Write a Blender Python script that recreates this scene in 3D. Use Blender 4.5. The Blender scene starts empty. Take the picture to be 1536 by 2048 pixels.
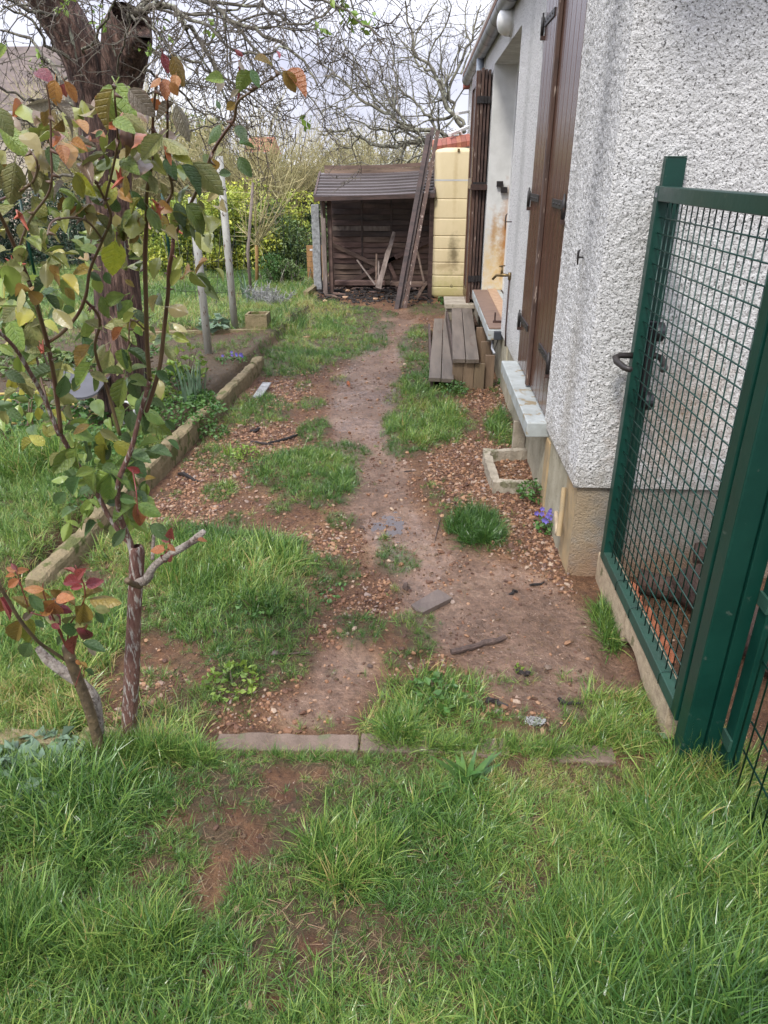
import bpy, math, random
import numpy as np
from mathutils import Vector, Matrix, Quaternion
random.seed(7); rng = np.random.default_rng(7)
S = bpy.context.scene; COL = S.collection; D = bpy.data
R_ = math.radians

# ------------------------------------------------------------------ camera
FPX = 1430.0; CAMH = 1.6
pitch = math.atan(689 / FPX); yaw = math.atan(77 / math.hypot(FPX, 689))
hd = np.array([-math.sin(yaw), math.cos(yaw), 0.])
Fv = hd * math.cos(pitch) + np.array([0, 0, -math.sin(pitch)])
Rv = np.array([math.cos(yaw), math.sin(yaw), 0.]); Uv = np.cross(Rv, Fv)
CP = np.array([0, 0, CAMH])
cam = D.cameras.new('camera'); cam.sensor_width = 36; cam.sensor_fit = 'HORIZONTAL'
cam.lens = FPX / 1536 * 36; cam.clip_start = .05; cam.clip_end = 2000
co = D.objects.new('camera', cam); COL.objects.link(co); S.camera = co
co.matrix_world = Matrix(((Rv[0], Uv[0], -Fv[0], 0), (Rv[1], Uv[1], -Fv[1], 0), (Rv[2], Uv[2], -Fv[2], CAMH), (0, 0, 0, 1)))

# ------------------------------------------------------------------ sky, sun, exposure
SUN_EL = 52; SUN_AZ = 205      # compass-like: direction the light comes FROM, degrees clockwise from +y
W = D.worlds.new('World'); S.world = W; W.use_nodes = True
nt = W.node_tree; nt.nodes.clear()
def N(t, ty, **kw):
    n = t.nodes.new(ty)
    for k, v in kw.items():
        if k.startswith('i_'):
            n.inputs[k[2:].replace('_', ' ')].default_value = v
        else: setattr(n, k, v)
    return n
out = N(nt, 'ShaderNodeOutputWorld'); bg = N(nt, 'ShaderNodeBackground'); bg.inputs[1].default_value = .078
sky = N(nt, 'ShaderNodeTexSky', sky_type='NISHITA', sun_disc=False, sun_elevation=R_(SUN_EL), sun_rotation=R_(SUN_AZ), air_density=1.2, dust_density=2.5, ozone_density=1.5)
tc = N(nt, 'ShaderNodeTexCoord'); mp = N(nt, 'ShaderNodeMapping'); mp.inputs['Scale'].default_value = (1, 1, 2.6)
nt.links.new(tc.outputs['Generated'], mp.inputs[0])
n1 = N(nt, 'ShaderNodeTexNoise', i_Scale=1.7, i_Detail=6., i_Roughness=.55); nt.links.new(mp.outputs[0], n1.inputs[0])
n2 = N(nt, 'ShaderNodeTexNoise', i_Scale=3.1, i_Detail=5., i_Roughness=.5); nt.links.new(mp.outputs[0], n2.inputs[0])
cr = N(nt, 'ShaderNodeValToRGB'); cr.color_ramp.elements[0].position = .33; cr.color_ramp.elements[0].color = (0.25, .25, .25, 1); cr.color_ramp.elements[1].position = .47; cr.color_ramp.elements[1].color = (1, 1, 1, 1)
nt.links.new(n1.outputs[0], cr.inputs[0])
c2 = N(nt, 'ShaderNodeValToRGB'); c2.color_ramp.elements[0].position = .32; c2.color_ramp.elements[0].color = (4.6, 4.75, 5.9, 1); c2.color_ramp.elements[1].position = .68; c2.color_ramp.elements[1].color = (7.6, 7.8, 8.8, 1)
nt.links.new(n2.outputs[0], c2.inputs[0])
mx = N(nt, 'ShaderNodeMixRGB'); nt.links.new(cr.outputs[0], mx.inputs[0]); nt.links.new(sky.outputs[0], mx.inputs[1]); nt.links.new(c2.outputs[0], mx.inputs[2])
# overcast luminance rises steadily from the horizon to the zenith (standard overcast sky)
sz = N(nt, 'ShaderNodeSeparateXYZ'); nt.links.new(tc.outputs['Generated'], sz.inputs[0])
zr = N(nt, 'ShaderNodeMapRange'); zr.inputs[1].default_value = .12; zr.inputs[2].default_value = 1; zr.inputs[3].default_value = 1.; zr.inputs[4].default_value = 2.7; nt.links.new(sz.outputs[2], zr.inputs[0])
vm_ = N(nt, 'ShaderNodeVectorMath', operation='SCALE'); nt.links.new(mx.outputs[0], vm_.inputs[0]); nt.links.new(zr.outputs[0], vm_.inputs[3])
nt.links.new(vm_.outputs[0], bg.inputs[0]); nt.links.new(bg.outputs[0], out.inputs[0])
sl = D.lights.new('sun', 'SUN'); sl.energy = 1.5; sl.angle = R_(10); sl.color = (1, .96, .9)
so = D.objects.new('sun', sl); COL.objects.link(so)
az = R_(SUN_AZ); el = R_(SUN_EL)
sd = Vector((math.sin(az) * math.cos(el), math.cos(az) * math.cos(el), math.sin(el)))
so.rotation_euler = sd.to_track_quat('Z', 'Y').to_euler(); so.location = (0, 0, 8)
S.view_settings.view_transform = 'Standard'; S.view_settings.look = 'None'; S.view_settings.gamma = 1
S.view_settings.use_curve_mapping = False; S.view_settings.exposure = 1.05
S.cycles.max_bounces = 6; S.cycles.diffuse_bounces = 3; S.cycles.glossy_bounces = 2; S.cycles.transmission_bounces = 3

# ------------------------------------------------------------------ pixel of the photo -> place in the world
def ray(px, py): return Fv * FPX + Rv * (px - 768) - Uv * (py - 1024)
def G(px, py, z=0.):
    d = ray(px, py); return CP + d * ((z - CAMH) / d[2])
def Xp(px, py, x):
    d = ray(px, py); return CP + d * (x / d[0])
def Yp(px, py, y):
    d = ray(px, py); return CP + d * (y / d[1])

# ------------------------------------------------------------------ noise
def _h(ix, iy, s):
    n = (ix * 374761393 + iy * 668265263 + s * 982451653) & 0xffffffff
    n = ((n ^ (n >> 13)) * 1274126177) & 0xffffffff
    return ((n ^ (n >> 16)) & 0xffff) / 65535.
def vn(x, y, s=0):
    x = np.asarray(x, float); y = np.asarray(y, float)
    ix = np.floor(x).astype(np.int64); iy = np.floor(y).astype(np.int64)
    fx = x - ix; fy = y - iy; fx = fx * fx * (3 - 2 * fx); fy = fy * fy * (3 - 2 * fy)
    a = _h(ix, iy, s); b = _h(ix + 1, iy, s); c = _h(ix, iy + 1, s); d = _h(ix + 1, iy + 1, s)
    return (a + (b - a) * fx) * (1 - fy) + (c + (d - c) * fx) * fy
def fbm(x, y, o=4, s=0, g=.5):
    r = 0; a = 1; t = 0
    for k in range(o):
        r = r + a * vn(x * 2 ** k, y * 2 ** k, s + k * 17); t += a; a *= g
    return r / t - .5
def sst(a, b, v):
    t = np.clip((v - a) / (b - a), 0, 1); return t * t * (3 - 2 * t)

# ------------------------------------------------------------------ materials
MT = {}
def mat(name, c1, c2=None, scale=8., rough=.7, bump=.0, bscale=30., bdist=.01, detail=5., stretch=None, spots=None, spot_scale=20., spot_cut=.6, spec=.5,
        metal=0., island=0., objrand=0., coat=0., c3=None, streak=None, trans=0., coords='Object', rvar=0., drops=False, patch=None):
    m = D.materials.new(name); m.use_nodes = True; t = m.node_tree; t.nodes.clear(); L = t.links.new
    o = N(t, 'ShaderNodeOutputMaterial'); b = N(t, 'ShaderNodeBsdfPrincipled')
    b.inputs['Roughness'].default_value = rough; b.inputs['Metallic'].default_value = metal; b.inputs['Specular IOR Level'].default_value = spec
    if coat: b.inputs['Coat Weight'].default_value = coat; b.inputs['Coat Roughness'].default_value = .15
    tcn = N(t, 'ShaderNodeTexCoord'); src = tcn.outputs[coords]
    if coords == 'World':
        pass
    mpn = N(t, 'ShaderNodeMapping'); L(src, mpn.inputs[0])
    if stretch: mpn.inputs['Scale'].default_value = stretch
    nz = N(t, 'ShaderNodeTexNoise', i_Scale=scale, i_Detail=detail, i_Roughness=.62); L(mpn.outputs[0], nz.inputs[0])
    col = None
    c2 = c2 or tuple(x * .7 for x in c1)
    r = N(t, 'ShaderNodeValToRGB'); e = r.color_ramp.elements
    e[0].position = .34; e[0].color = (*c2, 1); e[1].position = .66; e[1].color = (*c1, 1)
    if c3: k = e.new(.5); k.color = (*c3, 1)
    L(nz.outputs[0], r.inputs[0]); col = r.outputs[0]
    if island or objrand:
        if island:
            gi = N(t, 'ShaderNodeNewGeometry'); rs = gi.outputs['Random Per Island']
        else:
            gi = N(t, 'ShaderNodeObjectInfo'); rs = gi.outputs['Random']
        hs = N(t, 'ShaderNodeHueSaturation'); amt = island or objrand
        mr = N(t, 'ShaderNodeMapRange'); mr.inputs[3].default_value = 1 - amt; mr.inputs[4].default_value = 1 + amt; L(rs, mr.inputs[0])
        L(mr.outputs[0], hs.inputs['Value']); L(col, hs.inputs['Color'])
        m2 = N(t, 'ShaderNodeMath', operation='MULTIPLY', use_clamp=False); m2.inputs[1].default_value = 7.31; L(rs, m2.inputs[0])
        fr = N(t, 'ShaderNodeMath', operation='FRACT'); L(m2.outputs[0], fr.inputs[0])
        mr2 = N(t, 'ShaderNodeMapRange'); mr2.inputs[3].default_value = .5 - amt * .05; mr2.inputs[4].default_value = .5 + amt * .05; L(fr.outputs[0], mr2.inputs[0]); L(mr2.outputs[0], hs.inputs['Hue'])
        col = hs.outputs[0]
    if spots:
        ns = N(t, 'ShaderNodeTexNoise', i_Scale=spot_scale, i_Detail=4., i_Roughness=.6); L(mpn.outputs[0], ns.inputs[0])
        rr = N(t, 'ShaderNodeValToRGB'); rr.color_ramp.elements[0].position = spot_cut; rr.color_ramp.elements[1].position = spot_cut + .06
        L(ns.outputs[0], rr.inputs[0]); mxx = N(t, 'ShaderNodeMixRGB'); L(rr.outputs[0], mxx.inputs[0]); L(col, mxx.inputs[1]); mxx.inputs[2].default_value = (*spots, 1); col = mxx.outputs[0]
    if patch:     # a wear patch: (centre xyz, radii xyz, colour, softness noise)
        for (cx, rx, pc, cut) in patch:
            gp = N(t, 'ShaderNodeNewGeometry'); sb = N(t, 'ShaderNodeVectorMath', operation='SUBTRACT'); sb.inputs[1].default_value = cx; L(gp.outputs['Position'], sb.inputs[0])
            dv = N(t, 'ShaderNodeVectorMath', operation='DIVIDE'); dv.inputs[1].default_value = rx; L(sb.outputs[0], dv.inputs[0])
            ln = N(t, 'ShaderNodeVectorMath', operation='LENGTH'); L(dv.outputs[0], ln.inputs[0])
            nn = N(t, 'ShaderNodeTexNoise', i_Scale=14., i_Detail=6., i_Roughness=.7); L(gp.outputs['Position'], nn.inputs[0])
            ad = N(t, 'ShaderNodeMath', operation='MULTIPLY_ADD'); ad.inputs[1].default_value = 2.2; L(nn.outputs[0], ad.inputs[0]); L(ln.outputs['Value'], ad.inputs[2])
            mr = N(t, 'ShaderNodeMapRange'); mr.inputs[1].default_value = 2.4; mr.inputs[2].default_value = 1.3; mr.inputs[3].default_value = 0; mr.inputs[4].default_value = cut; L(ad.outputs[0], mr.inputs[0])
            mq = N(t, 'ShaderNodeMixRGB'); L(mr.outputs[0], mq.inputs[0]); L(col, mq.inputs[1]); mq.inputs[2].default_value = (*pc, 1); col = mq.outputs[0]
    L(col, b.inputs['Base Color'])
    if rvar:
        mr = N(t, 'ShaderNodeMapRange'); mr.inputs[3].default_value = max(.05, rough - rvar); mr.inputs[4].default_value = min(1, rough + rvar); L(nz.outputs[0], mr.inputs[0]); L(mr.outputs[0], b.inputs['Roughness'])
    if bump:
        nb = N(t, 'ShaderNodeTexNoise', i_Scale=bscale, i_Detail=6., i_Roughness=.6); L(mpn.outputs[0], nb.inputs[0])
        bp = N(t, 'ShaderNodeBump'); bp.inputs['Strength'].default_value = bump; bp.inputs['Distance'].default_value = bdist
        L(nb.outputs[0], bp.inputs['Height']); L(bp.outputs[0], b.inputs['Normal'])
        if drops:
            vo = N(t, 'ShaderNodeTexVoronoi', i_Scale=drops); L(tcn.outputs[coords], vo.inputs[0])
            mr = N(t, 'ShaderNodeMapRange'); mr.inputs[1].default_value = .28; mr.inputs[2].default_value = .0; L(vo.outputs['Distance'], mr.inputs[0])
            b2 = N(t, 'ShaderNodeBump'); b2.inputs['Strength'].default_value = .9; b2.inputs['Distance'].default_value = .002; L(mr.outputs[0], b2.inputs['Height']); L(bp.outputs[0], b2.inputs['Normal']); L(b2.outputs[0], b.inputs['Normal'])
    if trans:
        tr = N(t, 'ShaderNodeBsdfTranslucent'); L(col, tr.inputs[0]); ms = N(t, 'ShaderNodeMixShader'); ms.inputs[0].default_value = trans
        L(b.outputs[0], ms.inputs[1]); L(tr.outputs[0], ms.inputs[2]); L(ms.outputs[0], o.inputs[0])
    else: L(b.outputs[0], o.inputs[0])
    MT[name] = m; return m

# ------------------------------------------------------------------ mesh building
WL = {}
class MB:
    def __init__(s): s.v = []; s.q = []; s.t = []; s.n = 0; s.ng = []
    def add(s, v, q=None, t=None):
        v = np.asarray(v, float).reshape(-1, 3); s.v.append(v)
        if q is not None and len(q): s.q.append(np.asarray(q, np.int64).reshape(-1, 4) + s.n)
        if t is not None and len(t): s.t.append(np.asarray(t, np.int64).reshape(-1, 3) + s.n)
        s.n += len(v); return s
    def box(s, x0, x1, y0, y1, z0, z1):
        return s.add([(x0, y0, z0), (x1, y0, z0), (x1, y1, z0), (x0, y1, z0), (x0, y0, z1), (x1, y0, z1), (x1, y1, z1), (x0, y1, z1)],
                     [(0, 3, 2, 1), (4, 5, 6, 7), (0, 1, 5, 4), (1, 2, 6, 5), (2, 3, 7, 6), (3, 0, 4, 7)])
    def beam(s, a, b, w, h, up=(0, 0, 1), w2=None, h2=None, seg=1, jit=0.):
        a = np.array(a, float); b = np.array(b, float); d = (b - a) / np.linalg.norm(b - a); up = np.array(up, float)
        r = np.cross(d, up); r /= np.linalg.norm(r); u = np.cross(r, d); w2 = w if w2 is None else w2; h2 = h if h2 is None else h2
        vs = []
        for k in range(seg + 1):
            f = k / seg; c = a + (b - a) * f; ww = (w + (w2 - w) * f) / 2; hh = (h + (h2 - h) * f) / 2
            for (i, j) in ((-1, -1), (1, -1), (1, 1), (-1, 1)):
                vs.append(c + r * i * ww + u * j * hh + (rng.normal(0, jit, 3) if jit else 0))
        q = [(3, 2, 1, 0)]
        for k in range(seg):
            o = k * 4
            for i in range(4): q.append((o + i, o + (i + 1) % 4, o + 4 + (i + 1) % 4, o + 4 + i))
        o = seg * 4; q.append((o, o + 1, o + 2, o + 3))
        return s.add(vs, q)
    def tube(s, p, r, n=6, cap=True):
        p = np.asarray(p, float); k = len(p); r = np.broadcast_to(np.asarray(r, float), (k,))
        d = np.empty_like(p); d[1:-1] = p[2:] - p[:-2]; d[0] = p[1] - p[0]; d[-1] = p[-1] - p[-2]
        d /= np.linalg.norm(d, axis=1)[:, None] + 1e-9
        ref = np.array([.3, .5, .81]) if abs(d[0] @ np.array([.3, .5, .81])) < .9 else np.array([.9, -.3, .1])
        u = np.cross(d, ref); u /= np.linalg.norm(u, axis=1)[:, None] + 1e-9; w = np.cross(d, u)
        a = np.arange(n) * 2 * math.pi / n
        v = p[:, None, :] + r[:, None, None] * (np.cos(a)[None, :, None] * u[:, None, :] + np.sin(a)[None, :, None] * w[:, None, :])
        i = np.arange(k - 1)[:, None] * n; j = np.arange(n)[None, :]; j2 = (j + 1) % n
        q = np.stack([i + j, i + j2, i + n + j2, i + n + j], -1).reshape(-1, 4)
        v = v.reshape(-1, 3)
        if cap:
            v = np.vstack([v, p[:1], p[-1:]]); c0 = k * n; a_ = np.arange(n); b_ = (a_ + 1) % n
            t = np.vstack([np.stack([b_, a_, np.full(n, c0)], 1), np.stack([(k - 1) * n + a_, (k - 1) * n + b_, np.full(n, c0 + 1)], 1)])
            return s.add(v, q, t)
        return s.add(v, q)
    def grid(s, P):       # P: (a,b,3)
        a, b = P.shape[:2]; i = np.arange(a - 1)[:, None] * b; j = np.arange(b - 1)[None, :]
        return s.add(P.reshape(-1, 3), np.stack([i + j, i + b + j, i + b + j + 1, i + j + 1], -1).reshape(-1, 4))
    def lathe(s, prof, c, n=20, axis=(0, 0, 1)):
        a = np.arange(n) * 2 * math.pi / n; ax = np.array(axis, float); ax /= np.linalg.norm(ax)
        u = np.cross(ax, (0, 1, 0) if abs(ax[1]) < .9 else (1, 0, 0)); u /= np.linalg.norm(u); w = np.cross(ax, u)
        v = [np.array(c) + ax * h + r * (math.cos(t) * u + math.sin(t) * w) for r, h in prof for t in a]
        k = len(prof); q = [(i * n + j, i * n + (j + 1) % n, (i + 1) * n + (j + 1) % n, (i + 1) * n + j) for i in range(k - 1) for j in range(n)]
        return s.add(v, q)
    def mesh(s, name, m, off=(0, 0, 0), smooth=False):
        me = D.meshes.new(name); V = np.vstack(s.v) - np.array(off, float)
        q = np.vstack(s.q) if s.q else np.zeros((0, 4), int); t = np.vstack(s.t) if s.t else np.zeros((0, 3), int)
        me.vertices.add(len(V)); me.vertices.foreach_set('co', V.astype(np.float32).ravel())
        li = np.concatenate([q.ravel(), t.ravel()]).astype(np.int32); me.loops.add(len(li)); me.loops.foreach_set('vertex_index', li)
        ls = np.concatenate([np.arange(len(q)) * 4, len(q) * 4 + np.arange(len(t)) * 3]).astype(np.int32)
        me.polygons.add(len(ls)); me.polygons.foreach_set('loop_start', ls)
        me.polygons.foreach_set('use_smooth', np.full(len(ls), smooth, bool))
        if m: me.materials.append(MT[m] if isinstance(m, str) else m)
        me.update(calc_edges=True); return me
    def build(s, name, m, parent=None, smooth=False, bevel=0, kind=None, loc=None):
        off = WL[parent.name] if parent is not None else (loc if loc is not None else (0, 0, 0))
        o = D.objects.new(name, s.mesh(name, m, off, smooth)); COL.objects.link(o)
        WL[o.name] = np.array(off, float)
        if parent is not None: o.parent = parent
        else: o.location = off
        if bevel:
            b = o.modifiers.new('bevel', 'BEVEL'); b.width = bevel; b.segments = 2; b.limit_method = 'ANGLE'; b.angle_limit = R_(40)
        if kind: o['kind'] = kind
        return o
def tag(o, label=None, cat=None, group=None, kind=None):
    if label: o['label'] = label
    if cat: o['category'] = cat
    if group: o['group'] = group
    if kind: o['kind'] = kind
    return o
def thing(name, loc, label, cat, group=None):
    o = D.objects.new(name, None); COL.objects.link(o); o.location = Vector([float(a) for a in loc]); o.empty_display_size = .1
    WL[o.name] = np.array(loc, float); return tag(o, label, cat, group)
def place(name, me, parent, M4):
    o = D.objects.new(name, me); COL.objects.link(o); o.parent = parent
    if parent is not None: M4 = Matrix.Translation(-Vector(WL[parent.name])) @ M4
    o.matrix_local = M4
    WL[o.name] = WL[parent.name] if parent is not None else np.array(M4.translation)
    return o
def frame(p, d, up):
    y = Vector(d).normalized(); z = Vector(up); x = y.cross(z)
    if x.length < 1e-4: x = y.cross(Vector((1, .3, .2)))
    x.normalize(); z = x.cross(y)
    M4 = Matrix((x, y, z)).transposed().to_4x4(); M4.translation = Vector(p); return M4

# colours are real-world base colours
mat('render', (.84, .83, .80), (.62, .61, .585), scale=70, rough=.9, bump=1., bscale=120, bdist=.02, spots=(.15, .145, .135), spot_scale=115, spot_cut=.562, spec=.25,
    patch=[((1.0, 2.72, .72), (.22, .3, .28), (.42, .26, .13), .55), ((.655, 2.95, 1.9), (.2, .12, 1.2), (.3, .3, .3), .6), ((.655, 3.0, .7), (.2, .12, .5), (.4, .36, .28), .4), ((1.3, 2.70, .40), (.9, .3, .13), (.34, .29, .22), .5), ((.64, 4.0, .42), (.2, 1.5, .10), (.34, .30, .22), .5), ((.64, 5.2, 1.6), (.2, .12, 1.2), (.36, .36, .33), .45), ((.64, 3.35, 1.4), (.2, .07, 1.), (.42, .41, .38), .4)])
mat('render_smooth', (.72, .72, .70), (.52, .52, .50), scale=12, rough=.85, bump=.3, bscale=60, bdist=.004)
mat('jamb', (.66, .66, .63), (.55, .55, .52), scale=7, rough=.75, bump=.3, bscale=25, bdist=.004,
    patch=[((.83, 7.7, .65), (.3, .3, .42), (.60, .42, .17), .9), ((.86, 7.7, .98), (.075, .3, .42), (.33, .15, .04), 1.), ((.73, 7.7, 1.02), (.03, .3, .2), (.40, .22, .08), .8)])
mat('plinth', (.40, .36, .26), (.27, .24, .16), scale=9, rough=.9, bump=.7, bscale=150, bdist=.006, spots=(.15, .14, .11), spot_scale=60, spot_cut=.62)
mat('plinth_ochre', (.40, .28, .14), (.28, .22, .13), scale=12, rough=.9, bump=.6, bscale=150, bdist=.005, spots=(.2, .17, .1), spot_scale=50, spot_cut=.64)
mat('plinth_grey', (.33, .30, .25), (.22, .20, .165), scale=14, rough=.95, bump=1., bscale=130, bdist=.014, patch=[((1.0, 2.72, .02), (1.5, .3, .14), (.30, .18, .10), .8), ((.68, 2.72, .3), (.09, .3, .3), (.40, .29, .16), .7)])
mat('blue_paint', (.42, .45, .44), (.30, .32, .30), scale=10, rough=.5, bump=.3, bscale=40, spots=(.25, .20, .12), spot_scale=12, spot_cut=.57)
mat('brown_paint', (.105, .048, .030), (.06, .028, .018), scale=9, rough=.24, bump=.25, bscale=40, bdist=.004, stretch=(1, 1, .07), spots=(.28, .20, .15), spot_scale=55, spot_cut=.665, spec=.5, rvar=.1)
mat('worn_brown', (.10, .055, .038), (.045, .025, .018), scale=30, rough=.7, bump=.5, bscale=80, bdist=.004, stretch=(1, 1, .2), spots=(.34, .27, .22), spot_scale=45, spot_cut=.60)
mat('iron', (.022, .018, .017), (.012, .010, .010), scale=30, rough=.5, bump=.3, bscale=90, bdist=.002, spots=(.07, .03, .015), spot_scale=40, spot_cut=.64)
mat('rust_iron', (.06, .028, .02), (.03, .016, .012), scale=30, rough=.7, bump=.3, bscale=90, bdist=.002)
mat('zinc', (.30, .31, .32), (.20, .21, .22), scale=6, rough=.4, bump=.1, bscale=20, metal=.35)
mat('pvc_blue', (.30, .34, .38), (.24, .27, .31), scale=6, rough=.45)
mat('white_frame', (.72, .72, .70), (.62, .62, .60), scale=6, rough=.4)
mat('lamp_glass', (.72, .72, .69), (.66, .66, .62), scale=4, rough=.2)
mat('glass', (.03, .035, .04), (.02, .02, .025), scale=2, rough=.05)
mat('terracotta', (.33, .11, .065), (.22, .075, .045), scale=20, rough=.8, bump=.4, bscale=60, objrand=.2)
mat('roof_tile', (.22, .12, .08), (.12, .08, .06), scale=9, rough=.9, bump=.4, bscale=30)
mat('tank', (.66, .55, .34), (.58, .48, .28), scale=4, rough=.5, bump=.12, bscale=30, stretch=(1, 1, .5),
    patch=[((.43, 10, .58), (.07, .5, .22), (.12, .09, .04), .85), ((.33, 10, .42), (.2, .5, .06), (.30, .22, .10), .6), ((.35, 10, .1), (.4, .5, .22), (.42, .38, .15), .8), ((.42, 10, 1.5), (.03, .5, .5), (.42, .31, .15), .5)])
mat('strap', (.5, .5, .48), (.4, .4, .4), rough=.6)
mat('old_wood', (.20, .13, .10), (.08, .05, .038), scale=14, rough=.8, bump=.6, bscale=60, bdist=.004, stretch=(.15, 1, 1), objrand=.3)
mat('dark_wood', (.085, .05, .038), (.028, .017, .013), scale=16, rough=.6, bump=.5, bscale=60, bdist=.004, stretch=(.15, 1, 1), objrand=.3)
mat('grey_wood', (.24, .195, .165), (.10, .075, .06), scale=22, rough=.85, bump=.8, bscale=70, bdist=.006, stretch=(1, 1, .15), objrand=.15)
mat('step_wood', (.145, .115, .088), (.08, .063, .048), scale=18, rough=.55, bump=.5, bscale=80, bdist=.003, stretch=(1, .12, 1), objrand=.15, spots=(.10, .07, .05), spot_scale=30, spot_cut=.6, rvar=.2)
mat('side_wood', (.20, .14, .085), (.11, .075, .045), scale=14, rough=.8, bump=.5, bscale=60, stretch=(1, 1, .2), objrand=.2)
mat('plywood', (.24, .155, .11), (.15, .095, .07), scale=10, rough=.6, bump=.3, bscale=70, stretch=(.6, 3, 1), bdist=.002)
mat('osb', (.48, .32, .20), (.36, .22, .13), scale=30, rough=.8, bump=.3)
mat('pale_wood', (.40, .22, .09), (.28, .15, .06), scale=20, rough=.8, bump=.4, stretch=(1, 1, .2))
mat('roof_board', (.13, .11, .105), (.065, .052, .048), scale=12, rough=.5, bump=.4, bscale=60, stretch=(.1, 1, 1), objrand=.2)
mat('char', (.028, .021, .018), (.012, .010, .009), scale=30, rough=.75, bump=.8, bscale=60, objrand=.5)
mat('log', (.09, .052, .036), (.035, .02, .015), scale=18, rough=.8, bump=1., bscale=50, bdist=.015, stretch=(1, .2, .2))
mat('brick_red', (.42, .15, .07), (.3, .10, .05), scale=20, rough=.9, bump=.5)
mat('green_steel', (.004, .040, .027), (.003, .028, .020), scale=5, rough=.36, bump=.08, bscale=30, spots=(.04, .065, .05), spot_scale=28, spot_cut=.66, rvar=.15, spec=.4)
mat('green_dirty', (.018, .062, .042), (.02, .048, .034), scale=10, rough=.55, bump=.2, bscale=40)
mat('black_plastic', (.012, .012, .013), (.009, .009, .01), rough=.35)
mat('handle', (.05, .042, .038), (.03, .026, .024), rough=.45, metal=.3)
mat('box_plastic', (.04, .048, .055), (.035, .04, .05), rough=.5)
mat('brass', (.25, .17, .07), (.12, .09, .05), scale=40, rough=.45, metal=.8, bump=.2)
mat('copper', (.06, .032, .024), (.04, .02, .015), rough=.6, metal=.3)
mat('concrete', (.38, .33, .25), (.24, .205, .15), scale=9, rough=.92, bump=.8, bscale=90, bdist=.008, spots=(.15, .14, .08), spot_scale=8, spot_cut=.60)
mat('kerb_concrete', (.19, .135, .10), (.12, .085, .06), scale=12, rough=.7, bump=.8, bscale=90, bdist=.006, spots=(.12, .12, .06), spot_scale=9, spot_cut=.58)
mat('slab_beige', (.48, .38, .25), (.30, .23, .15), scale=25, rough=.9, bump=.8, bscale=120, bdist=.006, spots=(.16, .14, .07), spot_scale=12, spot_cut=.62)
mat('mossy', (.28, .215, .12), (.15, .125, .06), scale=11, rough=.95, bump=1., bscale=60, bdist=.012, spots=(.09, .10, .025), spot_scale=9, spot_cut=.56)
mat('grey_concrete', (.36, .37, .37), (.16, .16, .155), scale=20, rough=.95, bump=.9, bscale=60, bdist=.01)
mat('pole_paint', (.40, .40, .36), (.28, .27, .23), scale=16, rough=.6, bump=.3, bscale=60, stretch=(1, 1, .3), spots=(.12, .06, .035), spot_scale=50, spot_cut=.60)
mat('bark', (.26, .16, .12), (.03, .018, .015), scale=30, rough=.9, bump=1., bscale=40, bdist=.06, stretch=(1.5, 1.5, .22), c3=(.10, .055, .04), spots=(.28, .29, .22), spot_scale=14, spot_cut=.64)
mat('lichen_bark', (.17, .155, .11), (.035, .028, .022), scale=22, rough=.9, bump=.8, bscale=50, bdist=.01, spots=(.30, .31, .22), spot_scale=30, spot_cut=.56)
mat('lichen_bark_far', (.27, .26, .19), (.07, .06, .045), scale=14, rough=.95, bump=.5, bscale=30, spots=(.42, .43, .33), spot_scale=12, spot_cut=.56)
mat('twig', (.15, .13, .095), (.07, .055, .045), scale=20, rough=.85, island=.3)
mat('olive_twig', (.42, .37, .18), (.25, .22, .10), scale=8, rough=.8, island=.3)
mat('orange_bark', (.35, .19, .06), (.22, .14, .06), scale=14, rough=.8, stretch=(1, 1, .3))
mat('rose_cane', (.095, .036, .028), (.105, .075, .035), scale=9, rough=.45, bump=.3, bscale=60, bdist=.003, stretch=(1, 1, .4))
mat('rose_trunk', (.12, .045, .035), (.20, .11, .08), scale=50, rough=.7, bump=1., bscale=110, bdist=.012, stretch=(2., 2., .35), spots=(.40, .36, .31), spot_scale=48, spot_cut=.54)
mat('green_cane', (.15, .105, .055), (.07, .05, .03), scale=34, rough=.6, bump=.8, bscale=70, bdist=.008, spots=(.26, .22, .15), spot_scale=60, spot_cut=.63)
mat('dead_wood', (.37, .33, .28), (.16, .125, .10), scale=42, rough=.95, bump=1., bscale=90, bdist=.012, spots=(.10, .07, .055), spot_scale=38, spot_cut=.59)
mat('red_shoot', (.20, .045, .04), (.12, .03, .025), scale=20, rough=.4)
mat('bud_orange', (.45, .13, .07), (.28, .06, .04), scale=20, rough=.5)
LC = {'g': ((.10, .17, .035), (.06, .12, .03)), 'd': ((.035, .085, .03), (.025, .06, .028)), 'o': ((.30, .095, .02), (.20, .05, .02)), 'b': ((.17, .115, .02), (.11, .07, .02)),
      'p': ((.15, .12, .075), (.09, .08, .05)), 'y': ((.27, .27, .03), (.16, .19, .03)), 'r': ((.30, .025, .035), (.16, .015, .02)), 'k': ((.15, .145, .055), (.09, .10, .04)), 'v': ((.42, .46, .03), (.30, .36, .03))}
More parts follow.
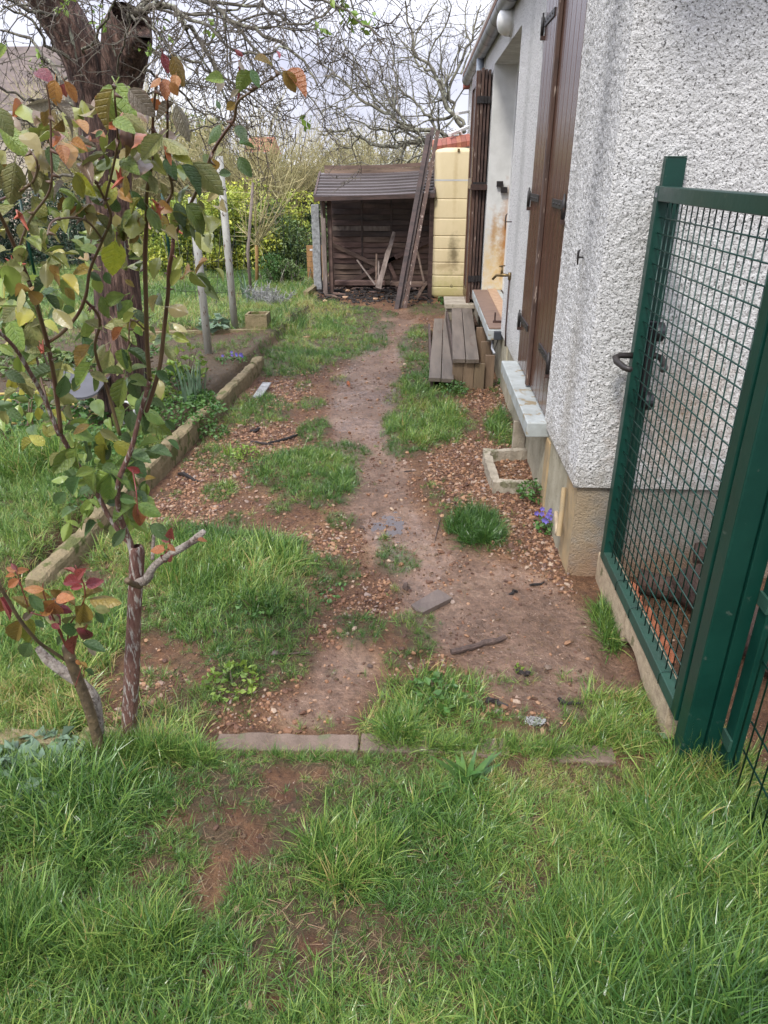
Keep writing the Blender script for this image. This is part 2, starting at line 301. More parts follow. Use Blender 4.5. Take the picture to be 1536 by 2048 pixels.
def leafmat(name, ca, cb, under):
    m = mat(name, ca, cb, scale=5, rough=.30, objrand=.3, trans=.22, drops=26., spec=.5, bump=.25, bscale=14, bdist=.02, rvar=.12)
    t = m.node_tree; L = t.links.new; b = [n for n in t.nodes if n.type == 'BSDF_PRINCIPLED'][0]
    tcn = N(t, 'ShaderNodeTexCoord'); sp = N(t, 'ShaderNodeSeparateXYZ'); L(tcn.outputs['Object'], sp.inputs[0])
    ab = N(t, 'ShaderNodeMath', operation='ABSOLUTE'); L(sp.outputs[0], ab.inputs[0])
    a1 = N(t, 'ShaderNodeMath', operation='MULTIPLY_ADD'); a1.inputs[1].default_value = -.9; L(ab.outputs[0], a1.inputs[0]); L(sp.outputs[1], a1.inputs[2])
    m1 = N(t, 'ShaderNodeMath', operation='MULTIPLY'); m1.inputs[1].default_value = 40.; L(a1.outputs[0], m1.inputs[0])
    sn = N(t, 'ShaderNodeMath', operation='SINE'); L(m1.outputs[0], sn.inputs[0]); mr = N(t, 'ShaderNodeMapRange'); mr.inputs[1].default_value = .55; mr.inputs[2].default_value = 1.; L(sn.outputs[0], mr.inputs[0])
    rib = N(t, 'ShaderNodeMapRange'); rib.inputs[1].default_value = .022; rib.inputs[2].default_value = .006; L(ab.outputs[0], rib.inputs[0])
    mxm = N(t, 'ShaderNodeMath', operation='MAXIMUM'); L(mr.outputs[0], mxm.inputs[0]); L(rib.outputs[0], mxm.inputs[1])
    b3 = N(t, 'ShaderNodeBump', invert=True); b3.inputs['Strength'].default_value = .35; b3.inputs['Distance'].default_value = .02; L(mxm.outputs[0], b3.inputs['Height']); L(b.inputs['Normal'].links[0].from_socket, b3.inputs['Normal']); L(b3.outputs[0], b.inputs['Normal'])
    old = b.inputs['Base Color'].links[0].from_socket; rm = N(t, 'ShaderNodeMath', operation='MULTIPLY'); rm.inputs[1].default_value = .16; L(mxm.outputs[0], rm.inputs[0])
    x = N(t, 'ShaderNodeMixRGB'); L(rm.outputs[0], x.inputs[0]); L(old, x.inputs[1]); x.inputs[2].default_value = (*[c * .55 for c in cb], 1)
    ed = N(t, 'ShaderNodeMapRange'); ed.inputs[1].default_value = .20; ed.inputs[2].default_value = .34; L(ab.outputs[0], ed.inputs[0]); y = N(t, 'ShaderNodeMixRGB'); e2 = N(t, 'ShaderNodeMath', operation='MULTIPLY'); e2.inputs[1].default_value = .5; L(ed.outputs[0], e2.inputs[0]); L(e2.outputs[0], y.inputs[0]); L(x.outputs[0], y.inputs[1]); y.inputs[2].default_value = (*under, 1)
    L(y.outputs[0], b.inputs['Base Color'])
LC = {'g': ((.20, .27, .055), (.12, .19, .04), (.26, .20, .06)), 'd': ((.085, .14, .045), (.06, .11, .035), (.12, .12, .04)), 'o': ((.34, .16, .05), (.25, .10, .03), (.32, .07, .03)), 'b': ((.27, .19, .04), (.18, .13, .035), (.3, .12, .03)),
      'p': ((.22, .18, .12), (.15, .13, .08), (.22, .13, .09)), 'y': ((.36, .34, .05), (.24, .26, .045), (.35, .25, .05)), 'r': ((.26, .05, .05), (.16, .03, .03), (.26, .08, .05)), 'k': ((.26, .25, .09), (.17, .19, .06), (.28, .18, .08)), 'v': ((.50, .52, .05), (.36, .42, .04), (.3, .3, .03))}
for k, (a, b, c) in LC.items(): leafmat('leaf_' + k, a, b, c)
mat('shrub_yellow', (.55, .56, .085), (.19, .28, .05), scale=2.4, rough=.5, island=.35, trans=.15)
mat('shrub_green', (.13, .19, .045), (.06, .10, .03), scale=3, rough=.5, island=.4, trans=.12)
mat('shrub_dark', (.03, .055, .025), (.017, .035, .017), scale=3, rough=.5, island=.4)
mat('shrub_blossom', (.50, .48, .36), (.22, .22, .12), scale=4, rough=.8, island=.3)
mat('shrub_olive', (.28, .28, .11), (.15, .17, .07), scale=4, rough=.8, island=.35)
mat('fresh_leaf', (.24, .33, .05), (.15, .25, .04), scale=9, rough=.45, island=.25, trans=.25)
mat('weed', (.09, .19, .035), (.05, .12, .03), scale=20, rough=.45, island=.25, trans=.2, bump=.2)
mat('grey_leaf', (.16, .24, .15), (.11, .17, .10), scale=20, rough=.5, island=.2, trans=.15, bump=.2)
mat('violet', (.20, .17, .55), (.13, .10, .4), scale=30, rough=.6, island=.2)
mat('hose', (.55, .42, .12), (.4, .3, .1), rough=.6)
mat('white_plastic', (.7, .7, .7), (.6, .6, .6), rough=.4)
mat('seat_plate', (.075, .075, .08), (.05, .05, .055), scale=6, rough=.4)
mat('house_cream', (.55, .48, .38), (.45, .4, .32), scale=2, rough=.9)
mat('house_roof', (.17, .13, .11), (.09, .07, .06), scale=3, rough=.9, stretch=(1, 1, 3))
mat('house_white', (.7, .7, .7), (.6, .6, .6), scale=2, rough=.8)
mat('house_pink', (.5, .16, .13), (.4, .13, .11), scale=2, rough=.9)
mat('slate', (.145, .11, .088), (.085, .062, .05), scale=20, rough=.55, bump=.5, bscale=60, bdist=.003, stretch=(1, .3, 1))
mat('stick', (.11, .072, .055), (.06, .04, .032), scale=40, rough=.8, bump=.9, bscale=80, bdist=.006)
mat('grey_ash', (.4, .4, .38), (.1, .1, .09), scale=70, rough=.95, bump=.8, bscale=90, bdist=.01)

# ================================================================== ground: masks
# grass patches: photo pixel centre, radii, blade height (m), density 0-1, tone 0 dark .. 1 pale yellow green
GR = [(330,1110,160,60,.10,.9,.5),(450,1140,170,75,.12,1,.45),(640,1150,80,35,.05,.9,.2),(480,1240,170,80,.09,1,.4),(520,1320,110,70,.06,.9,.25),(250,1240,130,60,.08,.9,.5),(570,1100,50,22,.05,.9,.3),
 (80,1330,160,110,.12,1,.8),(60,1430,140,70,.12,1,.7),(440,1400,70,35,.06,.7,.5),(270,1180,60,70,.09,.9,.5),(400,1400,45,25,.07,.6,.5),(720,1258,55,32,.05,.9,.25),(330,1440,110,30,.09,.7,.5),
 (450,915,80,30,.05,.7,.5),(440,985,35,22,.06,.9,.5),(600,945,115,48,.07,.95,.25),(640,980,75,42,.08,.95,.3),(670,905,70,25,.05,.9,.25),(560,1018,28,14,.05,.9,.2),(470,1045,32,20,.04,.7,.4),(685,1045,35,20,.04,.6,.3),
 (510,825,75,32,.07,.9,.4),(430,830,50,25,.04,.6,.5),(625,860,35,25,.07,.9,.5),(606,775,16,10,.05,.9,.4),(622,808,28,13,.06,.9,.4),(680,760,20,9,.05,.7,.6),(415,870,50,22,.04,.6,.4),
 (792,1122,45,30,.05,.9,.2),(768,1085,15,17,.05,.8,.3),(950,1062,60,45,.11,1,.05),(905,1030,32,25,.04,.8,.5),(868,988,25,17,.05,.8,.3),(1025,1100,30,18,.03,.3,.3),
 (855,850,88,48,.10,1,.4),(815,893,50,25,.06,.9,.15),(905,845,50,30,.05,.7,.4),(1012,862,45,38,.10,.95,.3),(860,775,75,32,.09,.95,.4),(830,695,38,35,.06,.9,.4),(845,735,45,28,.07,.9,.45),(838,665,25,16,.06,.8,.4),(800,800,35,14,.06,.8,.5),
 (590,650,130,48,.09,1,.7),(645,692,100,42,.08,1,.5),(580,725,85,35,.08,1,.4),(742,685,38,20,.06,.95,.25),(700,640,60,28,.06,.9,.6),(700,702,30,14,.06,.9,.4),(535,612,90,36,.12,1,.8),(760,650,30,10,.05,.8,.3),(780,628,18,7,.05,.8,.3),(640,615,60,14,.07,.8,.7),(760,668,16,8,.05,.8,.3),(735,625,30,6,.05,.8,.4),
 (860,1395,120,48,.10,.9,.6),(870,1440,150,38,.08,.9,.5),(790,1455,80,35,.08,.95,.6),(1225,1425,110,38,.10,.95,.6),(1215,1245,26,40,.12,.95,.3),(1100,1465,160,28,.06,.7,.6),(310,1500,110,25,.12,.9,.5),(900,1490,60,20,.10,.9,.5),
 (830,1250,48,32,.05,.9,.3),(842,1290,30,20,.05,.9,.3),(800,1318,35,20,.05,.8,.35),(790,1180,18,14,.04,.5,.8),(1010,1370,40,20,.04,.3,.5),(1040,1430,50,20,.04,.3,.6),(300,1370,80,30,.06,.5,.5),(620,1440,60,14,.04,.25,.5),
 (860,620,45,14,.05,.5,.3),(900,780,60,22,.05,.5,.3),(1000,780,30,20,.06,.8,.2),(925,1000,18,10,.03,.3,.3),(700,1130,18,8,.03,.5,.9),(430,1330,100,30,.05,.5,.4),(660,1340,14,10,.03,.3,.3),(330,990,25,14,.03,.5,.4),(1075,985,14,20,.05,.6,.2),(655,1450,20,10,.03,.5,.4)]
# bare patches in the near lawn
BR = [(562,1565,62,30),(500,1690,42,55),(415,1790,50,55),(340,1900,50,40),(430,1955,62,40),(345,2030,45,45),(620,1905,35,40),(350,1650,50,22),(270,1760,30,20),
      (420,1830,40,40),(560,1600,40,20),(1200,1640,30,15),(470,1640,30,30),(640,1560,30,20),(100,1870,40,16),(440,1735,40,40)]
BR2 = [(545,2010,50,25)]
def ell(L):     # pixel ellipses -> world ellipses (cx, cy, rx, ry, ...)
    o = []
    for e in L:
        c = G(e[0], e[1]); a = G(e[0] + e[2], e[1]); b0 = G(e[0], e[1] - e[3]); b1 = G(e[0], e[1] + e[3])
        o.append((c[0], (b0[1] + b1[1]) / 2, abs(a[0] - c[0]), abs(b0[1] - b1[1]) / 2) + tuple(e[4:]))
    return o
GW = ell(GR); BW = ell(BR + BR2)
PATH = [(800,625,30),(775,680,42),(745,740,62),(730,790,66),(730,850,66),(735,905,64),(750,970,72),(775,1035,76),(815,1090,85),(880,1150,115),(960,1205,165),(1040,1270,170),(1090,1330,160),(1130,1380,110)]
PATH2 = [(820,610,30),(850,600,60),(760,600,60)]
PW = [(G(a, b)[0], G(a, b)[1], G(a + w, b)[0] - G(a, b)[0]) for a, b, w in PATH]
def wob(x, y): return .05 * fbm(x * 9, y * 9, 3, 5) + .14 * fbm(x * 2.5, y * 2.5, 3, 6)
def path_mask(x, y):
    x = np.asarray(x, float); y = np.asarray(y, float); best = np.full(np.shape(x), 9.)
    for (x0, y0, r0), (x1, y1, r1) in zip(PW[:-1], PW[1:]):
        dx, dy = x1 - x0, y1 - y0; t = np.clip(((x - x0) * dx + (y - y0) * dy) / (dx * dx + dy * dy), 0, 1)
        d = np.hypot(x - x0 - t * dx, y - y0 - t * dy) - (r0 + (r1 - r0) * t); best = np.minimum(best, d)
    for (a, b, r, ry) in ((G(690, 1340)[0], G(690, 1340)[1], .13, .16), (G(640, 1410)[0], G(640, 1410)[1], .12, .10)):
        best = np.minimum(best, (np.hypot((x - a) / r, (y - b) / ry) - 1) * .12)
    return 1 - sst(-.07, .07, best + wob(x, y))
def grass_mask(x, y):
    x = np.asarray(x, float); y = np.asarray(y, float); m = np.zeros(np.shape(x)); w = wob(x, y) * 1.5
    for e in GW:
        d = np.hypot((x - e[0]) / e[2], (y - e[1]) / e[3]); m = np.maximum(m, (1 - sst(.8, 1.15, d + w * .6)) * e[5])
    near = (1 - sst(1.56, 1.68, y + .3 * w)); bare = np.zeros(np.shape(x))
    for e in BW: bare = np.maximum(bare, 1 - sst(.55, 1.1, np.hypot((x - e[0]) / e[2], (y - e[1]) / e[3]) + w * .9))
    m = np.maximum(m, near * (1 - bare))
    lawn = sst(7.2, 7.4, y) * (1 - sst(-1.62, -1.45, x)); m = np.maximum(m, lawn)
    m = np.maximum(m, (1 - sst(-1.68, -1.6, x)) * (1 - sst(3.9, 4.3, y)) * .95)
    m = np.maximum(m, (1 - sst(-1.3, -1.22, x)) * (1 - sst(2.6, 2.8, y)) * .95)
    return m
BX = lambda y: -1.585 + (y - 2.62) * .045          # left face line of the low border wall
def raised(x, y): return .105 * (1 - sst(-.10, -.02, x - BX(y))) * sst(2.0, 2.7, y) * (1 - sst(8.2, 9.5, y) * .6)
def zg(x, y):
    x = np.asarray(x, float); y = np.asarray(y, float)
    nearz = (np.abs(x) < 8) & (y < 16) & (y > -3)
    z = .05 * fbm(x * 1.3, y * 1.3, 3, 1) + .028 * fbm(x * 6, y * 6, 3, 2) + .020 * fbm(x * 24, y * 24, 3, 3, .6)
    z = z * (1 - .5 * path_mask(x, y)) - .012 * path_mask(x, y) + .012 * grass_mask(x, y)
    hole = np.exp(-(((x - .76) / .07) ** 2 + ((y - 2.15) / .28) ** 2)) * .05
    return np.where(nearz, z - hole, 0) + raised(x, y)
def zat(x, y): return float(zg(np.array([x]), np.array([y]))[0])
PUD = G(772, 1048)
def graded(a, b, lo, hi, st):
    v = list(np.arange(lo, hi + 1e-6, st)); s = st; p = v[-1]
    while p < b: s = min(s * 1.35, 25); p += s; v.append(p)
    s = st; p = v[0]; pre = []
    while p > a: s = min(s * 1.35, 25); p -= s; pre.append(p)
    return np.array(pre[::-1] + v)
gx = graded(-220, 220, -2.8, 1.7, .018)
gy = np.concatenate([graded(-60, 0, .75, 3.2, .011), graded(0, 0, 3.215, 6.4, .02), graded(0, 260, 6.43, 11, .045)]); gy = np.unique(gy)
X2, Y2 = np.meshgrid(gx, gy, indexing='ij'); Z2 = zg(X2, Y2); PM = path_mask(X2, Y2); GM = grass_mask(X2, Y2)
pud = 1 - sst(.5, 1.15, np.hypot((X2 - PUD[0]) / .10, (Y2 - PUD[1]) / .17) + fbm(X2 * 22, Y2 * 22, 3, 9) * 1.6)
wet = np.clip(PM * .55 + .5 * sst(.02, .14, fbm(X2 * 4, Y2 * 4, 3, 31)) * PM + pud, 0, 1)
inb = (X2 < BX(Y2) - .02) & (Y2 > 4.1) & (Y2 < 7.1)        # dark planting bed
def ground_material():
    m = D.materials.new('earth'); m.use_nodes = True; t = m.node_tree; t.nodes.clear(); L = t.links.new
    o = N(t, 'ShaderNodeOutputMaterial'); b = N(t, 'ShaderNodeBsdfPrincipled'); L(b.outputs[0], o.inputs[0])
    at = N(t, 'ShaderNodeAttribute', attribute_name='mask'); sp = N(t, 'ShaderNodeSeparateColor'); L(at.outputs['Color'], sp.inputs[0])
    tcn = N(t, 'ShaderNodeTexCoord'); P = tcn.outputs['Object']
    def ramp(n, a, b_, ca, cb, cm=None):
        r = N(t, 'ShaderNodeValToRGB'); r.color_ramp.elements[0].position = a; r.color_ramp.elements[0].color = (*ca, 1); r.color_ramp.elements[1].position = b_; r.color_ramp.elements[1].color = (*cb, 1)
        if cm: e = r.color_ramp.elements.new((a + b_) / 2); e.color = (*cm, 1)
        L(n, r.inputs[0]); return r.outputs[0]
    na = N(t, 'ShaderNodeTexNoise', i_Scale=3.2, i_Detail=8., i_Roughness=.65); L(P, na.inputs[0])
    nb = N(t, 'ShaderNodeTexNoise', i_Scale=38., i_Detail=6., i_Roughness=.7); L(P, nb.inputs[0])
    soil = ramp(na.outputs[0], .35, .65, (.115, .052, .024), (.225, .122, .056), (.165, .082, .038))
    mud = ramp(na.outputs[0], .35, .65, (.125, .076, .048), (.225, .150, .102), (.175, .109, .073))
    mxn = N(t, 'ShaderNodeMixRGB'); L(sp.outputs[0], mxn.inputs[0]); L(soil, mxn.inputs[1]); L(mud, mxn.inputs[2])
    ml = N(t, 'ShaderNodeMixRGB', blend_type='MULTIPLY'); ml.inputs[0].default_value = .85; L(mxn.outputs[0], ml.inputs[1]); L(ramp(nb.outputs[0], .34, .62, (.5, .47, .45), (1.25, 1.22, 1.2)), ml.inputs[2])
    # grit: small light stones pressed in
    vo = N(t, 'ShaderNodeTexVoronoi', i_Scale=85.); L(P, vo.inputs[0])
    grit = N(t, 'ShaderNodeMath', operation='LESS_THAN'); grit.inputs[1].default_value = .17; L(vo.outputs['Distance'], grit.inputs[0])
    vsep = N(t, 'ShaderNodeSeparateColor'); L(vo.outputs['Color'], vsep.inputs[0])
    gt = N(t, 'ShaderNodeMath', operation='GREATER_THAN'); gt.inputs[1].default_value = .72; L(vsep.outputs[0], gt.inputs[0])
    gm = N(t, 'ShaderNodeMath', operation='MULTIPLY'); L(grit.outputs[0], gm.inputs[0]); L(gt.outputs[0], gm.inputs[1])
    g2 = N(t, 'ShaderNodeMixRGB'); L(gm.outputs[0], g2.inputs[0]); L(ml.outputs[0], g2.inputs[1]); L(ramp(vsep.outputs[1], .2, .8, (.30, .17, .10), (.46, .36, .27)), g2.inputs[2])
    # under grass: darker humus ; bed: dark soil
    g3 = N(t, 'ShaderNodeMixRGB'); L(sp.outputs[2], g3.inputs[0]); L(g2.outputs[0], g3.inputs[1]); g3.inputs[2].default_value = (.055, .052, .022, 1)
    L(g3.outputs[0], b.inputs['Base Color'])
    rr = N(t, 'ShaderNodeMapRange'); rr.inputs[3].default_value = .72; rr.inputs[4].default_value = .10; L(sp.outputs[1], rr.inputs[0])
    rn = N(t, 'ShaderNodeMath', operation='MULTIPLY_ADD'); rn.inputs[1].default_value = .25; L(nb.outputs[0], rn.inputs[0]); 
    sbb = N(t, 'ShaderNodeMath', operation='SUBTRACT'); sbb.inputs[1].default_value = .125; L(rr.outputs[0], sbb.inputs[0]); L(sbb.outputs[0], rn.inputs[2]); L(rn.outputs[0], b.inputs['Roughness'])
    nc = N(t, 'ShaderNodeTexNoise', i_Scale=55., i_Detail=9., i_Roughness=.68); L(P, nc.inputs[0])
    ad = N(t, 'ShaderNodeMath', operation='MULTIPLY_ADD'); ad.inputs[1].default_value = .6; L(gm.outputs[0], ad.inputs[0]); L(nc.outputs[0], ad.inputs[2])
    bs = N(t, 'ShaderNodeMapRange'); bs.inputs[3].default_value = 1.; bs.inputs[4].default_value = .22; L(sp.outputs[1], bs.inputs[0])
    bp = N(t, 'ShaderNodeBump'); bp.inputs['Distance'].default_value = .032; L(bs.outputs[0], bp.inputs['Strength']); L(ad.outputs[0], bp.inputs['Height']); L(bp.outputs[0], b.inputs['Normal'])
    MT['earth'] = m
ground_material()
def sheet(name, cells, label=None):
    a, b = X2.shape; idx = np.arange(a * b).reshape(a, b)
    q = np.stack([idx[:-1, :-1], idx[1:, :-1], idx[1:, 1:], idx[:-1, 1:]], -1)[cells].reshape(-1, 4)
    used, inv = np.unique(q.ravel(), return_inverse=True)
    mb = MB(); P = np.stack([X2, Y2, Z2], -1).reshape(-1, 3)[used]; mb.add(P, inv.reshape(-1, 4)); o = mb.build(name, 'earth', smooth=True, kind='structure')
    ca = o.data.color_attributes.new('mask', 'FLOAT_COLOR', 'POINT')
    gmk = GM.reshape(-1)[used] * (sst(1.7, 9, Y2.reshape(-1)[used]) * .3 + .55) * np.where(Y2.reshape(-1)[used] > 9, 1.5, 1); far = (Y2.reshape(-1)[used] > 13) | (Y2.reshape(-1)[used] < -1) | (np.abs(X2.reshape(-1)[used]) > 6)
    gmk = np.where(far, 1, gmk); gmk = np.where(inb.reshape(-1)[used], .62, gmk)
    c = np.stack([PM.reshape(-1)[used], wet.reshape(-1)[used], np.clip(gmk, 0, 1), np.ones(len(used))], 1).astype(np.float32); ca.data.foreach_set('color', c.ravel()); return o
pc = (PM[:-1, :-1] + PM[1:, 1:]) / 2 > .5
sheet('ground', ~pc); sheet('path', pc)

# ================================================================== grass and gravel: instanced tufts and stones
def blade(mb, base, h, az, lean, w, curl, seg=4):
    d = np.array([math.cos(az), math.sin(az), 0]); s = np.array([-d[1], d[0], 0]); p = np.array(base, float); a = lean; vs = []
    for k in range(seg + 1):
        f = k / seg; ww = w * (1 - f ** 1.8) * .5 + .0002; tw = s * math.cos(curl * f) + np.array([0, 0, 1]) * math.sin(curl * f) * .3
        vs += [p - tw * ww, p + tw * ww]; p = p + (d * math.sin(a) + np.array([0, 0, 1]) * math.cos(a)) * h / seg; a += curl / seg
    mb.add(vs, [(2 * k, 2 * k + 1, 2 * k + 3, 2 * k + 2) for k in range(seg)])
def grass_mat(name, ca, cb, cc):
    m = D.materials.new(name); m.use_nodes = True; t = m.node_tree; t.nodes.clear(); L = t.links.new
    o = N(t, 'ShaderNodeOutputMaterial'); b = N(t, 'ShaderNodeBsdfPrincipled'); b.inputs['Roughness'].default_value = .28; b.inputs['Specular IOR Level'].default_value = .5
    at = N(t, 'ShaderNodeAttribute', attribute_name='tone', attribute_type='INSTANCER'); gi = N(t, 'ShaderNodeNewGeometry')
    ad = N(t, 'ShaderNodeMath', operation='MULTIPLY_ADD'); ad.inputs[1].default_value = .75; L(gi.outputs['Random Per Island'], ad.inputs[0])
    s2 = N(t, 'ShaderNodeMath', operation='SUBTRACT'); s2.inputs[1].default_value = .36; L(at.outputs['Fac'], s2.inputs[0]); L(s2.outputs[0], ad.inputs[2])
    r = N(t, 'ShaderNodeValToRGB'); e = r.color_ramp.elements; e[0].position = 0; e[0].color = (*ca, 1); e[1].position = .93; e[1].color = (*cc, 1); k = e.new(.5); k.color = (*cb, 1); k = e.new(.99); k.color = (.42, .33, .13, 1)
    L(ad.outputs[0], r.inputs[0]); L(r.outputs[0], b.inputs['Base Color'])
    tr = N(t, 'ShaderNodeBsdfTranslucent'); L(r.outputs[0], tr.inputs[0]); ms = N(t, 'ShaderNodeMixShader'); ms.inputs[0].default_value = .25
    L(b.outputs[0], ms.inputs[1]); L(tr.outputs[0], ms.inputs[2]); L(ms.outputs[0], o.inputs[0]); MT[name] = m
grass_mat('grass', (.038, .098, .022), (.115, .225, .045), (.31, .41, .09))
tufts = D.collections.new('tuft_sources'); stones = D.collections.new('stone_sources')
def src(colx, name, mb, m, smooth=False):
    o = D.objects.new(name, mb.mesh(name, m, smooth=smooth)); colx.objects.link(o)
for v in range(14):
    mb = MB(); nb_ = 19; bias = rng.uniform(0, 6.28); flop = .35 + .05 * v
    for k in range(nb_):
        r = abs(rng.normal(0, .18)); a = rng.uniform(0, 6.28); az = a + rng.normal(0, .8) if k % 3 else bias + rng.normal(0, .4)
        blade(mb, (r * math.cos(a), r * math.sin(a), -.08), rng.uniform(.5, 1.15), az, abs(rng.normal(.25, .25 + flop * .6)), rng.uniform(.02, .046), rng.uniform(.2, 1.0) + flop * rng.uniform(0, 1.4))
    src(tufts, 'tuft%02d' % v, mb, 'grass')
def stone_mat():
    mat('pebble', (.42, .25, .14), (.30, .15, .08), scale=30, rough=.62, bump=.3, bscale=60)
    t = MT['pebble'].node_tree; b = [n for n in t.nodes if n.type == 'BSDF_PRINCIPLED'][0]; oi = N(t, 'ShaderNodeObjectInfo')
    r = N(t, 'ShaderNodeValToRGB'); e = r.color_ramp.elements; e[0].position = 0; e[0].color = (.085, .045, .03, 1); e[1].position = 1; e[1].color = (.44, .35, .25, 1)
    for p, c in ((.3, (.14, .07, .04)), (.55, (.25, .135, .07)), (.8, (.37, .225, .125)), (.93, (.27, .22, .19))): k = e.new(p); k.color = (*c, 1)
    t.links.new(oi.outputs['Random'], r.inputs[0]); ml = N(t, 'ShaderNodeMixRGB', blend_type='OVERLAY'); ml.inputs[0].default_value = .25
    old = b.inputs['Base Color'].links[0].from_socket; t.links.new(r.outputs[0], ml.inputs[1]); t.links.new(old, ml.inputs[2]); t.links.new(ml.outputs[0], b.inputs['Base Color'])
stone_mat()
gphi = (1 + 5 ** .5) / 2
ICO = np.array([(-1, gphi, 0), (1, gphi, 0), (-1, -gphi, 0), (1, -gphi, 0), (0, -1, gphi), (0, 1, gphi), (0, -1, -gphi), (0, 1, -gphi), (gphi, 0, -1), (gphi, 0, 1), (-gphi, 0, -1), (-gphi, 0, 1)]) / 1.9
ICT = [(0,11,5),(0,5,1),(0,1,7),(0,7,10),(0,10,11),(1,5,9),(5,11,4),(11,10,2),(10,7,6),(7,1,8),(3,9,4),(3,4,2),(3,2,6),(3,6,8),(3,8,9),(4,9,5),(2,4,11),(6,2,10),(8,6,7),(9,8,1)]
def rock(mb, c, s, sq=(1, 1, .6), jit=.2, rz=0.):
    v = ICO * (1 + rng.uniform(-jit, jit, (12, 1))) * np.array(sq) * s; ca, sa = math.cos(rz), math.sin(rz)
    v = np.stack([v[:, 0] * ca - v[:, 1] * sa, v[:, 0] * sa + v[:, 1] * ca, v[:, 2]], 1); mb.add(v + np.array(c), t=ICT)
for v in range(10):
    mb = MB(); rock(mb, (0, 0, 0), .5, (rng.uniform(.8, 1.3), rng.uniform(.55, .9), rng.uniform(.35, .7)), .25); src(stones, 'stone%02d' % v, mb, 'pebble')
def scatter(name, pts, rot, scl, tone, collection, label, cat):
    me = D.meshes.new(name); me.vertices.add(len(pts)); me.vertices.foreach_set('co', np.asarray(pts, np.float32).ravel())
    for an, ty, data in (('rot', 'FLOAT_VECTOR', rot), ('scl', 'FLOAT_VECTOR', scl), ('tone', 'FLOAT', tone)):
        a = me.attributes.new(an, ty, 'POINT'); a.data.foreach_set('vector' if ty == 'FLOAT_VECTOR' else 'value', np.asarray(data, np.float32).ravel())
    o = D.objects.new(name, me); COL.objects.link(o); tag(o, label, cat, kind='stuff')
    ng = D.node_groups.new(name + '_nodes', 'GeometryNodeTree'); ng.interface.new_socket('Geometry', in_out='INPUT', socket_type='NodeSocketGeometry'); ng.interface.new_socket('Geometry', in_out='OUTPUT', socket_type='NodeSocketGeometry')
    gi = ng.nodes.new('NodeGroupInput'); go = ng.nodes.new('NodeGroupOutput'); ip = ng.nodes.new('GeometryNodeInstanceOnPoints'); ci = ng.nodes.new('GeometryNodeCollectionInfo')
    ci.inputs['Collection'].default_value = collection; ci.inputs['Separate Children'].default_value = True; ci.inputs['Reset Children'].default_value = True
    def na(nm, ty):
        n = ng.nodes.new('GeometryNodeInputNamedAttribute'); n.data_type = ty; n.inputs['Name'].default_value = nm; return n.outputs[0]
    ng.links.new(gi.outputs[0], ip.inputs['Points']); ng.links.new(ci.outputs[0], ip.inputs['Instance']); ip.inputs['Pick Instance'].default_value = True
    rv = ng.nodes.new('FunctionNodeRandomValue'); rv.data_type = 'INT'; rv.inputs[4].default_value = 0; rv.inputs[5].default_value = 50
    ng.links.new(rv.outputs[2], ip.inputs['Instance Index'])
    er = ng.nodes.new('FunctionNodeEulerToRotation'); ng.links.new(na('rot', 'FLOAT_VECTOR'), er.inputs[0]); ng.links.new(er.outputs[0], ip.inputs['Rotation']); ng.links.new(na('scl', 'FLOAT_VECTOR'), ip.inputs['Scale'])
    ng.links.new(ip.outputs[0], go.inputs[0]); md = o.modifiers.new('nodes', 'NODES'); md.node_group = ng; return o
GP = []; 
def add_tufts(x, y, h, tone, wf=1.0, tilt=.30):
    n = len(x)
    if n == 0: return
    z = zg(x, y); hh = h * rng.uniform(.65, 1.3, n)
    GP.append((np.stack([x, y, z], 1), np.stack([rng.normal(0, tilt, n), rng.normal(0, tilt, n), rng.uniform(0, 6.28, n)], 1), np.stack([np.maximum(hh, .035) * wf, np.maximum(hh, .035) * wf, hh], 1), np.clip(tone + rng.normal(0, .13, n), 0, 1)))
WH = lambda x: x < .62
# near lawn
n = 9200; x = rng.uniform(-1.25, 1.25, n); y = rng.uniform(.72, 1.72, n)
m = rng.uniform(0, 1, n) < grass_mask(x, y) * np.clip(.10 + .38 * sst(-.3, .1, x) + 1.0 * np.clip(.5 + 2.6 * fbm(x * 4, y * 4, 3, 40), 0, 1) + .5 * sst(.25, .6, x) + .5 * (1 - sst(.8, 1., y)) + .4 * (1 - sst(-.9, -.6, x)), 0, 1); x = x[m]; y = y[m]
hmap = .05 + .075 * np.clip(.45 + 2.0 * fbm(x * 2.2, y * 2.2, 2, 42), 0, 1) + .045 * sst(.25, .7, x) * (1 - sst(1.2, 1.6, y)) + .03 * (1 - sst(.8, 1.1, y)) + .03 * (1 - sst(-.9, -.6, x)) - .035 * np.exp(-((x + .1) / .35) ** 2 - ((y - 1.3) / .3) ** 2)
tone = np.clip(.42 + .9 * fbm(x * 1.7, y * 1.7, 2, 44) + .25 * sst(1.35, 1.6, y) * sst(-.2, .3, x) - .15 * sst(.3, .8, x), 0, 1); hmap = hmap * (1 - .5 * sst(1.42, 1.58, y)); add_tufts(x, y, np.clip(hmap, .03, .17), tone)
HALO = []
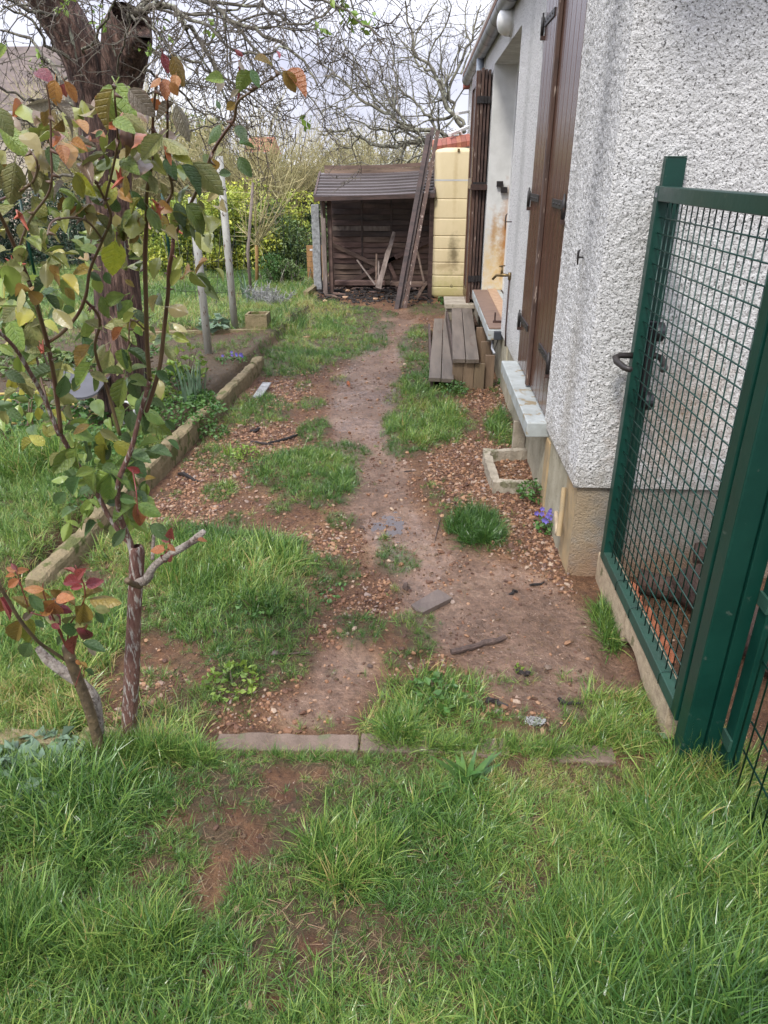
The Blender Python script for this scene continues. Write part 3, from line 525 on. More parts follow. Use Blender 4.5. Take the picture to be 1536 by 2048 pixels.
for e in GW:      # thin growth fading out into the bare soil
    n = int(math.pi * e[2] * e[3] * 2.2 / .0028 / max(1, (math.hypot(e[0], e[1]) / 4.2) ** 2) * .55); a = rng.uniform(0, 6.28, n); r = rng.uniform(.75, 1.75, n); x = e[0] + e[2] * r * np.cos(a); y = e[1] + e[3] * r * np.sin(a)
    k = (rng.uniform(0, 1, n) < np.clip(1.6 - .85 * r, .06, .8) * np.clip(.5 + 2.5 * fbm(x * 9, y * 9, 2, 58), 0, 1)) & (y > 1.72) & (x < .61) & (np.abs(x - BX(y) - .04) > .07); k &= rng.uniform(0, 1, n) > .7 * path_mask(x, y); x = x[k]; y = y[k]; add_tufts(x, y, .02 + .035 * rng.uniform(0, 1, len(x)) ** 2, .45 + 0 * x, 1.0, .4)
for e in GW:
    ar = math.pi * e[2] * e[3] * 1.4; sp = max(.020, .32 * e[4] ** .8 * .11 / .05 * .45); dist = math.hypot(e[0], e[1]); sp = .022 * max(1, dist / 4.2) * (1 + e[4] * 2)
    n = int(ar / (sp * sp) * e[5] * .9); a = rng.uniform(0, 6.28, n); r = np.sqrt(rng.uniform(0, 1.35, n)); x = e[0] + e[2] * r * np.cos(a); y = e[1] + e[3] * r * np.sin(a)
    d = r + wob(x, y) * .9; edge = 1 - sst(.75, 1.15, d); k = (rng.uniform(0, 1, n) < edge) & (y > 1.5); k &= ~((np.abs(x - (BX(y) + .04)) < .06) & (y > 2.5) & (y < 6.2)); k &= ~((x > .62) & (y > 2.7))
    x = x[k]; y = y[k]; hh = e[4] * .74 * (.55 + .55 * edge[k]) * (.8 + .9 * np.clip(fbm(x * 5, y * 5, 2, 51) + .3, 0, 1)); add_tufts(x, y, hh, np.clip(e[6] + .8 * fbm(x * 3, y * 3, 2, 52), 0, 1))
# left lawn in front of and beyond the border wall
n = 9000; x = rng.uniform(-2.9, -1.22, n); y = rng.uniform(1.6, 4.15, n); k = (x < np.where(y > 2.5, BX(y) - .03, -1.18)); k &= rng.uniform(0, 1, n) < .8; x = x[k]; y = y[k]; add_tufts(x, y, .06 + .03 * np.clip(fbm(x * 2, y * 2, 2, 60) + .4, 0, 1), .55 + .8 * fbm(x * 1.5, y * 1.5, 2, 61))
n = 9000; y = rng.uniform(7.25, 13, n); x = rng.uniform(-8, -1.5, n); k = x > -.62 * y - .5; x = x[k]; y = y[k]; add_tufts(x, y, .085 + .05 * np.clip(fbm(x * 2, y * 2, 2, 62) + .4, 0, 1), .52 + .8 * fbm(x * 1.1, y * 1.1, 2, 63), 1.3)
n = 2600; y = rng.uniform(3.9, 7.2, n); x = rng.uniform(-4.5, -1.6, n); k = (rng.uniform(0, 1, n) < .15 + .8 * sst(.05, .2, fbm(x * 1.3, y * 1.3, 2, 66))) & (x < BX(y) - .05); x = x[k]; y = y[k]; add_tufts(x, y, .05 + 0 * x, .5 + 0 * x)
n = 2200; y = rng.uniform(6.1, 7.2, n); x = rng.uniform(-4.6, -1.6, n); k = rng.uniform(0, 1, n) < np.clip(.3 + 2.5 * fbm(x * 2, y * 2, 2, 68), 0, .9); x = x[k]; y = y[k]; add_tufts(x, y, .06 + 0 * x, .5 + 0 * x)
# long floppy clumps
for (px, py, rx, ry, h, tn, num) in ((75, 965, 75, 38, .21, .55, 240), (400, 1150, 90, 40, .14, .5, 140), (1400, 1600, 110, 60, .15, .55, 160), (270, 1520, 100, 18, .12, .5, 110), (575, 660, 40, 20, .15, .3, 90), (950, 1065, 42, 30, .12, .05, 150), (700, 1720, 90, 60, .12, .55, 110), (250, 1900, 120, 60, .13, .5, 150), (1250, 1900, 200, 90, .14, .35, 240), (1420, 1560, 80, 25, .17, .7, 90), (800, 1470, 40, 22, .12, .5, 70), (40, 1900, 80, 90, .15, .4, 130), (1020, 1350, 200, 14, .05, .5, 40), (960, 1500, 240, 12, .09, .5, 200), (330, 1520, 120, 14, .10, .5, 120), (1230, 1480, 90, 25, .10, .6, 120), (620, 1520, 260, 8, .05, .4, 110), (1215, 1250, 12, 40, .09, .4, 60), (1290, 1400, 40, 25, .08, .6, 40)):
    c = G(px, py); rxw = G(px + rx, py)[0] - c[0]; ryw = (G(px, py - ry)[1] - G(px, py + ry)[1]) / 2
    a = rng.uniform(0, 6.28, num); r = np.sqrt(rng.uniform(0, 1, num)); add_tufts(c[0] + rxw * r * np.cos(a), c[1] + ryw * r * np.sin(a), h + 0 * a, tn + 0 * a, .75, .3)
P_, Rr_, S_, T_ = (np.concatenate([g[i] for g in GP]) for i in range(4))
scatter('grass', P_, Rr_, S_, T_, tufts, 'wet green grass growing in tufts and patches over the muddy yard and lawn', 'grass')
print('tufts', len(P_))
# shallow puddle on the path
mat('water', (.07, .048, .035), (.055, .038, .028), scale=20, rough=.03, spec=.9)
PX_, PY_ = np.meshgrid(np.linspace(-1, 1, 60), np.linspace(-1, 1, 80), indexing='ij'); pxx = PUD[0] + PX_ * .11; pyy = PUD[1] + PY_ * .20; pzz = zg(pxx, pyy); lvl = float(np.percentile(pzz[np.hypot(PX_, PY_) < .7], 56))
inside = (np.hypot(PX_, PY_) + fbm(pxx * 25, pyy * 25, 3, 14) * 1.2 < .8); cells = inside[:-1, :-1] & inside[1:, 1:]; idx = np.arange(60 * 80).reshape(60, 80)
m_ = MB(); m_.add(np.stack([pxx, pyy, lvl + 0 * pxx], -1).reshape(-1, 3), np.stack([idx[:-1, :-1], idx[1:, :-1], idx[1:, 1:], idx[:-1, 1:]], -1)[cells].reshape(-1, 4)); m_.build('puddle', 'water', kind='structure')
# gravel
GV = ell([(1000,1000,130,90,1.),(960,920,110,60,.9),(900,1130,60,40,.35),(1080,1090,70,60,1.),(1110,1150,60,40,.6),(1010,950,60,40,1.),(900,960,60,50,.8),(560,790,70,40,.8),(520,880,110,45,.9),(420,960,90,50,1.),(370,1010,80,50,1.),(490,760,40,20,.6),
          (620,1090,130,40,.5),(740,1190,110,50,.6),(480,1420,110,50,.8),(620,1400,130,70,.35),(880,1180,60,30,.35),(850,1320,90,28,.5),(1060,1420,140,45,.5),(770,1450,60,30,.3),(950,1350,90,30,.3),(180,1440,90,30,.6),(320,1380,80,40,.6),
          (1280,1330,40,60,.7),(960,790,60,40,.9),(990,830,50,30,.9),(690,1070,60,50,.5),(840,960,50,50,.3),(600,750,60,30,.4),(1000,1130,100,60,.3),(540,860,60,24,.9),(380,930,60,30,.8),(1035,935,50,30,1.),(650,1290,60,40,.4)])
n = 150000; x = rng.uniform(-1.62, .68, n); y = rng.uniform(1.7, 8.5, n); k = rng.uniform(0, 1, n) < np.clip(3.2 / y, 0, 1) ** 1.2; x = x[k]; y = y[k]
dn = np.full(len(x), .11)
for e in GV: dn = np.maximum(dn, e[4] * (1 - sst(.55, 1.25, np.hypot((x - e[0]) / e[2], (y - e[1]) / e[3]) + wob(x, y) * 1.5)))
pm = path_mask(x, y); dn = np.where(pm > .5, dn * .25, dn) * (.5 + 1.2 * np.clip(.5 + 1.5 * fbm(x * 7, y * 7, 2, 70), 0, 1)); dn *= 1 - .6 * grass_mask(x, y)
k = (rng.uniform(0, 1, len(x)) < dn) & (x > BX(y) + .13); x = x[k]; y = y[k]
s = rng.lognormal(-4.72, .45, len(x)); s = np.clip(s * (1 + .08 * y), .004, .032)
xb = rng.uniform(.85, 1.9, 2500); yb = rng.uniform(.8, 2.6, 2500); x = np.concatenate([x, xb]); y = np.concatenate([y, yb]); s = np.concatenate([s, np.clip(rng.lognormal(-5, .4, 2500), .003, .02)])
z = zg(x, y) + s * .12; n = len(x)
scatter('gravel', np.stack([x, y, z], 1), np.stack([rng.normal(0, .35, n), rng.normal(0, .35, n), rng.uniform(0, 6.28, n)], 1), np.stack([s, s, s], 1), rng.uniform(0, 1, n), stones, 'orange and brown gravel lying over the bare earth of the yard', 'gravel')
print('stones', n)
mat('clod', (.17, .095, .055), (.09, .05, .03), scale=40, rough=.7, bump=.6, bscale=90, objrand=.35)
clods = D.collections.new('clod_sources'); straws = D.collections.new('straw_sources')
for v in range(6): mb = MB(); rock(mb, (0, 0, 0), .5, (rng.uniform(.8, 1.2), rng.uniform(.6, 1), rng.uniform(.35, .6)), .35); src(clods, 'clod%02d' % v, mb, 'clod', True)
n = 48000; x = rng.uniform(-1.6, .8, n); y = .8 + 7 * rng.uniform(0, 1, n) ** 1.5; k = (rng.uniform(0, 1, n) < .35 + .9 * np.clip(fbm(x * 5, y * 5, 3, 77) * 3, -.3, 1)) & ((x > BX(y) + .12) | (y < 2.4)) & ((x < .64) | (y < 2.6)); x = np.concatenate([x[k], rng.uniform(-3.6, -1.55, 6000)]); y = np.concatenate([y[k], rng.uniform(4.1, 7.1, 6000)]); n = len(x); s = np.clip(rng.lognormal(-5.15, .6, n), .002, .02); z = zg(x, y) + s * .1
scatter('soil_crumbs', np.stack([x, y, z], 1), np.stack([rng.normal(0, .3, n), rng.normal(0, .3, n), rng.uniform(0, 6.28, n)], 1), np.stack([s, s, s], 1), rng.uniform(0, 1, n), clods, 'small wet crumbs of brown soil over the path and bare patches', 'soil')
mat('straw', (.25, .17, .08), (.13, .085, .045), scale=30, rough=.7, objrand=.4)
for v in range(6):
    mb = MB()
    for k in range(4): a_ = rng.uniform(0, 6.28); blade(mb, (rng.normal(0, .3), rng.normal(0, .3), .03), rng.uniform(.4, 1.1), a_, 1.42, .028, rng.uniform(-.2, .5))
    src(straws, 'straw%02d' % v, mb, 'straw')
n = 3000; x = rng.uniform(-1.3, 1.2, n); y = .75 + 2.4 * rng.uniform(0, 1, n) ** 1.4; k = ((x < .6) | (y < 1.6)) & (rng.uniform(0, 1, n) < np.where(y < 1.7, 1, .35)) & ((x > BX(y) + .12) | (y < 2.4)); x = x[k]; y = y[k]; n = len(x); s = rng.uniform(.02, .055, n)
scatter('dead_grass', np.stack([x, y, zg(x, y) + rng.uniform(0, .02, n)], 1), np.stack([rng.normal(0, .15, n), rng.normal(0, .15, n), rng.uniform(0, 6.28, n)], 1), np.stack([s, s, s], 1), rng.uniform(0, 1, n), straws, 'pale dead grass blades lying between the green tufts', 'dead grass')

# ================================================================== house
WX = .645; HZ = 3.05; FY = 2.705; RB = .425
house = thing('house', (WX, FY, 0), 'white roughcast house with brown shutters, grey gutter and ochre plinth', 'house')
mb = MB(); DEP = .22; ZT = 2.46
def relief(mb, plane, a0, a1, z0, z1, st=.005, amp=.0038, c=0.):
    a = np.linspace(a0, a1, max(2, int((a1 - a0) / st))); z = np.linspace(z0, z1, max(2, int((z1 - z0) / st))); A, Z = np.meshgrid(a, z, indexing='ij')
    A3, Z3 = A * .8 + Z * .6, Z * .8 - A * .6; d = (fbm(A3 * 62, Z3 * 62, 1, 80 + int(plane == 'x'), .6) + .7 * fbm(A * 88, Z * 88, 1, 83)) * amp * 1.5
    ed = np.minimum(np.minimum(A - a0, a1 - A), np.minimum(Z - z0, z1 - Z)); d = d * np.clip(ed / .01, 0, 1)
    if plane == 'x': mb.grid(np.stack([c - d, A, Z], -1)[::1, ::-1])
    else: mb.grid(np.stack([A, c - d, Z], -1))
relief(mb, 'x', FY, 3.50, RB, HZ, c=WX); relief(mb, 'y', WX, 1.75, RB, 2.3, c=FY)
relief(mb, 'x', 4.66, 5.75, RB, HZ, .012, .003, c=WX)
for (y0, y1, z0, z1) in ((3.5, 4.66, ZT, HZ), (5.75, 7.78, ZT, HZ), (7.78, 12.0, RB, HZ)): mb.add([(WX, y0, z0), (WX, y1, z0), (WX, y1, z1), (WX, y0, z1)], [(0, 3, 2, 1)])
mb.add([(WX, FY, 2.3), (1.75, FY, 2.3), (1.75, FY, HZ), (WX, FY, HZ)], [(0, 1, 2, 3)]); mb.add([(1.75, FY, RB), (6.5, FY, RB), (6.5, FY, HZ), (1.75, FY, HZ)], [(0, 1, 2, 3)])
mb.add([(6.5, FY, 0), (6.5, 12, 0), (6.5, 12, HZ), (6.5, FY, HZ), (WX, 12, 0), (WX, 12, HZ)], [(0, 1, 2, 3), (1, 4, 5, 2)])
mb.add([(WX, FY, RB), (WX, 12, RB), (WX + .02, 12, RB), (WX + .02, FY + .02, RB), (6.5, FY + .02, RB), (6.5, FY, RB)], [(0, 1, 2, 3), (0, 3, 4, 5)])
wl_ = mb.build('wall', 'render', house); sm_ = np.zeros(len(wl_.data.polygons), bool); sm_[:-14] = True; wl_.data.polygons.foreach_set('use_smooth', sm_)
# rounded render corner bead
mb = MB(); zz = np.linspace(RB, HZ, 200); dd = fbm(zz * 60, zz * 0, 2, 91) * .008; mb.tube(np.stack([WX + .010 - dd, FY + .010 + 0 * zz, zz], 1), .0125 + fbm(zz * 70, zz * 0 + 3, 2, 92) * .006, 8); mb.build('wall_corner', 'render', house, smooth=True)
mb = MB(); PX = WX + .018
mb.add([(PX, FY + .22, -.3), (PX, 3.9, -.3), (PX, 3.9, RB + .01), (PX, FY + .22, RB + .01), (PX, 12, -.3), (PX, 12, RB + .01)], [(0, 3, 2, 1), (1, 2, 5, 4)])
mb.build('plinth', 'plinth', house)
MB().add([(PX, FY + .018, -.3), (PX, FY + .22, -.3), (PX, FY + .22, RB + .01), (PX, FY + .018, RB + .01)], [(0, 3, 2, 1)]).build('plinth_corner', 'plinth_ochre', house)['label'] = 'ochre painted end of the plinth at the house corner'
MB().add([(PX, FY + .018, -.3), (6.5, FY + .018, -.3), (6.5, FY + .018, RB + .01), (PX, FY + .018, RB + .01)], [(0, 1, 2, 3)]).build('plinth_front', 'plinth_grey', house)
MB().box(PX - .008, PX + .05, 3.36, 3.47, -.2, .375).build('sill_support', 'plinth_ochre', house, bevel=.006)
# reveals of the open window bay and the closed one
mb = MB(); B2 = (5.75, 7.78)
mb.add([(WX, B2[1], .45), (WX + DEP, B2[1], .45), (WX + DEP, B2[1], ZT), (WX, B2[1], ZT)], [(0, 1, 2, 3)])
mb.build('window_reveal', 'jamb', house)
MB().add([(WX, B2[0], .45), (WX, B2[0], ZT), (WX + DEP, B2[0], ZT), (WX + DEP, B2[0], .45)], [(0, 1, 2, 3)]).build('window_reveal', 'jamb', house)
MB().add([(WX, B2[0], ZT), (WX, B2[1], ZT), (WX + DEP, B2[1], ZT), (WX + DEP, B2[0], ZT)], [(0, 1, 2, 3)]).build('lintel_soffit', 'render_smooth', house)
win = MB().box(WX + DEP - .01, WX + DEP + .05, B2[0], B2[0] + .07, .45, ZT).box(WX + DEP - .01, WX + DEP + .05, B2[1] - .07, B2[1], .45, ZT).box(WX + DEP - .01, WX + DEP + .05, B2[0] + .07, B2[1] - .07, ZT - .07, ZT).box(WX + DEP - .01, WX + DEP + .05, B2[0] + .07, B2[1] - .07, .45, .53).box(WX + DEP - .008, WX + DEP + .05, 6.72, 6.82, .53, ZT - .07).build('window', 'white_frame', house)
for a, b in ((B2[0] + .07, 6.72), (6.82, B2[1] - .07)): MB().box(WX + DEP + .02, WX + DEP + .03, a, b, .53, ZT - .07).build('pane', 'glass', win)
MB().box(WX + .09, WX + .1, 3.5, 4.66, .4, ZT).build('window_backing', 'glass', house)
mb = MB().box(WX + .001, WX + .09, 3.485, 3.5, .45, ZT).box(WX + .001, WX + .09, 4.66, 4.675, .45, ZT).box(WX + .001, WX + .09, 3.485, 4.675, ZT, ZT + .015); mb.build('window_reveal', 'render_smooth', house)
# sills
s1 = MB().box(.548, WX + .085, 3.44, 4.72, .375, .452).build('window_sill', 'blue_paint', house, bevel=.006); s1['label'] = 'pale blue painted sill with flaking patches under the closed shutters'
s2 = MB().box(.548, WX + .2, 5.74, 7.80, .365, .445).build('window_sill', 'blue_paint', house, bevel=.006); s2['label'] = 'pale sill under the open window bay, topped by a wooden board'
# closed shutters: two leaves of grooved boards
def shutter_leaf(y0, y1, label, strip):
    x = WX + .012; n = 5; w = (y1 - y0) / n
    lf = MB().box(x + .012, x + .03, y0, y1, .462, ZT - .004).build('shutter', 'brown_paint', house); lf['label'] = label
    bm = MB().box(-.012, .012, .0015, w - .0015, 0, ZT - .472).mesh('shutter_board', 'brown_paint')
    for k in range(n):
        o = place('board', bm, lf, Matrix.Translation((x, y0 + k * w, .464))); b = o.modifiers.new('bevel', 'BEVEL'); b.width = .0035; b.segments = 1; b.limit_method = 'ANGLE'
    if strip is not None: MB().box(x - .034, x - .012, strip - .022, strip + .022, .462, ZT).build('cover_strip', 'worn_brown', lf, bevel=.003)
    return lf
L1 = shutter_leaf(3.505, 4.075, 'nearer closed leaf of the brown shutters', None); L2 = shutter_leaf(4.085, 4.655, 'farther closed leaf of the brown shutters', 4.10)
for z in (.74, 1.445, 2.30):
    for (lf, y0, y1, hy) in ((L1, 3.51, 3.86, 3.50), (L2, 4.32, 4.65, 4.665)):
        x = WX - .003; sh = MB().box(x - .004, x + .003, y0, y1, z - .018, z + .018).build('strap_hinge', 'iron', lf)
        mb = MB()
        for k in range(4): MB().lathe([(0, -.0035), (.004, -.003), (.0055, 0), (.0055, .002)], (x - .005, y0 + (k + .6) * (y1 - y0) / 4.4, z), 8, (1, 0, 0)).build('rivet', 'iron', lf)
        mb.tube([(x - .009, hy, z - .055), (x - .009, hy, z + .028), (x - .009, hy, z + .03), (x - .009, hy, z + .05)], [.0095, .0095, .006, .005], 10); mb.build('hinge_pin', 'iron', lf, smooth=True)
        MB().box(x - .016, x + .015, hy - .010, hy + .010, z - .075, z - .056).build('hinge_bracket', 'rust_iron', lf)
# folded shutters of the bay
for i, (xa, xb, y0, y1, z0, z1) in enumerate(((.505, .532, 7.86, 8.52, .30, 2.42), (.539, .563, 7.84, 8.50, .34, 2.44), (.571, .594, 7.86, 8.48, .36, 2.43), (.606, .629, 7.88, 8.46, .38, 2.43))):
    lf = MB().box(xa, xb, y0, y1, z0, z1).build('folded_shutter', 'worn_brown' if i < 2 else 'dark_wood', house, bevel=.003)
    if i == 0:
        lf['label'] = 'outermost leaf of the folded brown shutters beside the open bay'
        mbp = MB()
        for (a, b, c, d) in ((y0, y0 + .09, z0, z1), (y1 - .09, y1, z0, z1), (y0 + .09, y1 - .09, z0, z0 + .12), (y0 + .09, y1 - .09, 1.40, 1.50), (y0 + .09, y1 - .09, z1 - .12, z1)): mbp.box(xa - .014, xa - .001, a, b, c, d)
        mbp.build('frame_rail', 'brown_paint', lf)
    for z in (.55, 1.44, 2.18): MB().box(xa - .004, xb + .006, y0 - .012, y0 + .05, z - .03, z + .03).build('strap_hinge', 'iron', lf)
MB().box(.48, .64, 7.80, 7.845, 1.40, 1.45).build('shutter_catch', 'rust_iron', house)
# wall ironwork
MB().box(WX + .085, WX + .145, 7.745, 7.775, 1.43, 1.48).build('hinge_bracket', 'iron', house); MB().box(WX + .13, WX + .19, 7.735, 7.775, 1.375, 1.428).build('hinge_bracket', 'iron', house)
def bracket(y, z, x=WX):
    MB().box(x - .005, x + .05, y - .012, y + .02, z - .05, z - .02).build('hinge_bracket', 'rust_iron', house); MB().tube([(x + .018, y, z - .0195), (x + .018, y, z + .06)], .010, 8).build('hinge_pin', 'rust_iron', house)
bracket(5.80, 2.30, WX + .01); bracket(5.80, 1.50, WX + .02)
MB().box(.60, WX + .03, 5.95, 5.98, .461, .475).build('hinge_bracket', 'rust_iron', house); MB().tube([(.615, 5.965, .4755), (.615, 5.965, .54)], .007, 8).build('hinge_pin', 'rust_iron', house)
def dog(y, z, s):
    MB().tube([(WX + .01, y, z), (WX - .026 * s, y, z)], .004, 6).build('catch_arm', 'iron', house, smooth=True)
    MB().tube([(WX - .028 * s, y - .003, z - .035 * s), (WX - .03 * s, y, z), (WX - .028 * s, y + .003, z + .028 * s), (WX - .022 * s, y, z + .036 * s)], [.003, .005, .005, .003], 6).build('shutter_catch', 'iron', house, smooth=True)
dog(5.55, 1.25, 1.5); dog(3.02, 1.28, .8)
# eaves: gutter with joints, roof
gxc, gz = .592, 2.70; prof = []
mb = MB(); ys = np.arange(2.2, 11.7, .1); aa = np.linspace(math.pi * .98, math.pi * 2.02, 13)
mb.grid(np.array([[(gxc + .066 * math.cos(a), y, gz + .066 * math.sin(a)) for a in aa] for y in (2.2, 11.65)])); gut = mb.build('gutter', 'zinc', house, smooth=True)
for y in np.arange(2.5, 11.7, .5):
    m_ = MB(); m_.grid(np.array([[(gxc + .069 * math.cos(a), yy, gz + .069 * math.sin(a)) for a in aa] for yy in (y, y + .018)])); m_.build('gutter_bracket', 'iron', gut)
MB().tube([(gxc, 11.65, gz - .001), (gxc, 11.66, gz - .001)], .066, 16).build('end_cap', 'zinc', gut)
MB().add([(.535, 2.1, 2.735), (.535, 11.75, 2.735), (3.6, 11.75, 3.85), (3.6, 2.1, 3.85), (.535, 2.1, 2.775), (.535, 11.75, 2.775), (3.6, 11.75, 3.89), (3.6, 2.1, 3.89)], [(0, 1, 2, 3), (7, 6, 5, 4), (0, 4, 5, 1), (1, 5, 6, 2), (3, 7, 4, 0)]).build('roof', 'roof_tile', house)
MB().box(.56, WX, 11.75, 12.05, 2.62, 2.70).build('eave_tile', 'terracotta', house)
MB().box(WX - .01, WX + .02, 2.2, 12., 2.72, 2.84).build('fascia', 'dark_wood', house)
dp = MB().tube([(gxc, 8.98, 2.65), (gxc, 8.98, 2.45), (.60, 8.98, 2.35), (.60, 8.98, -.1)], .04, 14).build('downpipe', 'pvc_blue', house, smooth=True)
MB().lathe([(.042, 0), (.047, .005), (.047, .03), (.042, .035)], (.60, 8.98, 2.28), 14).build('pipe_clip', 'zinc', dp)
MB().lathe([(.042, 0), (.046, .005), (.046, .10), (.042, .105)], (.60, 8.98, .0), 14).build('pipe_foot', 'blue_paint', dp)
for (a, b) in (((.645, 11.5, 2.12), (.36, 11.0, 2.0)), ((.645, 11.7, 2.32), (.46, 11.3, 2.27))): MB().beam(a, b, .05, .035).build('awning_arm', 'white_frame', house)
MB().beam((.645, 11.3, 1.8), (.50, 11.2, 2.05), .06, .02).build('awning_arm', 'white_frame', house)
# lamp
c = Xp(1012, 42, .60); lamp = thing('wall_lamp', (WX, c[1], c[2]), 'oval white glass bulkhead lamp on the wall under the gutter', 'wall lamp')
mb = MB(); mb.box(0, 0, 0, 0, 0, 0) if 0 else None
nn = 24; vs = []
for k, (r, h) in enumerate(((1.0, .0), (1.03, .012), (1.0, .03), (.9, .06), (.7, .082), (.4, .096), (.02, .102))):
    vs.append([(WX - h - .012, c[1] + .14 * r * math.cos(t), c[2] + .095 * r * math.sin(t)) for t in np.linspace(0, 2 * math.pi, nn)])
mb.grid(np.array(vs)); mb.build('glass_cover', 'lamp_glass', lamp, smooth=True)
MB().grid(np.array([[(WX - h, c[1] + .145 * math.cos(t), c[2] + .1 * math.sin(t)) for t in np.linspace(0, 2 * math.pi, nn)] for h in (-.002, .012)])).build('base', 'white_frame', lamp)
# tap
ty = 5.33; tap = thing('garden_tap', (WX, ty, .9), 'brass garden tap on a thin dark pipe against the white wall', 'tap')
MB().tube([(WX - .012, ty, .90), (WX - .014, ty - .02, .55), (WX - .012, ty - .05, .42)], .006, 8).build('supply_pipe', 'copper', tap, smooth=True)
MB().tube([(WX + .005, ty - .05, .42), (WX + .005, ty - .07, .18), (WX + .002, ty - .05, .165)], .006, 8).build('supply_pipe', 'plinth', tap, smooth=True)['label'] = 'lower pipe length painted like the plinth'
MB().tube([(WX - .012, ty, .88), (WX - .012, ty, .93)], .011, 10).tube([(WX - .012, ty, .91), (WX - .06, ty + .03, .91), (WX - .10, ty + .05, .905), (WX - .125, ty + .06, .875)], [.009, .013, .01, .009], 10).tube([(WX - .065, ty + .032, .91), (WX - .065, ty + .032, .965)], [.011, .007], 10).build('spout', 'brass', tap, smooth=True)
MB().beam((WX - .085, ty + .01, .97), (WX - .045, ty + .055, .97), .01, .008).build('tap_handle', 'brass', tap)
MB().box(WX - .005, WX + .01, ty - .03, ty - .012, .66, .675).build('pipe_clip', 'white_frame', tap)
# junction box, tube, boards on the bay sill
jb = thing('junction_box', (.60, 5.73, .38), 'small dark plastic box fixed to the end of the pale sill', 'electrical box')
MB().box(.590, WX + .004, 5.700, 5.738, .375, .440).build('casing', 'box_plastic', jb, bevel=.004)
MB().tube([(.625, 5.72, .376), (.62, 5.76, .33), (.60, 5.72, .28)], .004, 6).build('cable', 'black_plastic', jb, smooth=True)
tag(MB().tube([(.60, 5.86, .36), (.585, 5.74, .30), (.60, 5.66, .275)], .011, 10).build('grey_conduit', 'zinc', smooth=True, loc=(.59, 5.75, .3)), 'short grey metal tube hanging under the end of the sill', 'conduit')
tag(MB().box(.552, WX + .05, 5.76, 7.72, .448, .460).build('sill_board', 'plywood', bevel=.002, loc=(.6, 6.7, .45)), 'wet brown plywood board lying along the sill of the open bay', 'board')
tag(MB().beam((WX + .085, 5.98, .467), (WX + .095, 7.70, .467), .09, .012).build('chipboard_strip', 'osb', loc=(WX + .1, 6.8, .45)), 'pale chipboard strip lying behind the brown plywood on the sill', 'board')

# ================================================================== steps, drain frame, pipes
st = thing('wooden_steps', (.36, 6.8, 0), 'two-tier bench of wet weathered planks below the open window bay', 'wooden steps')
def lv(px, py, z): return G(px, py, z)[:2]
zl, zh = .13, .26
la, lb, lc, ld = lv(857, 755, zl), lv(908, 757, zl), lv(868, 637, zl), lv(905, 637, zl)
ha, hb, hc, hd_ = lv(905, 718, zh), lv(959, 718, zh), lv(903, 612, zh), lv(944, 612, zh)
def deck(a, b, c, d, z, n=2):
    a, b, c, d = map(np.array, (a, b, c, d))
    for k in range(n):
        p0 = a + (b - a) * (k + .02) / n; p1 = a + (b - a) * (k + .97) / n; q0 = c + (d - c) * (k + .02) / n; q1 = c + (d - c) * (k + .97) / n
        if k: p0, p1 = p0 - (0, .01), p1 - (0, .01)
        MB().add([(*p0, z - .032), (*p1, z - .032), (*q1, z - .032), (*q0, z - .032), (*p0, z), (*p1, z), (*q1, z), (*q0, z)], [(0, 3, 2, 1), (4, 5, 6, 7), (0, 1, 5, 4), (1, 2, 6, 5), (2, 3, 7, 6), (3, 0, 4, 7)]).build('plank', 'step_wood', st, bevel=.003)
deck(la, lb, lc, ld, zl); deck(ha, hb, hc, hd_, zh)
y0 = ha[1] + .03
for k in range(3):
    x0 = ha[0] + .005 + k * .085; MB().box(x0, x0 + .082, y0, y0 + .02, -.05, zh - .034 - .004 * k).build('riser_board', 'side_wood', st, bevel=.002)
MB().box(ha[0] + .262, ha[0] + .335, y0 + .04, y0 + .06, -.05, zh + .015).build('side_board', 'side_wood', st, bevel=.002)
MB().box(ha[0] + .262, ha[0] + .36, y0 + .5, y0 + .52, -.05, zh + .02).build('side_board', 'side_wood', st, bevel=.002)
MB().box(ha[0] + .262, ha[0] + .36, y0 + 1.1, y0 + 1.12, -.05, zh + .02).build('side_board', 'side_wood', st, bevel=.002)
MB().box(ha[0] + .015, ha[0] + .035, y0 + .025, hc[1] - .1, -.05, zh - .034).build('side_board', 'dark_wood', st)
MB().box(la[0] + .015, la[0] + .035, la[1] + .03, lc[1] - .1, -.05, zl - .034).build('side_board', 'dark_wood', st)
for k in (.15, .85): MB().box(hb[0] - .03, hb[0] - .005, ha[1] + (hc[1] - ha[1]) * k, ha[1] + (hc[1] - ha[1]) * k + .05, -.05, zh - .034).build('support_post', 'dark_wood', st)
cb0 = G(890, 608, .30); cb1 = G(947, 600, .30)
tag(MB().box(cb0[0], cb1[0], cb0[1], cb0[1] + .5, .25, .30).box(cb0[0] + .02, cb1[0], cb0[1] + .03, cb0[1] + .47, -.05, .25).build('concrete_block', 'concrete', bevel=.006, loc=(cb0[0], cb0[1], 0)), 'pale mossy concrete block at the far end of the wooden steps', 'block')
df = thing('drain_frame', (.42, 3.9, 0), 'low three-sided concrete edging against the plinth under the near sill', 'concrete edging')
def kerbline(mb, a, b, w, h, seg=10, jit=.0025, up=.03):
    a = np.array([*a, 0.]); b = np.array([*b, 0.])
    mb.beam((a[0], a[1], up + h / 2 - .0), (b[0], b[1], up + h / 2), w, h, seg=seg, jit=jit)
A1 = G(968, 905, .06); A2 = G(1046, 893, .06); A3 = G(985, 966, .06); A4 = G(1068, 962, .06)
for a, b in (((A1[0] - .0, A1[1]), (.66, A1[1] + .03)), ((A1[0] + .015, A1[1] - .03), (A3[0] + .015, A3[1] + .03)), ((A3[0], A3[1]), (.66, A3[1] - .01))):
    m_ = MB(); kerbline(m_, a, b, .045, .12, up=-.045); m_.build('edging_piece', 'concrete', df)
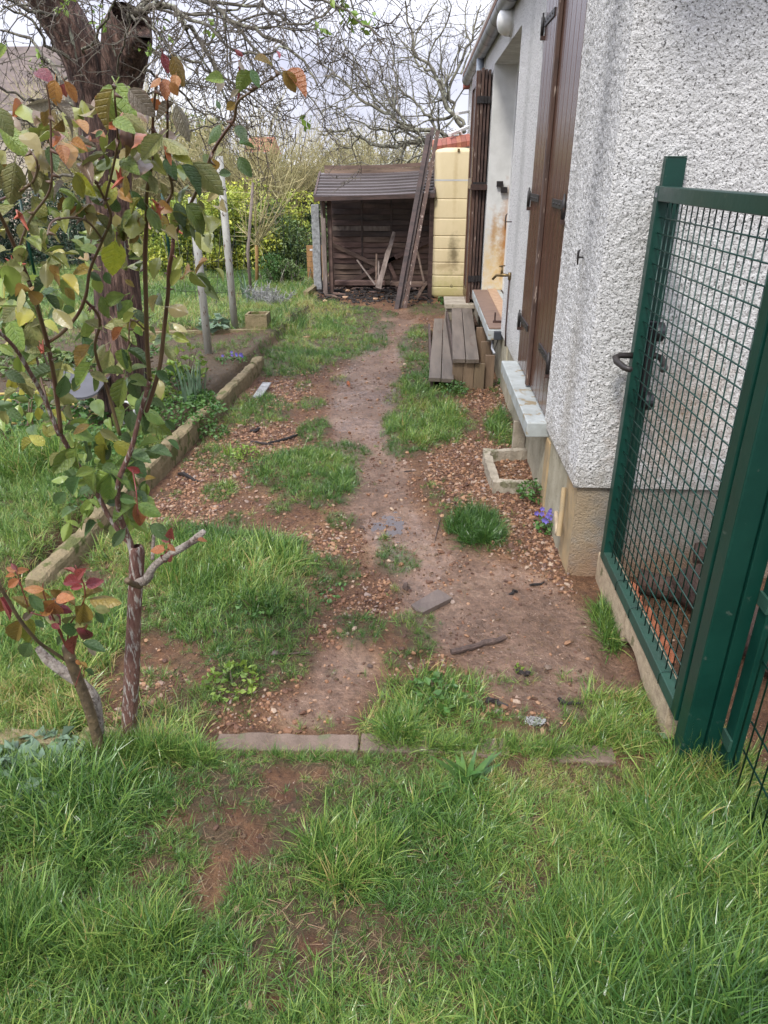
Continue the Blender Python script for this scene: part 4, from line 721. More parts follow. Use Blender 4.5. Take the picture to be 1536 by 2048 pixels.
tag(MB().box(.585, .66, 4.15, 4.19, -.05, .22).build('concrete_slab', 'concrete', bevel=.004, loc=(.62, 4.17, 0)), 'small upright concrete slab standing between sill support and edging', 'slab')
for (p, q, r, lab) in (((1128, 975), (1117, 1072), .011, 'longer cream painted pipe leaning on the corner of the plinth'), ((1112, 1025), (1114, 1068), .010, 'short broken cream pipe leaning beside the longer one')):
    a = Xp(*p, .645); b = Xp(*q, .625); o = MB().tube([a, (a + b) / 2 + (.002, 0, 0), b], r, 12, cap=False).tube([a, b], r * .8, 12).build('cream_pipe', 'plinth_ochre', smooth=True, loc=tuple(b)); tag(o, lab, 'pipe')
o.data.materials[0] = MT['slab_beige']

# ================================================================== gate and fence
gt = thing('metal_gate', (.795, 1.66, .1), 'green steel garden gate with wire mesh infill, standing by the house corner', 'gate')
gx0, gx1, gy0, gy1, gz0, gz1 = .775, .815, 1.665, 2.655, .135, 1.545
MB().box(gx0, gx1, gy1 - .045, gy1, gz0, gz1).build('stile', 'green_steel', gt, bevel=.003)
MB().box(gx0, gx1, gy0, gy0 + .045, gz0, gz1).build('stile', 'green_steel', gt, bevel=.003)
MB().box(gx0, gx1, gy0 + .045, gy1 - .045, gz1 - .045, gz1).build('rail', 'green_steel', gt, bevel=.003)
MB().box(gx0, gx1, gy0 + .045, gy1 - .045, gz0, gz0 + .045).build('rail', 'green_dirty', gt, bevel=.003)
vw = MB().tube([(0, 0, 0), (0, 0, gz1 - gz0 - .09)], .0023, 5).mesh('wire_upright', 'green_steel', smooth=True)
hw = MB().tube([(0, 0, 0), (0, gy1 - gy0 - .09, 0)], .0024, 5).mesh('wire_cross', 'green_steel', smooth=True)
nv = 18; nh = 26
for k in range(1, nv + 1): place('mesh_wire', vw, gt, Matrix.Translation((.797, gy0 + .045 + k * (gy1 - gy0 - .09) / (nv + 1), gz0 + .045)))
for k in range(1, nh + 1): place('mesh_wire', hw, gt, Matrix.Translation((.7925, gy0 + .045, gz0 + .045 + k * (gz1 - gz0 - .09) / (nh + 1))))
for yy in (2.38, 2.19, 1.83): MB().tube([(gx0 - .003, yy, gz0 + .005), (gx0 - .004, yy, gz0 + .04), (.785, yy + .004, gz0 + .05), (gx1 + .003, yy + .006, gz0 + .047), (gx1 + .003, yy + .004, gz0)], .0016, 5).build('wire_tie', 'green_steel', gt, smooth=True)
MB().box(gx0 + .005, gx0 + .015, gy1 + .0003, gy1 + .004, gz1 - .03, gz1 - .01).build('end_plug', 'black_plastic', gt)
MB().box(gx0 - .0015, gx0 + .001, gy1 - .036, gy1 - .018, gz1 - .034, gz1 - .020).build('label_plate', 'zinc', gt)
# lever handles, one each side, and the lock case
hz = .985; hy = gy1 - .03
def lever(sx):
    x0 = gx0 if sx < 0 else gx1
    MB().tube([(x0, hy, hz), (x0 + sx * .045, hy, hz), (x0 + sx * .062, hy - .012, hz - .006), (x0 + sx * .062, hy - .035, hz - .014), (x0 + sx * .05, hy - .10, hz - .02), (x0 + sx * .035, hy - .125, hz - .02)], [.011, .011, .012, .012, .011, .010], 12).build('lever_handle', 'handle', gt, smooth=True)
lever(-1); lever(1)
MB().box(gx1 + .0005, gx1 + .028, gy1 - .055, gy1 - .004, hz - .16, hz + .10).build('lock_case', 'black_plastic', gt, bevel=.004)
for z in (hz + .095, hz - .155): MB().lathe([(0, 0), (.032, 0), (.034, .006), (.034, .026), (.028, .03), (0, .03)], (gx1 + .012, gy1 - .075, z), 20, (1, 0, 0)).build('lock_knob', 'black_plastic', gt, smooth=False)
lp = thing('latch_post', (.85, 2.68, 0), 'green steel strike post fixed on the white wall behind the gate', 'post')
MB().box(.800, .868, 2.662, 2.698, .0, 1.63).build('post', 'green_steel', lp, bevel=.003); MB().box(.802, .866, 2.660, 2.6998, 1.6302, 1.634).build('cap', 'green_dirty', lp)
MB().box(.80, .85, 2.640, 2.6615, hz - .1, hz + .12).build('strike_plate', 'black_plastic', lp, bevel=.003)
hp = thing('hinge_post', (.83, 1.61, 0), 'square green steel post carrying the hinges of the gate', 'post')
MB().box(.776, .836, 1.592, 1.652, -.15, 2.0).build('post', 'green_steel', hp, bevel=.004)
MB().box(.838, .875, 1.585, 1.625, -.1, 2.0).build('side_channel', 'green_steel', hp, bevel=.002)
for z in (.42, 1.2): MB().tube([(.80, 1.659, z - .03), (.80, 1.659, z + .03)], .008, 10).build('hinge', 'green_dirty', hp, smooth=True)
fe = thing('mesh_fence', (.87, 1.2, 0), 'green welded wire fence panel beside the gate, at the right edge', 'fence')
MB().box(.880, .915, 1.535, 1.584, -.05, 2.0).build('clip_post', 'green_steel', fe, bevel=.003)
for z in (.17, .62, 1.0): MB().box(.872, .8795, 1.53, 1.582, z - .02, z + .02).build('clip', 'green_dirty', fe, bevel=.001)
vm = MB().tube([(0, 0, 0), (0, 0, 1.9)], .0025, 5).mesh('fence_upright', 'green_steel', smooth=True)
for k in range(13): place('wire', vm, fe, Matrix.Translation((.892, 1.525 - k * .05, .03)))
for z in (.06, .16, .26, .46, .66, .76, .86, 1.06, 1.26, 1.46, 1.56, 1.66, 1.86):
    dz = .02 if z in (.76, .86, .16, .26) else 0
    MB().tube([(.897 + dz * .8, 1.53, z), (.897, .9, z)], .003, 5).build('wire', 'green_steel', fe, smooth=True)
for (x0, y0, z0) in ((.80, 1.66, .10),):
    tag(MB().tube([(.80, 1.70, .115), (.835, 1.655, .13), (.86, 1.60, .10), (.90, 1.53, .12), (.89, 1.50, .05), (.84, 1.50, .03), (.80, 1.52, .06), (.84, 1.56, .09), (.90, 1.56, .02)], .002, 5).build('loose_wire', 'green_steel', smooth=True, loc=(.85, 1.55, .1)), 'loose green tying wire twisted round the foot of the gate post', 'wire')
for i, (y0, y1, zb0, zb1, lab) in enumerate(((2.245, 2.70, -.05, .0, 'farther beige concrete gravel board under the gate'), (1.735, 2.24, .045, .015, 'nearer beige concrete gravel board under the gate, undercut and mossy'))):
    n = 16; P = []
    yy = np.linspace(y1, y0, n); zb = np.linspace(zb0, zb1, n) + (.02 * fbm(yy * 9, yy * 0, 2, 21 + i) if i else 0)
    if i: zb = .02 + .045 * np.exp(-((yy - 2.12) / .12) ** 2) + .012 * fbm(yy * 14, yy * 0, 2, 5) - .01
    P = np.stack([np.stack([yy * 0 + x, yy, z], 1) for x, z in ((.845, zb), (.784, zb), (.781, yy * 0 + .06), (.781, yy * 0 + .126), (.786, yy * 0 + .131), (.845, yy * 0 + .132), (.845, zb))], 1)
    m_ = MB().grid(P); m_.add([P[0, k] for k in range(6)] , [(0, 1, 2, 3), (0, 3, 4, 5)]); m_.add([P[-1, k] for k in range(6)], [(3, 2, 1, 0), (5, 4, 3, 0)])
    tag(m_.build('gravel_board', 'slab_beige', loc=(.82, (y0 + y1) / 2, 0)), lab, 'concrete board')
# logs and brick bits behind the gate
def logobj(a, b, r, lab, m='log'):
    a = np.array(a, float); b = np.array(b, float); p = [a + (b - a) * f + rng.normal(0, r * .05, 3) for f in np.linspace(0, 1, 7)]
    return tag(MB().tube(p, np.full(7, r) * rng.uniform(.92, 1.05, 7), 14).build('log', m, smooth=False, loc=tuple(a)), lab, 'log')
logobj((.93, 2.62, .05), (1.22, 2.45, .05), .05, 'thin dark log lying along the foot of the wall behind the gate')
logobj((1.12, 2.55, .08), (1.30, 1.98, .09), .085, 'thick brown log behind the gate mesh, cut end facing left')
logobj((1.15, 2.63, .17), (1.40, 2.58, .20), .045, 'dark log resting on top of the thick one against the wall')
tag(MB().box(1.32, 1.42, 1.80, 1.88, -.05, .75).build('wood_post', 'side_wood', bevel=.004, loc=(1.37, 1.84, 0)), 'brown wooden post standing behind the green fence', 'post')
tag(MB().box(1.42, 1.9, 1.75, 2.1, .10, .15).build('wood_board', 'dark_wood', bevel=.004, loc=(1.5, 1.9, .1)), 'dark board resting behind the brown post at the right edge', 'board')
bs = thing('brick_edging', (.90, 2.4, 0), 'strip of broken orange bricks along the inside of the gate', 'bricks')
for k in range(9):
    m_ = MB(); rock(m_, (.905 + rng.uniform(-.01, .01), 2.56 - k * .055, .03 + zat(.9, 2.56 - k * .055)), .04, (.5, 1.1, .8), .2); m_.build('brick', 'brick_red', bs)

# ================================================================== kerbs and the border wall
kb = thing('kerb', (0, 1.68, 0), 'flush row of old concrete kerb pieces between lawn and yard', 'kerb')
for (x0, x1, ya, yb) in ((-1.9, -1.05, 1.60, 1.62), (-1.02, -.73, 1.64, 1.645), (-.60, -.16, 1.655, 1.665), (-.155, .30, 1.67, 1.665), (.305, .62, 1.665, 1.66)):
    z = zat((x0 + x1) / 2, ya) ; MB().beam((x0, ya, z - .018), (x1, yb, z - .012), .07, .06, seg=14, jit=.0025).build('kerb_stone', 'kerb_concrete' if x0 > -1 else 'mossy', kb, bevel=.005)
bw = thing('border_wall', (-1.45, 4.3, 0), 'low mossy concrete border wall along the left planting bed', 'low wall')
yb = 2.42
while yb < 6.1:
    ln = min(rng.uniform(.42, .55), 6.12 - yb); ln = max(ln, .2); xa = BX(yb) + .045; xb_ = BX(yb + ln) + .045; n = 12
    ht = .122 + rng.uniform(-.008, .008) - .035 * (yb < 2.6); w = .07 + rng.uniform(-.003, .005)
    m_ = MB(); yy = np.linspace(yb + .006, yb + ln - .006, n); xx = np.linspace(xa, xb_, n) + fbm(yy * 8, yy * 0, 2, 4) * .012
    sec = []
    for (dx, dz) in ((-w / 2, -.08), (-w / 2, ht * .7), (-w / 2 + .006, ht), (0, ht + .004), (w / 2 - .008, ht), (w / 2, ht - .012), (w / 2 + .004, ht * .45), (w / 2 + .002, -.06)):
        sec.append(np.stack([xx + dx + fbm(yy * 22 + dx * 50, yy * 0 + dz * 9, 2, 7) * .016, yy, dz + 0 * yy + fbm(yy * 20, yy * 0 + dx * 60, 3, 8) * (.022 if dz > .05 else 0)], 1))
    P = np.stack(sec, 1)[:, ::-1]; m_.grid(P); k = P.shape[1]
    m_.add(P[0], [(0, 1, 6, 7), (1, 2, 5, 6), (2, 3, 4, 5)]); m_.add(P[-1], [(7, 6, 1, 0), (6, 5, 2, 1), (5, 4, 3, 2)])
    m_.build('block', 'mossy', bw); yb += ln
for k, (px, py, s_) in enumerate(((118, 1165, .05), (88, 1180, .042), (150, 1162, .036), (70, 1200, .03))):
    c = G(px, py); m_ = MB(); rock(m_, (c[0], c[1], zat(c[0], c[1]) + .012), s_, (1.2, .8, .55), .3, rng.uniform(0, 3)); m_.build('rubble', 'mossy', bw)
for (a, b, z, h, lab) in ((G(300, 690), G(540, 683), 0, .12, 'dark concrete edging at the back of the planting bed, below the poles'), (G(150, 722), G(425, 716), 0, .05, 'thin concrete edging just in front of the dark one')):
    m_ = MB(); m_.beam((a[0], a[1], h / 2 - .02), (b[0], b[1], h / 2 - .02), .06, h + .06, seg=20, jit=.002)
    tag(m_.build('bed_edging', 'mossy' if h > .1 else 'concrete', loc=((a[0] + b[0]) / 2, a[1], 0)), lab, 'edging')
c = G(515, 683); zc = zat(c[0], c[1])
pt = thing('stone_planter', (c[0], c[1], zc), 'small square yellowish stone planter filled with grass', 'planter')
w = .11; MB().box(c[0] - w, c[0] + w, c[1] - .0, c[1] + .02, zc, zc + .15).box(c[0] - w, c[0] + w, c[1] + .18, c[1] + .2, zc, zc + .15).box(c[0] - w, c[0] - w + .02, c[1] + .02, c[1] + .18, zc, zc + .15).box(c[0] + w - .02, c[0] + w, c[1] + .02, c[1] + .18, zc, zc + .15).build('pot', 'mossy', pt)
MB().box(c[0] - w + .02, c[0] + w - .02, c[1] + .02, c[1] + .18, zc, zc + .12).build('soil', 'earth', pt)
# poles
for (b_, t_, r, lab) in (((420, 732), (384, 395), .034, 'nearer tall pale painted pole with rusty stains, by the bed edging'), ((472, 678), (438, 312), .036, 'farther tall white pole with rust spots, left of the planter')):
    a = G(*b_); top = Yp(*t_, a[1]); tag(MB().tube([(a[0], a[1], -.1), (a[0] + (top[0] - a[0]) * .5, a[1], top[2] * .5), (top[0], a[1], top[2])], r, 14).build('metal_pole', 'pole_paint', smooth=True, loc=(a[0], a[1], 0)), lab, 'pole')

# ================================================================== wood store, tank, leaning boards
ws = thing('wood_store', (-.55, 10.2, 0), 'brown wooden log store with sagging slatted roof and woven panel back', 'log store')
XL, XR, YF, YBK = -1.29, .14, 10.1, 10.75
MB().box(XL - .03, XL + .03, YF - .035, YF + .035, -.05, 1.26).build('post', 'grey_wood', ws, bevel=.004)
MB().box(XL + .045, XL + .10, YF + .05, YF + .11, -.05, 1.26).build('post', 'old_wood', ws, bevel=.004)
MB().box(XR - .035, XR + .025, YF - .035, YF + .035, -.05, 1.3).build('post', 'old_wood', ws, bevel=.004)
for x in (XL, XR): MB().box(x - .025, x + .025, YBK + .03, YBK + .09, -.05, 1.5).build('post', 'old_wood', ws, bevel=.004)
sag = lambda x: -.018 * math.sin(math.pi * (x - XL) / (XR - XL)) + .045 * (x - XL) / (XR - XL)
nsl = 8
for k in range(nsl):
    f0 = k / nsl; f1 = (k + .96) / nsl; xs = np.linspace(XL - .1, XR + .03, 10); P = []
    for x in xs:
        s_ = sag(x); ya, yb2 = YF - .16 + f0 * .62, YF - .16 + f1 * .62 + .02; za, zb2 = 1.27 + f0 * .27 + s_ + .012, 1.27 + f1 * .27 + s_ - .003
        P.append([(x, yb2, zb2 - .012), (x, ya, za - .02), (x, ya, za), (x, yb2, zb2), (x, yb2, zb2 - .012)])
    P = np.array(P); m_ = MB().grid(P); m_.add(P[0, :4], [(0, 1, 2, 3)]); m_.add(P[-1, :4], [(3, 2, 1, 0)]); m_.build('roof_slat', 'roof_board', ws)
for k in range(2):
    m_ = MB(); xs = np.linspace(XL - .02, XR + .03, 9); z0 = 1.53 + k * .05
    P = np.array([[(x, YF + .47, z0 + sag(x)), (x, YF + .455, z0 + sag(x)), (x, YF + .455, z0 + .047 + sag(x)), (x, YF + .47, z0 + .047 + sag(x)), (x, YF + .47, z0 + sag(x))] for x in xs]); m_.grid(P); m_.build('ridge_board', 'old_wood', ws)
MB().beam((XL - .09, YF - .15, 1.235 + sag(XL)), (XR + .03, YF - .15, 1.235 + sag(XR)), .025, .05, seg=6).build('eave_board', 'dark_wood', ws)
for x in (XL - .08, XR + .02): MB().beam((x, YF - .14, 1.26 + sag(x)), (x, YF + .47, 1.53 + sag(x)), .022, .06).build('rafter', 'dark_wood', ws)
MB().beam((XL + .02, YF - .02, 1.02), (XL + .02, YF - .13, 1.22), .03, .05).build('brace', 'dark_wood', ws)
MB().box(XL, XR, YBK + .016, YBK + .028, .03, 1.5).build('back_board', 'dark_wood', ws)
cols = [XL + .04, -.83, -.42, XR - .02]; nr = 15
for r in range(nr):
    for c_ in range(3):
        x0, x1 = cols[c_] + .004, cols[c_ + 1] - .004; z0 = .07 + r * .073; sgn = 1 if (r + c_) % 2 else -1; xs = np.linspace(x0, x1, 8); f = (xs - x0) / (x1 - x0)
        if r == 10 and c_ < 2: pass
        yv = YBK - .012 - sgn * .022 * np.sin(np.pi * f); gap = .066 * (1 - .12 * np.sin(np.pi * f) * rng.uniform(0, 1))
        P = np.array([[(x, y, z0), (x, y - .006, z0), (x, y - .006, z0 + g_), (x, y, z0 + g_), (x, y, z0)] for x, y, g_ in zip(xs, yv, gap)])
        m_ = MB().grid(P); o = m_.build('slat', 'old_wood' if r < 9 else 'dark_wood', ws)
        if r == 10 and c_ < 2: o.data.materials[0] = MT['grey_wood']; o['label'] = 'pale replacement slat across the dark woven back'
for x in (cols[1], cols[2]): MB().box(x - .012, x + .012, YBK - .03, YBK - .0, .05, 1.2).build('upright', 'dark_wood', ws)
for (a, b, w) in (((663, 488), (752, 530), .055), ((690, 572), (790, 515), .06), ((770, 525), (865, 478), .06), ((775, 520), (800, 575), .05)):
    p0 = Yp(*a, YBK - .07); p1 = Yp(*b, YBK - .07); MB().beam(p0, p1, .02, w, up=(0, 0, 1)).build('diagonal_brace', 'old_wood', ws, bevel=.002)
MB().box(XL + .08, -.50, YBK - .24, YBK - .1, .09, .15).build('base_beam', 'old_wood', ws, bevel=.006)
MB().box(-.42, XR - .04, YBK - .3, YBK - .08, .10, .14).build('base_beam', 'old_wood', ws, bevel=.004)
tag(MB().box(-.02, .0, 10.35, 10.42, -.02, .10).box(-.32, -.30, 10.35, 10.42, -.02, .10).box(-.34, .02, 10.34, 10.56, .10, .115).build('low_shelf', 'old_wood', loc=(-.15, 10.4, 0)), 'low plank shelf on the floor inside the log store', 'shelf')
def lean(a, b, ya, yb, w, th, lab, m, nm='loose_board', cat='board', w2=None, seg=8, jit=.001):
    p0 = Yp(*a, ya); p1 = Yp(*b, yb); return tag(MB().beam(p0, p1, w, th, up=(0, 1, 0), w2=w2, seg=seg, jit=jit).build(nm, m, loc=tuple(p0)), lab, cat)
lean((756, 577), (788, 465), 10.15, 10.5, .075, .03, 'broad weathered grey board leaning inside the log store', 'grey_wood', w2=.05, jit=.004)
lean((752, 572), (753, 508), 10.22, 10.45, .02, .02, 'thin upright lath beside the broad grey board', 'old_wood')
lean((757, 570), (757, 522), 10.2, 10.3, .022, .02, 'short pale lath just left of the broad grey board', 'grey_wood')
lean((751, 570), (714, 520), 10.15, 10.45, .02, .015, 'thin slanting batten leaning left in the log store', 'grey_wood')
lean((848, 564), (834, 500), 10.15, 10.5, .025, .02, 'thin batten leaning right of the tall leaning boards', 'old_wood')
lean((833, 597), (852, 566), 9.75, 10.1, .035, .02, 'short brown batten propped against the right post', 'old_wood')
for (a, b, m, lab, w, th, dy) in (((792, 622), (857, 268), 'dark_wood', 'left dark brown board of the three tall ones leaning on the log store', .055, .035, 0), ((808, 622), (876, 262), 'worn_brown', 'right brown board of the three tall ones leaning on the log store', .05, .035, .03), ((800, 616), (866, 256), 'dark_wood', 'hindmost dark board between the two tall leaning boards', .045, .03, .07)):
    lean(a, b, 9.2 + dy, 10.22 + dy, w, th, lab, m, 'leaning_board', 'board', seg=10)
# charred debris
for k in range(70):
    px = rng.uniform(640, 862); py = rng.uniform(576, 606) if k % 3 else rng.uniform(582, 596)
    if 775 < px < 800 and py > 600: continue
    c = G(px, py); an = rng.normal(0, .5); ln = rng.uniform(.05, .2); z = zat(c[0], c[1]); r = rng.uniform(.006, .018); d = np.array([math.cos(an), math.sin(an), rng.normal(0, .12)]) * ln / 2; m_ = MB()
    p0 = np.array([c[0], c[1], z + r + rng.uniform(0, .04)]); m_.tube([p0 - d, p0 + rng.normal(0, r, 3) * .8, p0 + d], [r * .8, r, r * .6], 5)
    tag(m_.build('charred_stick', 'char' if rng.uniform() < .85 else 'old_wood', loc=tuple(p0)), ('charred dark stick in the debris by the left post of the log store' if px < 700 else 'charred dark stick in the middle of the debris before the log store' if px < 775 else 'charred dark stick in the debris right of the tall leaning boards'), 'stick', 'charred sticks heaped before the log store, ' + ('left' if px < 700 else 'middle' if px < 775 else 'right'))
m_ = MB()
for k in range(1500):
    px = rng.uniform(636, 866); py = rng.normal(590, 8); c = G(px, np.clip(py, 572, 612)); rock(m_, (c[0], c[1], zat(c[0], c[1]) + rng.uniform(0, .015)), rng.uniform(.006, .026), (1.2, .8, .5), .4, rng.uniform(0, 6))
tag(m_.build('charcoal_bits', 'char'), 'black charred crumbs and bark covering the ground before the log store', 'debris', kind='stuff')
for i, (px, py) in enumerate(((697, 586), (650, 608), (752, 601), (678, 592), (690, 600))):
    c = G(px, py); m_ = MB(); rock(m_, (c[0], c[1], zat(c[0], c[1]) + .03), .035, (1.2, .8, .6), .3); tag(m_.build('wood_chip', 'osb', loc=tuple(c)), ('pale chip highest on the black debris heap', 'pale chip at the left end of the black debris', 'pale chip near the foot of the tall leaning boards', 'pale chip in the middle of the black debris heap', 'pale chip at the front edge of the black debris')[i], 'wood chip')
# concrete post and its neighbours
tag(MB().beam((-1.42, 10.32, -.05), (-1.42, 10.32, 1.16), .105, .10, up=(0, 1, 0), seg=14, jit=.003).build('concrete_post', 'grey_concrete', bevel=.006, loc=(-1.42, 10.32, 0)), 'grey stained concrete post at the left end of the log store', 'post')
wp = thing('garden_screen', (-1.62, 11.2, 0), 'small pale wooden panel behind the wire left of the concrete post', 'panel')
a = Yp(616, 565, 11.2); b = Yp(636, 490, 11.2); hgt = (b[2] - .02) / 7
for k in range(7): MB().box(a[0], b[0] + .06, 11.19, 11.21, .02 + k * hgt, .02 + (k + .93) * hgt).build('board', 'pale_wood', wp)
MB().box(a[0] + .05, a[0] + .09, 11.185, 11.189, b[2] - .08, b[2] - .055).build('tag', 'white_plastic', wp)
a = G(612, 602); b = G(655, 567); tag(MB().beam((a[0], a[1], .05), (b[0], b[1], .05), .07, .14, seg=6, jit=.003).build('edge_sleeper', 'mossy', loc=(a[0], a[1], 0)), 'short wooden sleeper edging left of the log store', 'sleeper')
# tank
tk = thing('water_tank', (.42, 10.2, 0), 'tall cream plastic rain tank with horizontal ribs, between log store and house', 'water tank')
ys = [604, 574, 551, 525, 498, 472, 437, 398, 302]; lv_ = [Yp(880, y, 10.0)[2] for y in ys]; lv_[0] = 0
mb = MB(); cx, cy, hx, hy_ = .41, 10.28, .255, .28
def rr(h, s):
    o = []
    for k in range(28):
        t = k / 28 * 2 * math.pi; ct, st_ = math.cos(t), math.sin(t); e = .28
        o.append((cx + hx * s * np.sign(ct) * abs(ct) ** e, cy + hy_ * s * np.sign(st_) * abs(st_) ** e, h))
    return o + [o[0]]
P = [rr(.0, .86), rr(.012, .93), rr(.04, .985), rr(.055, 1.)]
for i in range(8):
    z0, z1 = lv_[i], lv_[i + 1]; 
    if i: P += [rr(z0 - .003, .968), rr(z0 + .003, .968), rr(z0 + .0045, .990), rr(z0 + .010, 1.0), rr(z0 + .014, 1.001)]
    P += [rr(z1 - .018, 1.001), rr(z1 - .012, 1.0), rr(z1 - .006, .990)]
P += [rr(lv_[-1] + .004, .97), rr(lv_[-1] + .02, .90), rr(lv_[-1] + .04, .5), rr(lv_[-1] + .045, .01)]
mb.grid(np.array(P)[:, ::-1]); tb = mb.build('tank_body', 'tank', tk, smooth=True)
zs = Yp(900, 362, 10.0)[2]; m_ = MB(); q0 = np.array(rr(zs, 1.008)); q1 = np.array(rr(zs + .018, 1.008)); m_.grid(np.stack([q0, q1])[:, ::-1]); m_.build('strap', 'strap', tk)
MB().lathe([(0, -.006), (.012, -.005), (.016, .004)], (.42, 9.997, .17), 10, (0, -1, 0)).build('drain_plug', 'black_plastic', tk)
MB().box(.43, .46, 9.985, 10.0, lv_[-1] - .01, lv_[-1] + .025).build('lid_clip', 'brass', tk)
cw = thing('coping_wall', (.42, 10.8, 0), 'low wall with a sloping red tile coping behind the cream tank', 'wall')
z0 = Yp(870, 305, 10.75)[2]; z1 = Yp(947, 292, 10.75)[2]; xa, xb_ = Yp(868, 300, 10.7)[0], .64
MB().add([(xa, 10.72, 0), (xb_, 10.72, 0), (xb_, 10.72, z1), (xa, 10.72, z0), (xa, 11.2, 0), (xb_, 11.2, 0), (xb_, 11.2, z1 + .1), (xa, 11.2, z0 + .1)], [(0, 1, 2, 3), (1, 5, 6, 2), (5, 4, 7, 6), (4, 0, 3, 7), (3, 2, 6, 7)]).build('wall', 'render_smooth', cw)
for k in range(8):
    f0, f1 = k / 8, (k + .94) / 8; xA, xB = xa - .02 + (xb_ - xa + .02) * f0, xa - .02 + (xb_ - xa + .02) * f1; zA, zB = z0 + (z1 - z0) * f0, z0 + (z1 - z0) * f1
    m_ = MB().add([(xA, 10.66, zA), (xB, 10.66, zB), (xB, 10.66, zB + .065), (xA, 10.66, zA + .065), (xA, 11.2, zA + .1), (xB, 11.2, zB + .1), (xB, 11.2, zB + .165), (xA, 11.2, zA + .165)], [(0, 1, 2, 3), (3, 2, 6, 7), (1, 5, 6, 2), (4, 0, 3, 7), (0, 4, 5, 1)]); m_.build('coping_tile', 'terracotta', cw)

# ================================================================== small things on the ground
def onground(px, py): c = G(px, py); z = zat(c[0], c[1]); c = G(px, py, z); return np.array([c[0], c[1], z])
a, b, c, d = (onground(*p) for p in ((822, 1215), (845, 1230), (905, 1202), (875, 1185)))
m_ = MB(); zt = max(a[2], b[2], c[2], d[2]) + .012; pts = [a, (a + b) / 2 + (-.004, -.004, 0), b, c, d]
m_.add([(p[0], p[1], zt - .02) for p in pts] + [(p[0], p[1], zt - .012 * (i in (0, 1))) for i, p in enumerate(pts)], [(0, 1, 6, 5), (1, 2, 7, 6), (2, 3, 8, 7), (3, 4, 9, 8), (4, 0, 5, 9)], [(5, 6, 7), (5, 7, 8), (5, 8, 9)])
tag(m_.build('slate_piece', 'slate', loc=tuple(a)), 'flat broken brown slate with a nail hole lying on the mud', 'slate')
m_ = MB(); c = onground(860, 1201); m_.lathe([(.0, .0005), (.006, .0005)], (c[0], c[1], zt), 8); tag(m_.build('slate_hole', 'black_plastic', loc=tuple(c)), 'dark nail hole in the flat slate', 'hole') if 0 else None
a, b = onground(903, 1309), onground(1010, 1280); n = 9; f = np.linspace(0, 1, n)[:, None]; p = a + (b - a) * f + rng.normal(0, .0022, (n, 3)); p[:, 2] += .012
tag(MB().tube(p, .0105 + rng.normal(0, .0012, n), 7).build('stick', 'stick', loc=tuple(a)), 'thick dark brown stick lying on the mud right of the path', 'stick')
a, b = onground(513, 798), onground(535, 778); zt = max(a[2], b[2]) + .03
tag(MB().beam((a[0], a[1], a[2] + .006), (b[0], b[1], b[2] + .05), .07, .012).build('slate_strip', 'slate', bevel=.002, loc=tuple(a)), 'narrow grey slate strip leaning on the soil by the border wall', 'slate').data.materials[0] = MT['grey_concrete']
for (p, q, r, lab) in (((540, 888), (597, 872), .012, 'longest black twig on the gravel left of the path'), ((500, 885), (545, 893), .009, 'short black twig touching the longest one'), ((505, 865), (520, 860), .014, 'small charred stump piece on the orange gravel'), ((360, 950), (400, 965), .012, 'bent black twig beside the border wall'),
                       ((1018, 1192), (1035, 1183), .008, 'small dark bark scrap on the mud in front of the plinth'), ((1060, 1172), (1090, 1165), .006, 'small black stick by the house corner'), ((808, 944), (832, 943), .005, 'tiny dark nail-like twig right of the path'), ((1030, 1345), (1060, 1350), .012, 'dark leaf scrap beside the small green seedling'),
                       ((975, 1405), (1010, 1415), .012, 'black rotten twig in the gravel before the kerb'), ((1110, 1405), (1160, 1412), .009, 'dark twig in the gravel near the gate'), ((620, 1308), (540, 1310), .004, 'thin stalk lying in the grass left of the path'), ((880, 1035), (870, 1085), .003, 'thin dry straw beside the dark grass tuft')):
    a, b = onground(*p), onground(*q); f = np.linspace(0, 1, 5)[:, None]; pp = a + (b - a) * f + rng.normal(0, r * .5, (5, 3)); pp[:, 2] += r * .7
    tag(MB().tube(pp, r * np.array([.7, 1, .9, .8, .4]), 6).build('twig', 'char' if 'straw' not in lab and 'stalk' not in lab else 'stick', loc=tuple(a)), lab, 'twig')
for (px, py, s, lab, m) in ((811, 1178, .026, 'upright brown flint standing in the mud above the slate', 'stick'), (724, 1058, .022, 'dark brown stone left of the puddle', 'stick'), (697, 770, .028, 'small reddish brick fragment standing on the path', 'brick_red'), (995, 962, .016, 'small orange stone against the concrete edging', 'brick_red'), (740, 1335, .017, 'flat brown stone at the edge of the bare mound', 'stick'), (1095, 1338, .02, 'flat reddish stone half sunk in the mud', 'kerb_concrete'), (430, 1265, .02, 'dark stone lying in the long grass', 'slate'), (550, 1310, .022, 'grey stone in the grass left of the path', 'slate'), (920, 1135, .015, 'pale flat stone on the wet path', 'kerb_concrete'), (668, 1348, .014, 'flat tan stone on the bare mound', 'kerb_concrete'), (475, 1820, .014, 'cream stone on the bare earth of the near lawn', 'osb'), (498, 2012, .014, 'pale leaf-like stone at the bottom of the lawn', 'osb')):
    c = onground(px, py); m_ = MB(); rock(m_, (c[0], c[1], c[2] + s * .4), s, (.8, .6, 1.1 if 'standing' in lab else .4), .25, rng.uniform(0, 3)); tag(m_.build('stone', m, loc=tuple(c)), lab, 'stone')
c = onground(1070, 1445); m_ = MB()
for k in range(220):
    a_ = rng.uniform(0, 6.28); r_ = rng.uniform(.3, 1); rock(m_, (c[0] + .035 * r_ * math.cos(a_), c[1] + .018 * r_ * math.sin(a_), c[2] + rng.uniform(0, .012)), rng.uniform(.0015, .004), jit=.4)
tag(m_.build('ash_heap', 'grey_ash', kind='stuff'), 'little heap of speckled grey ash near the kerb', 'ash')
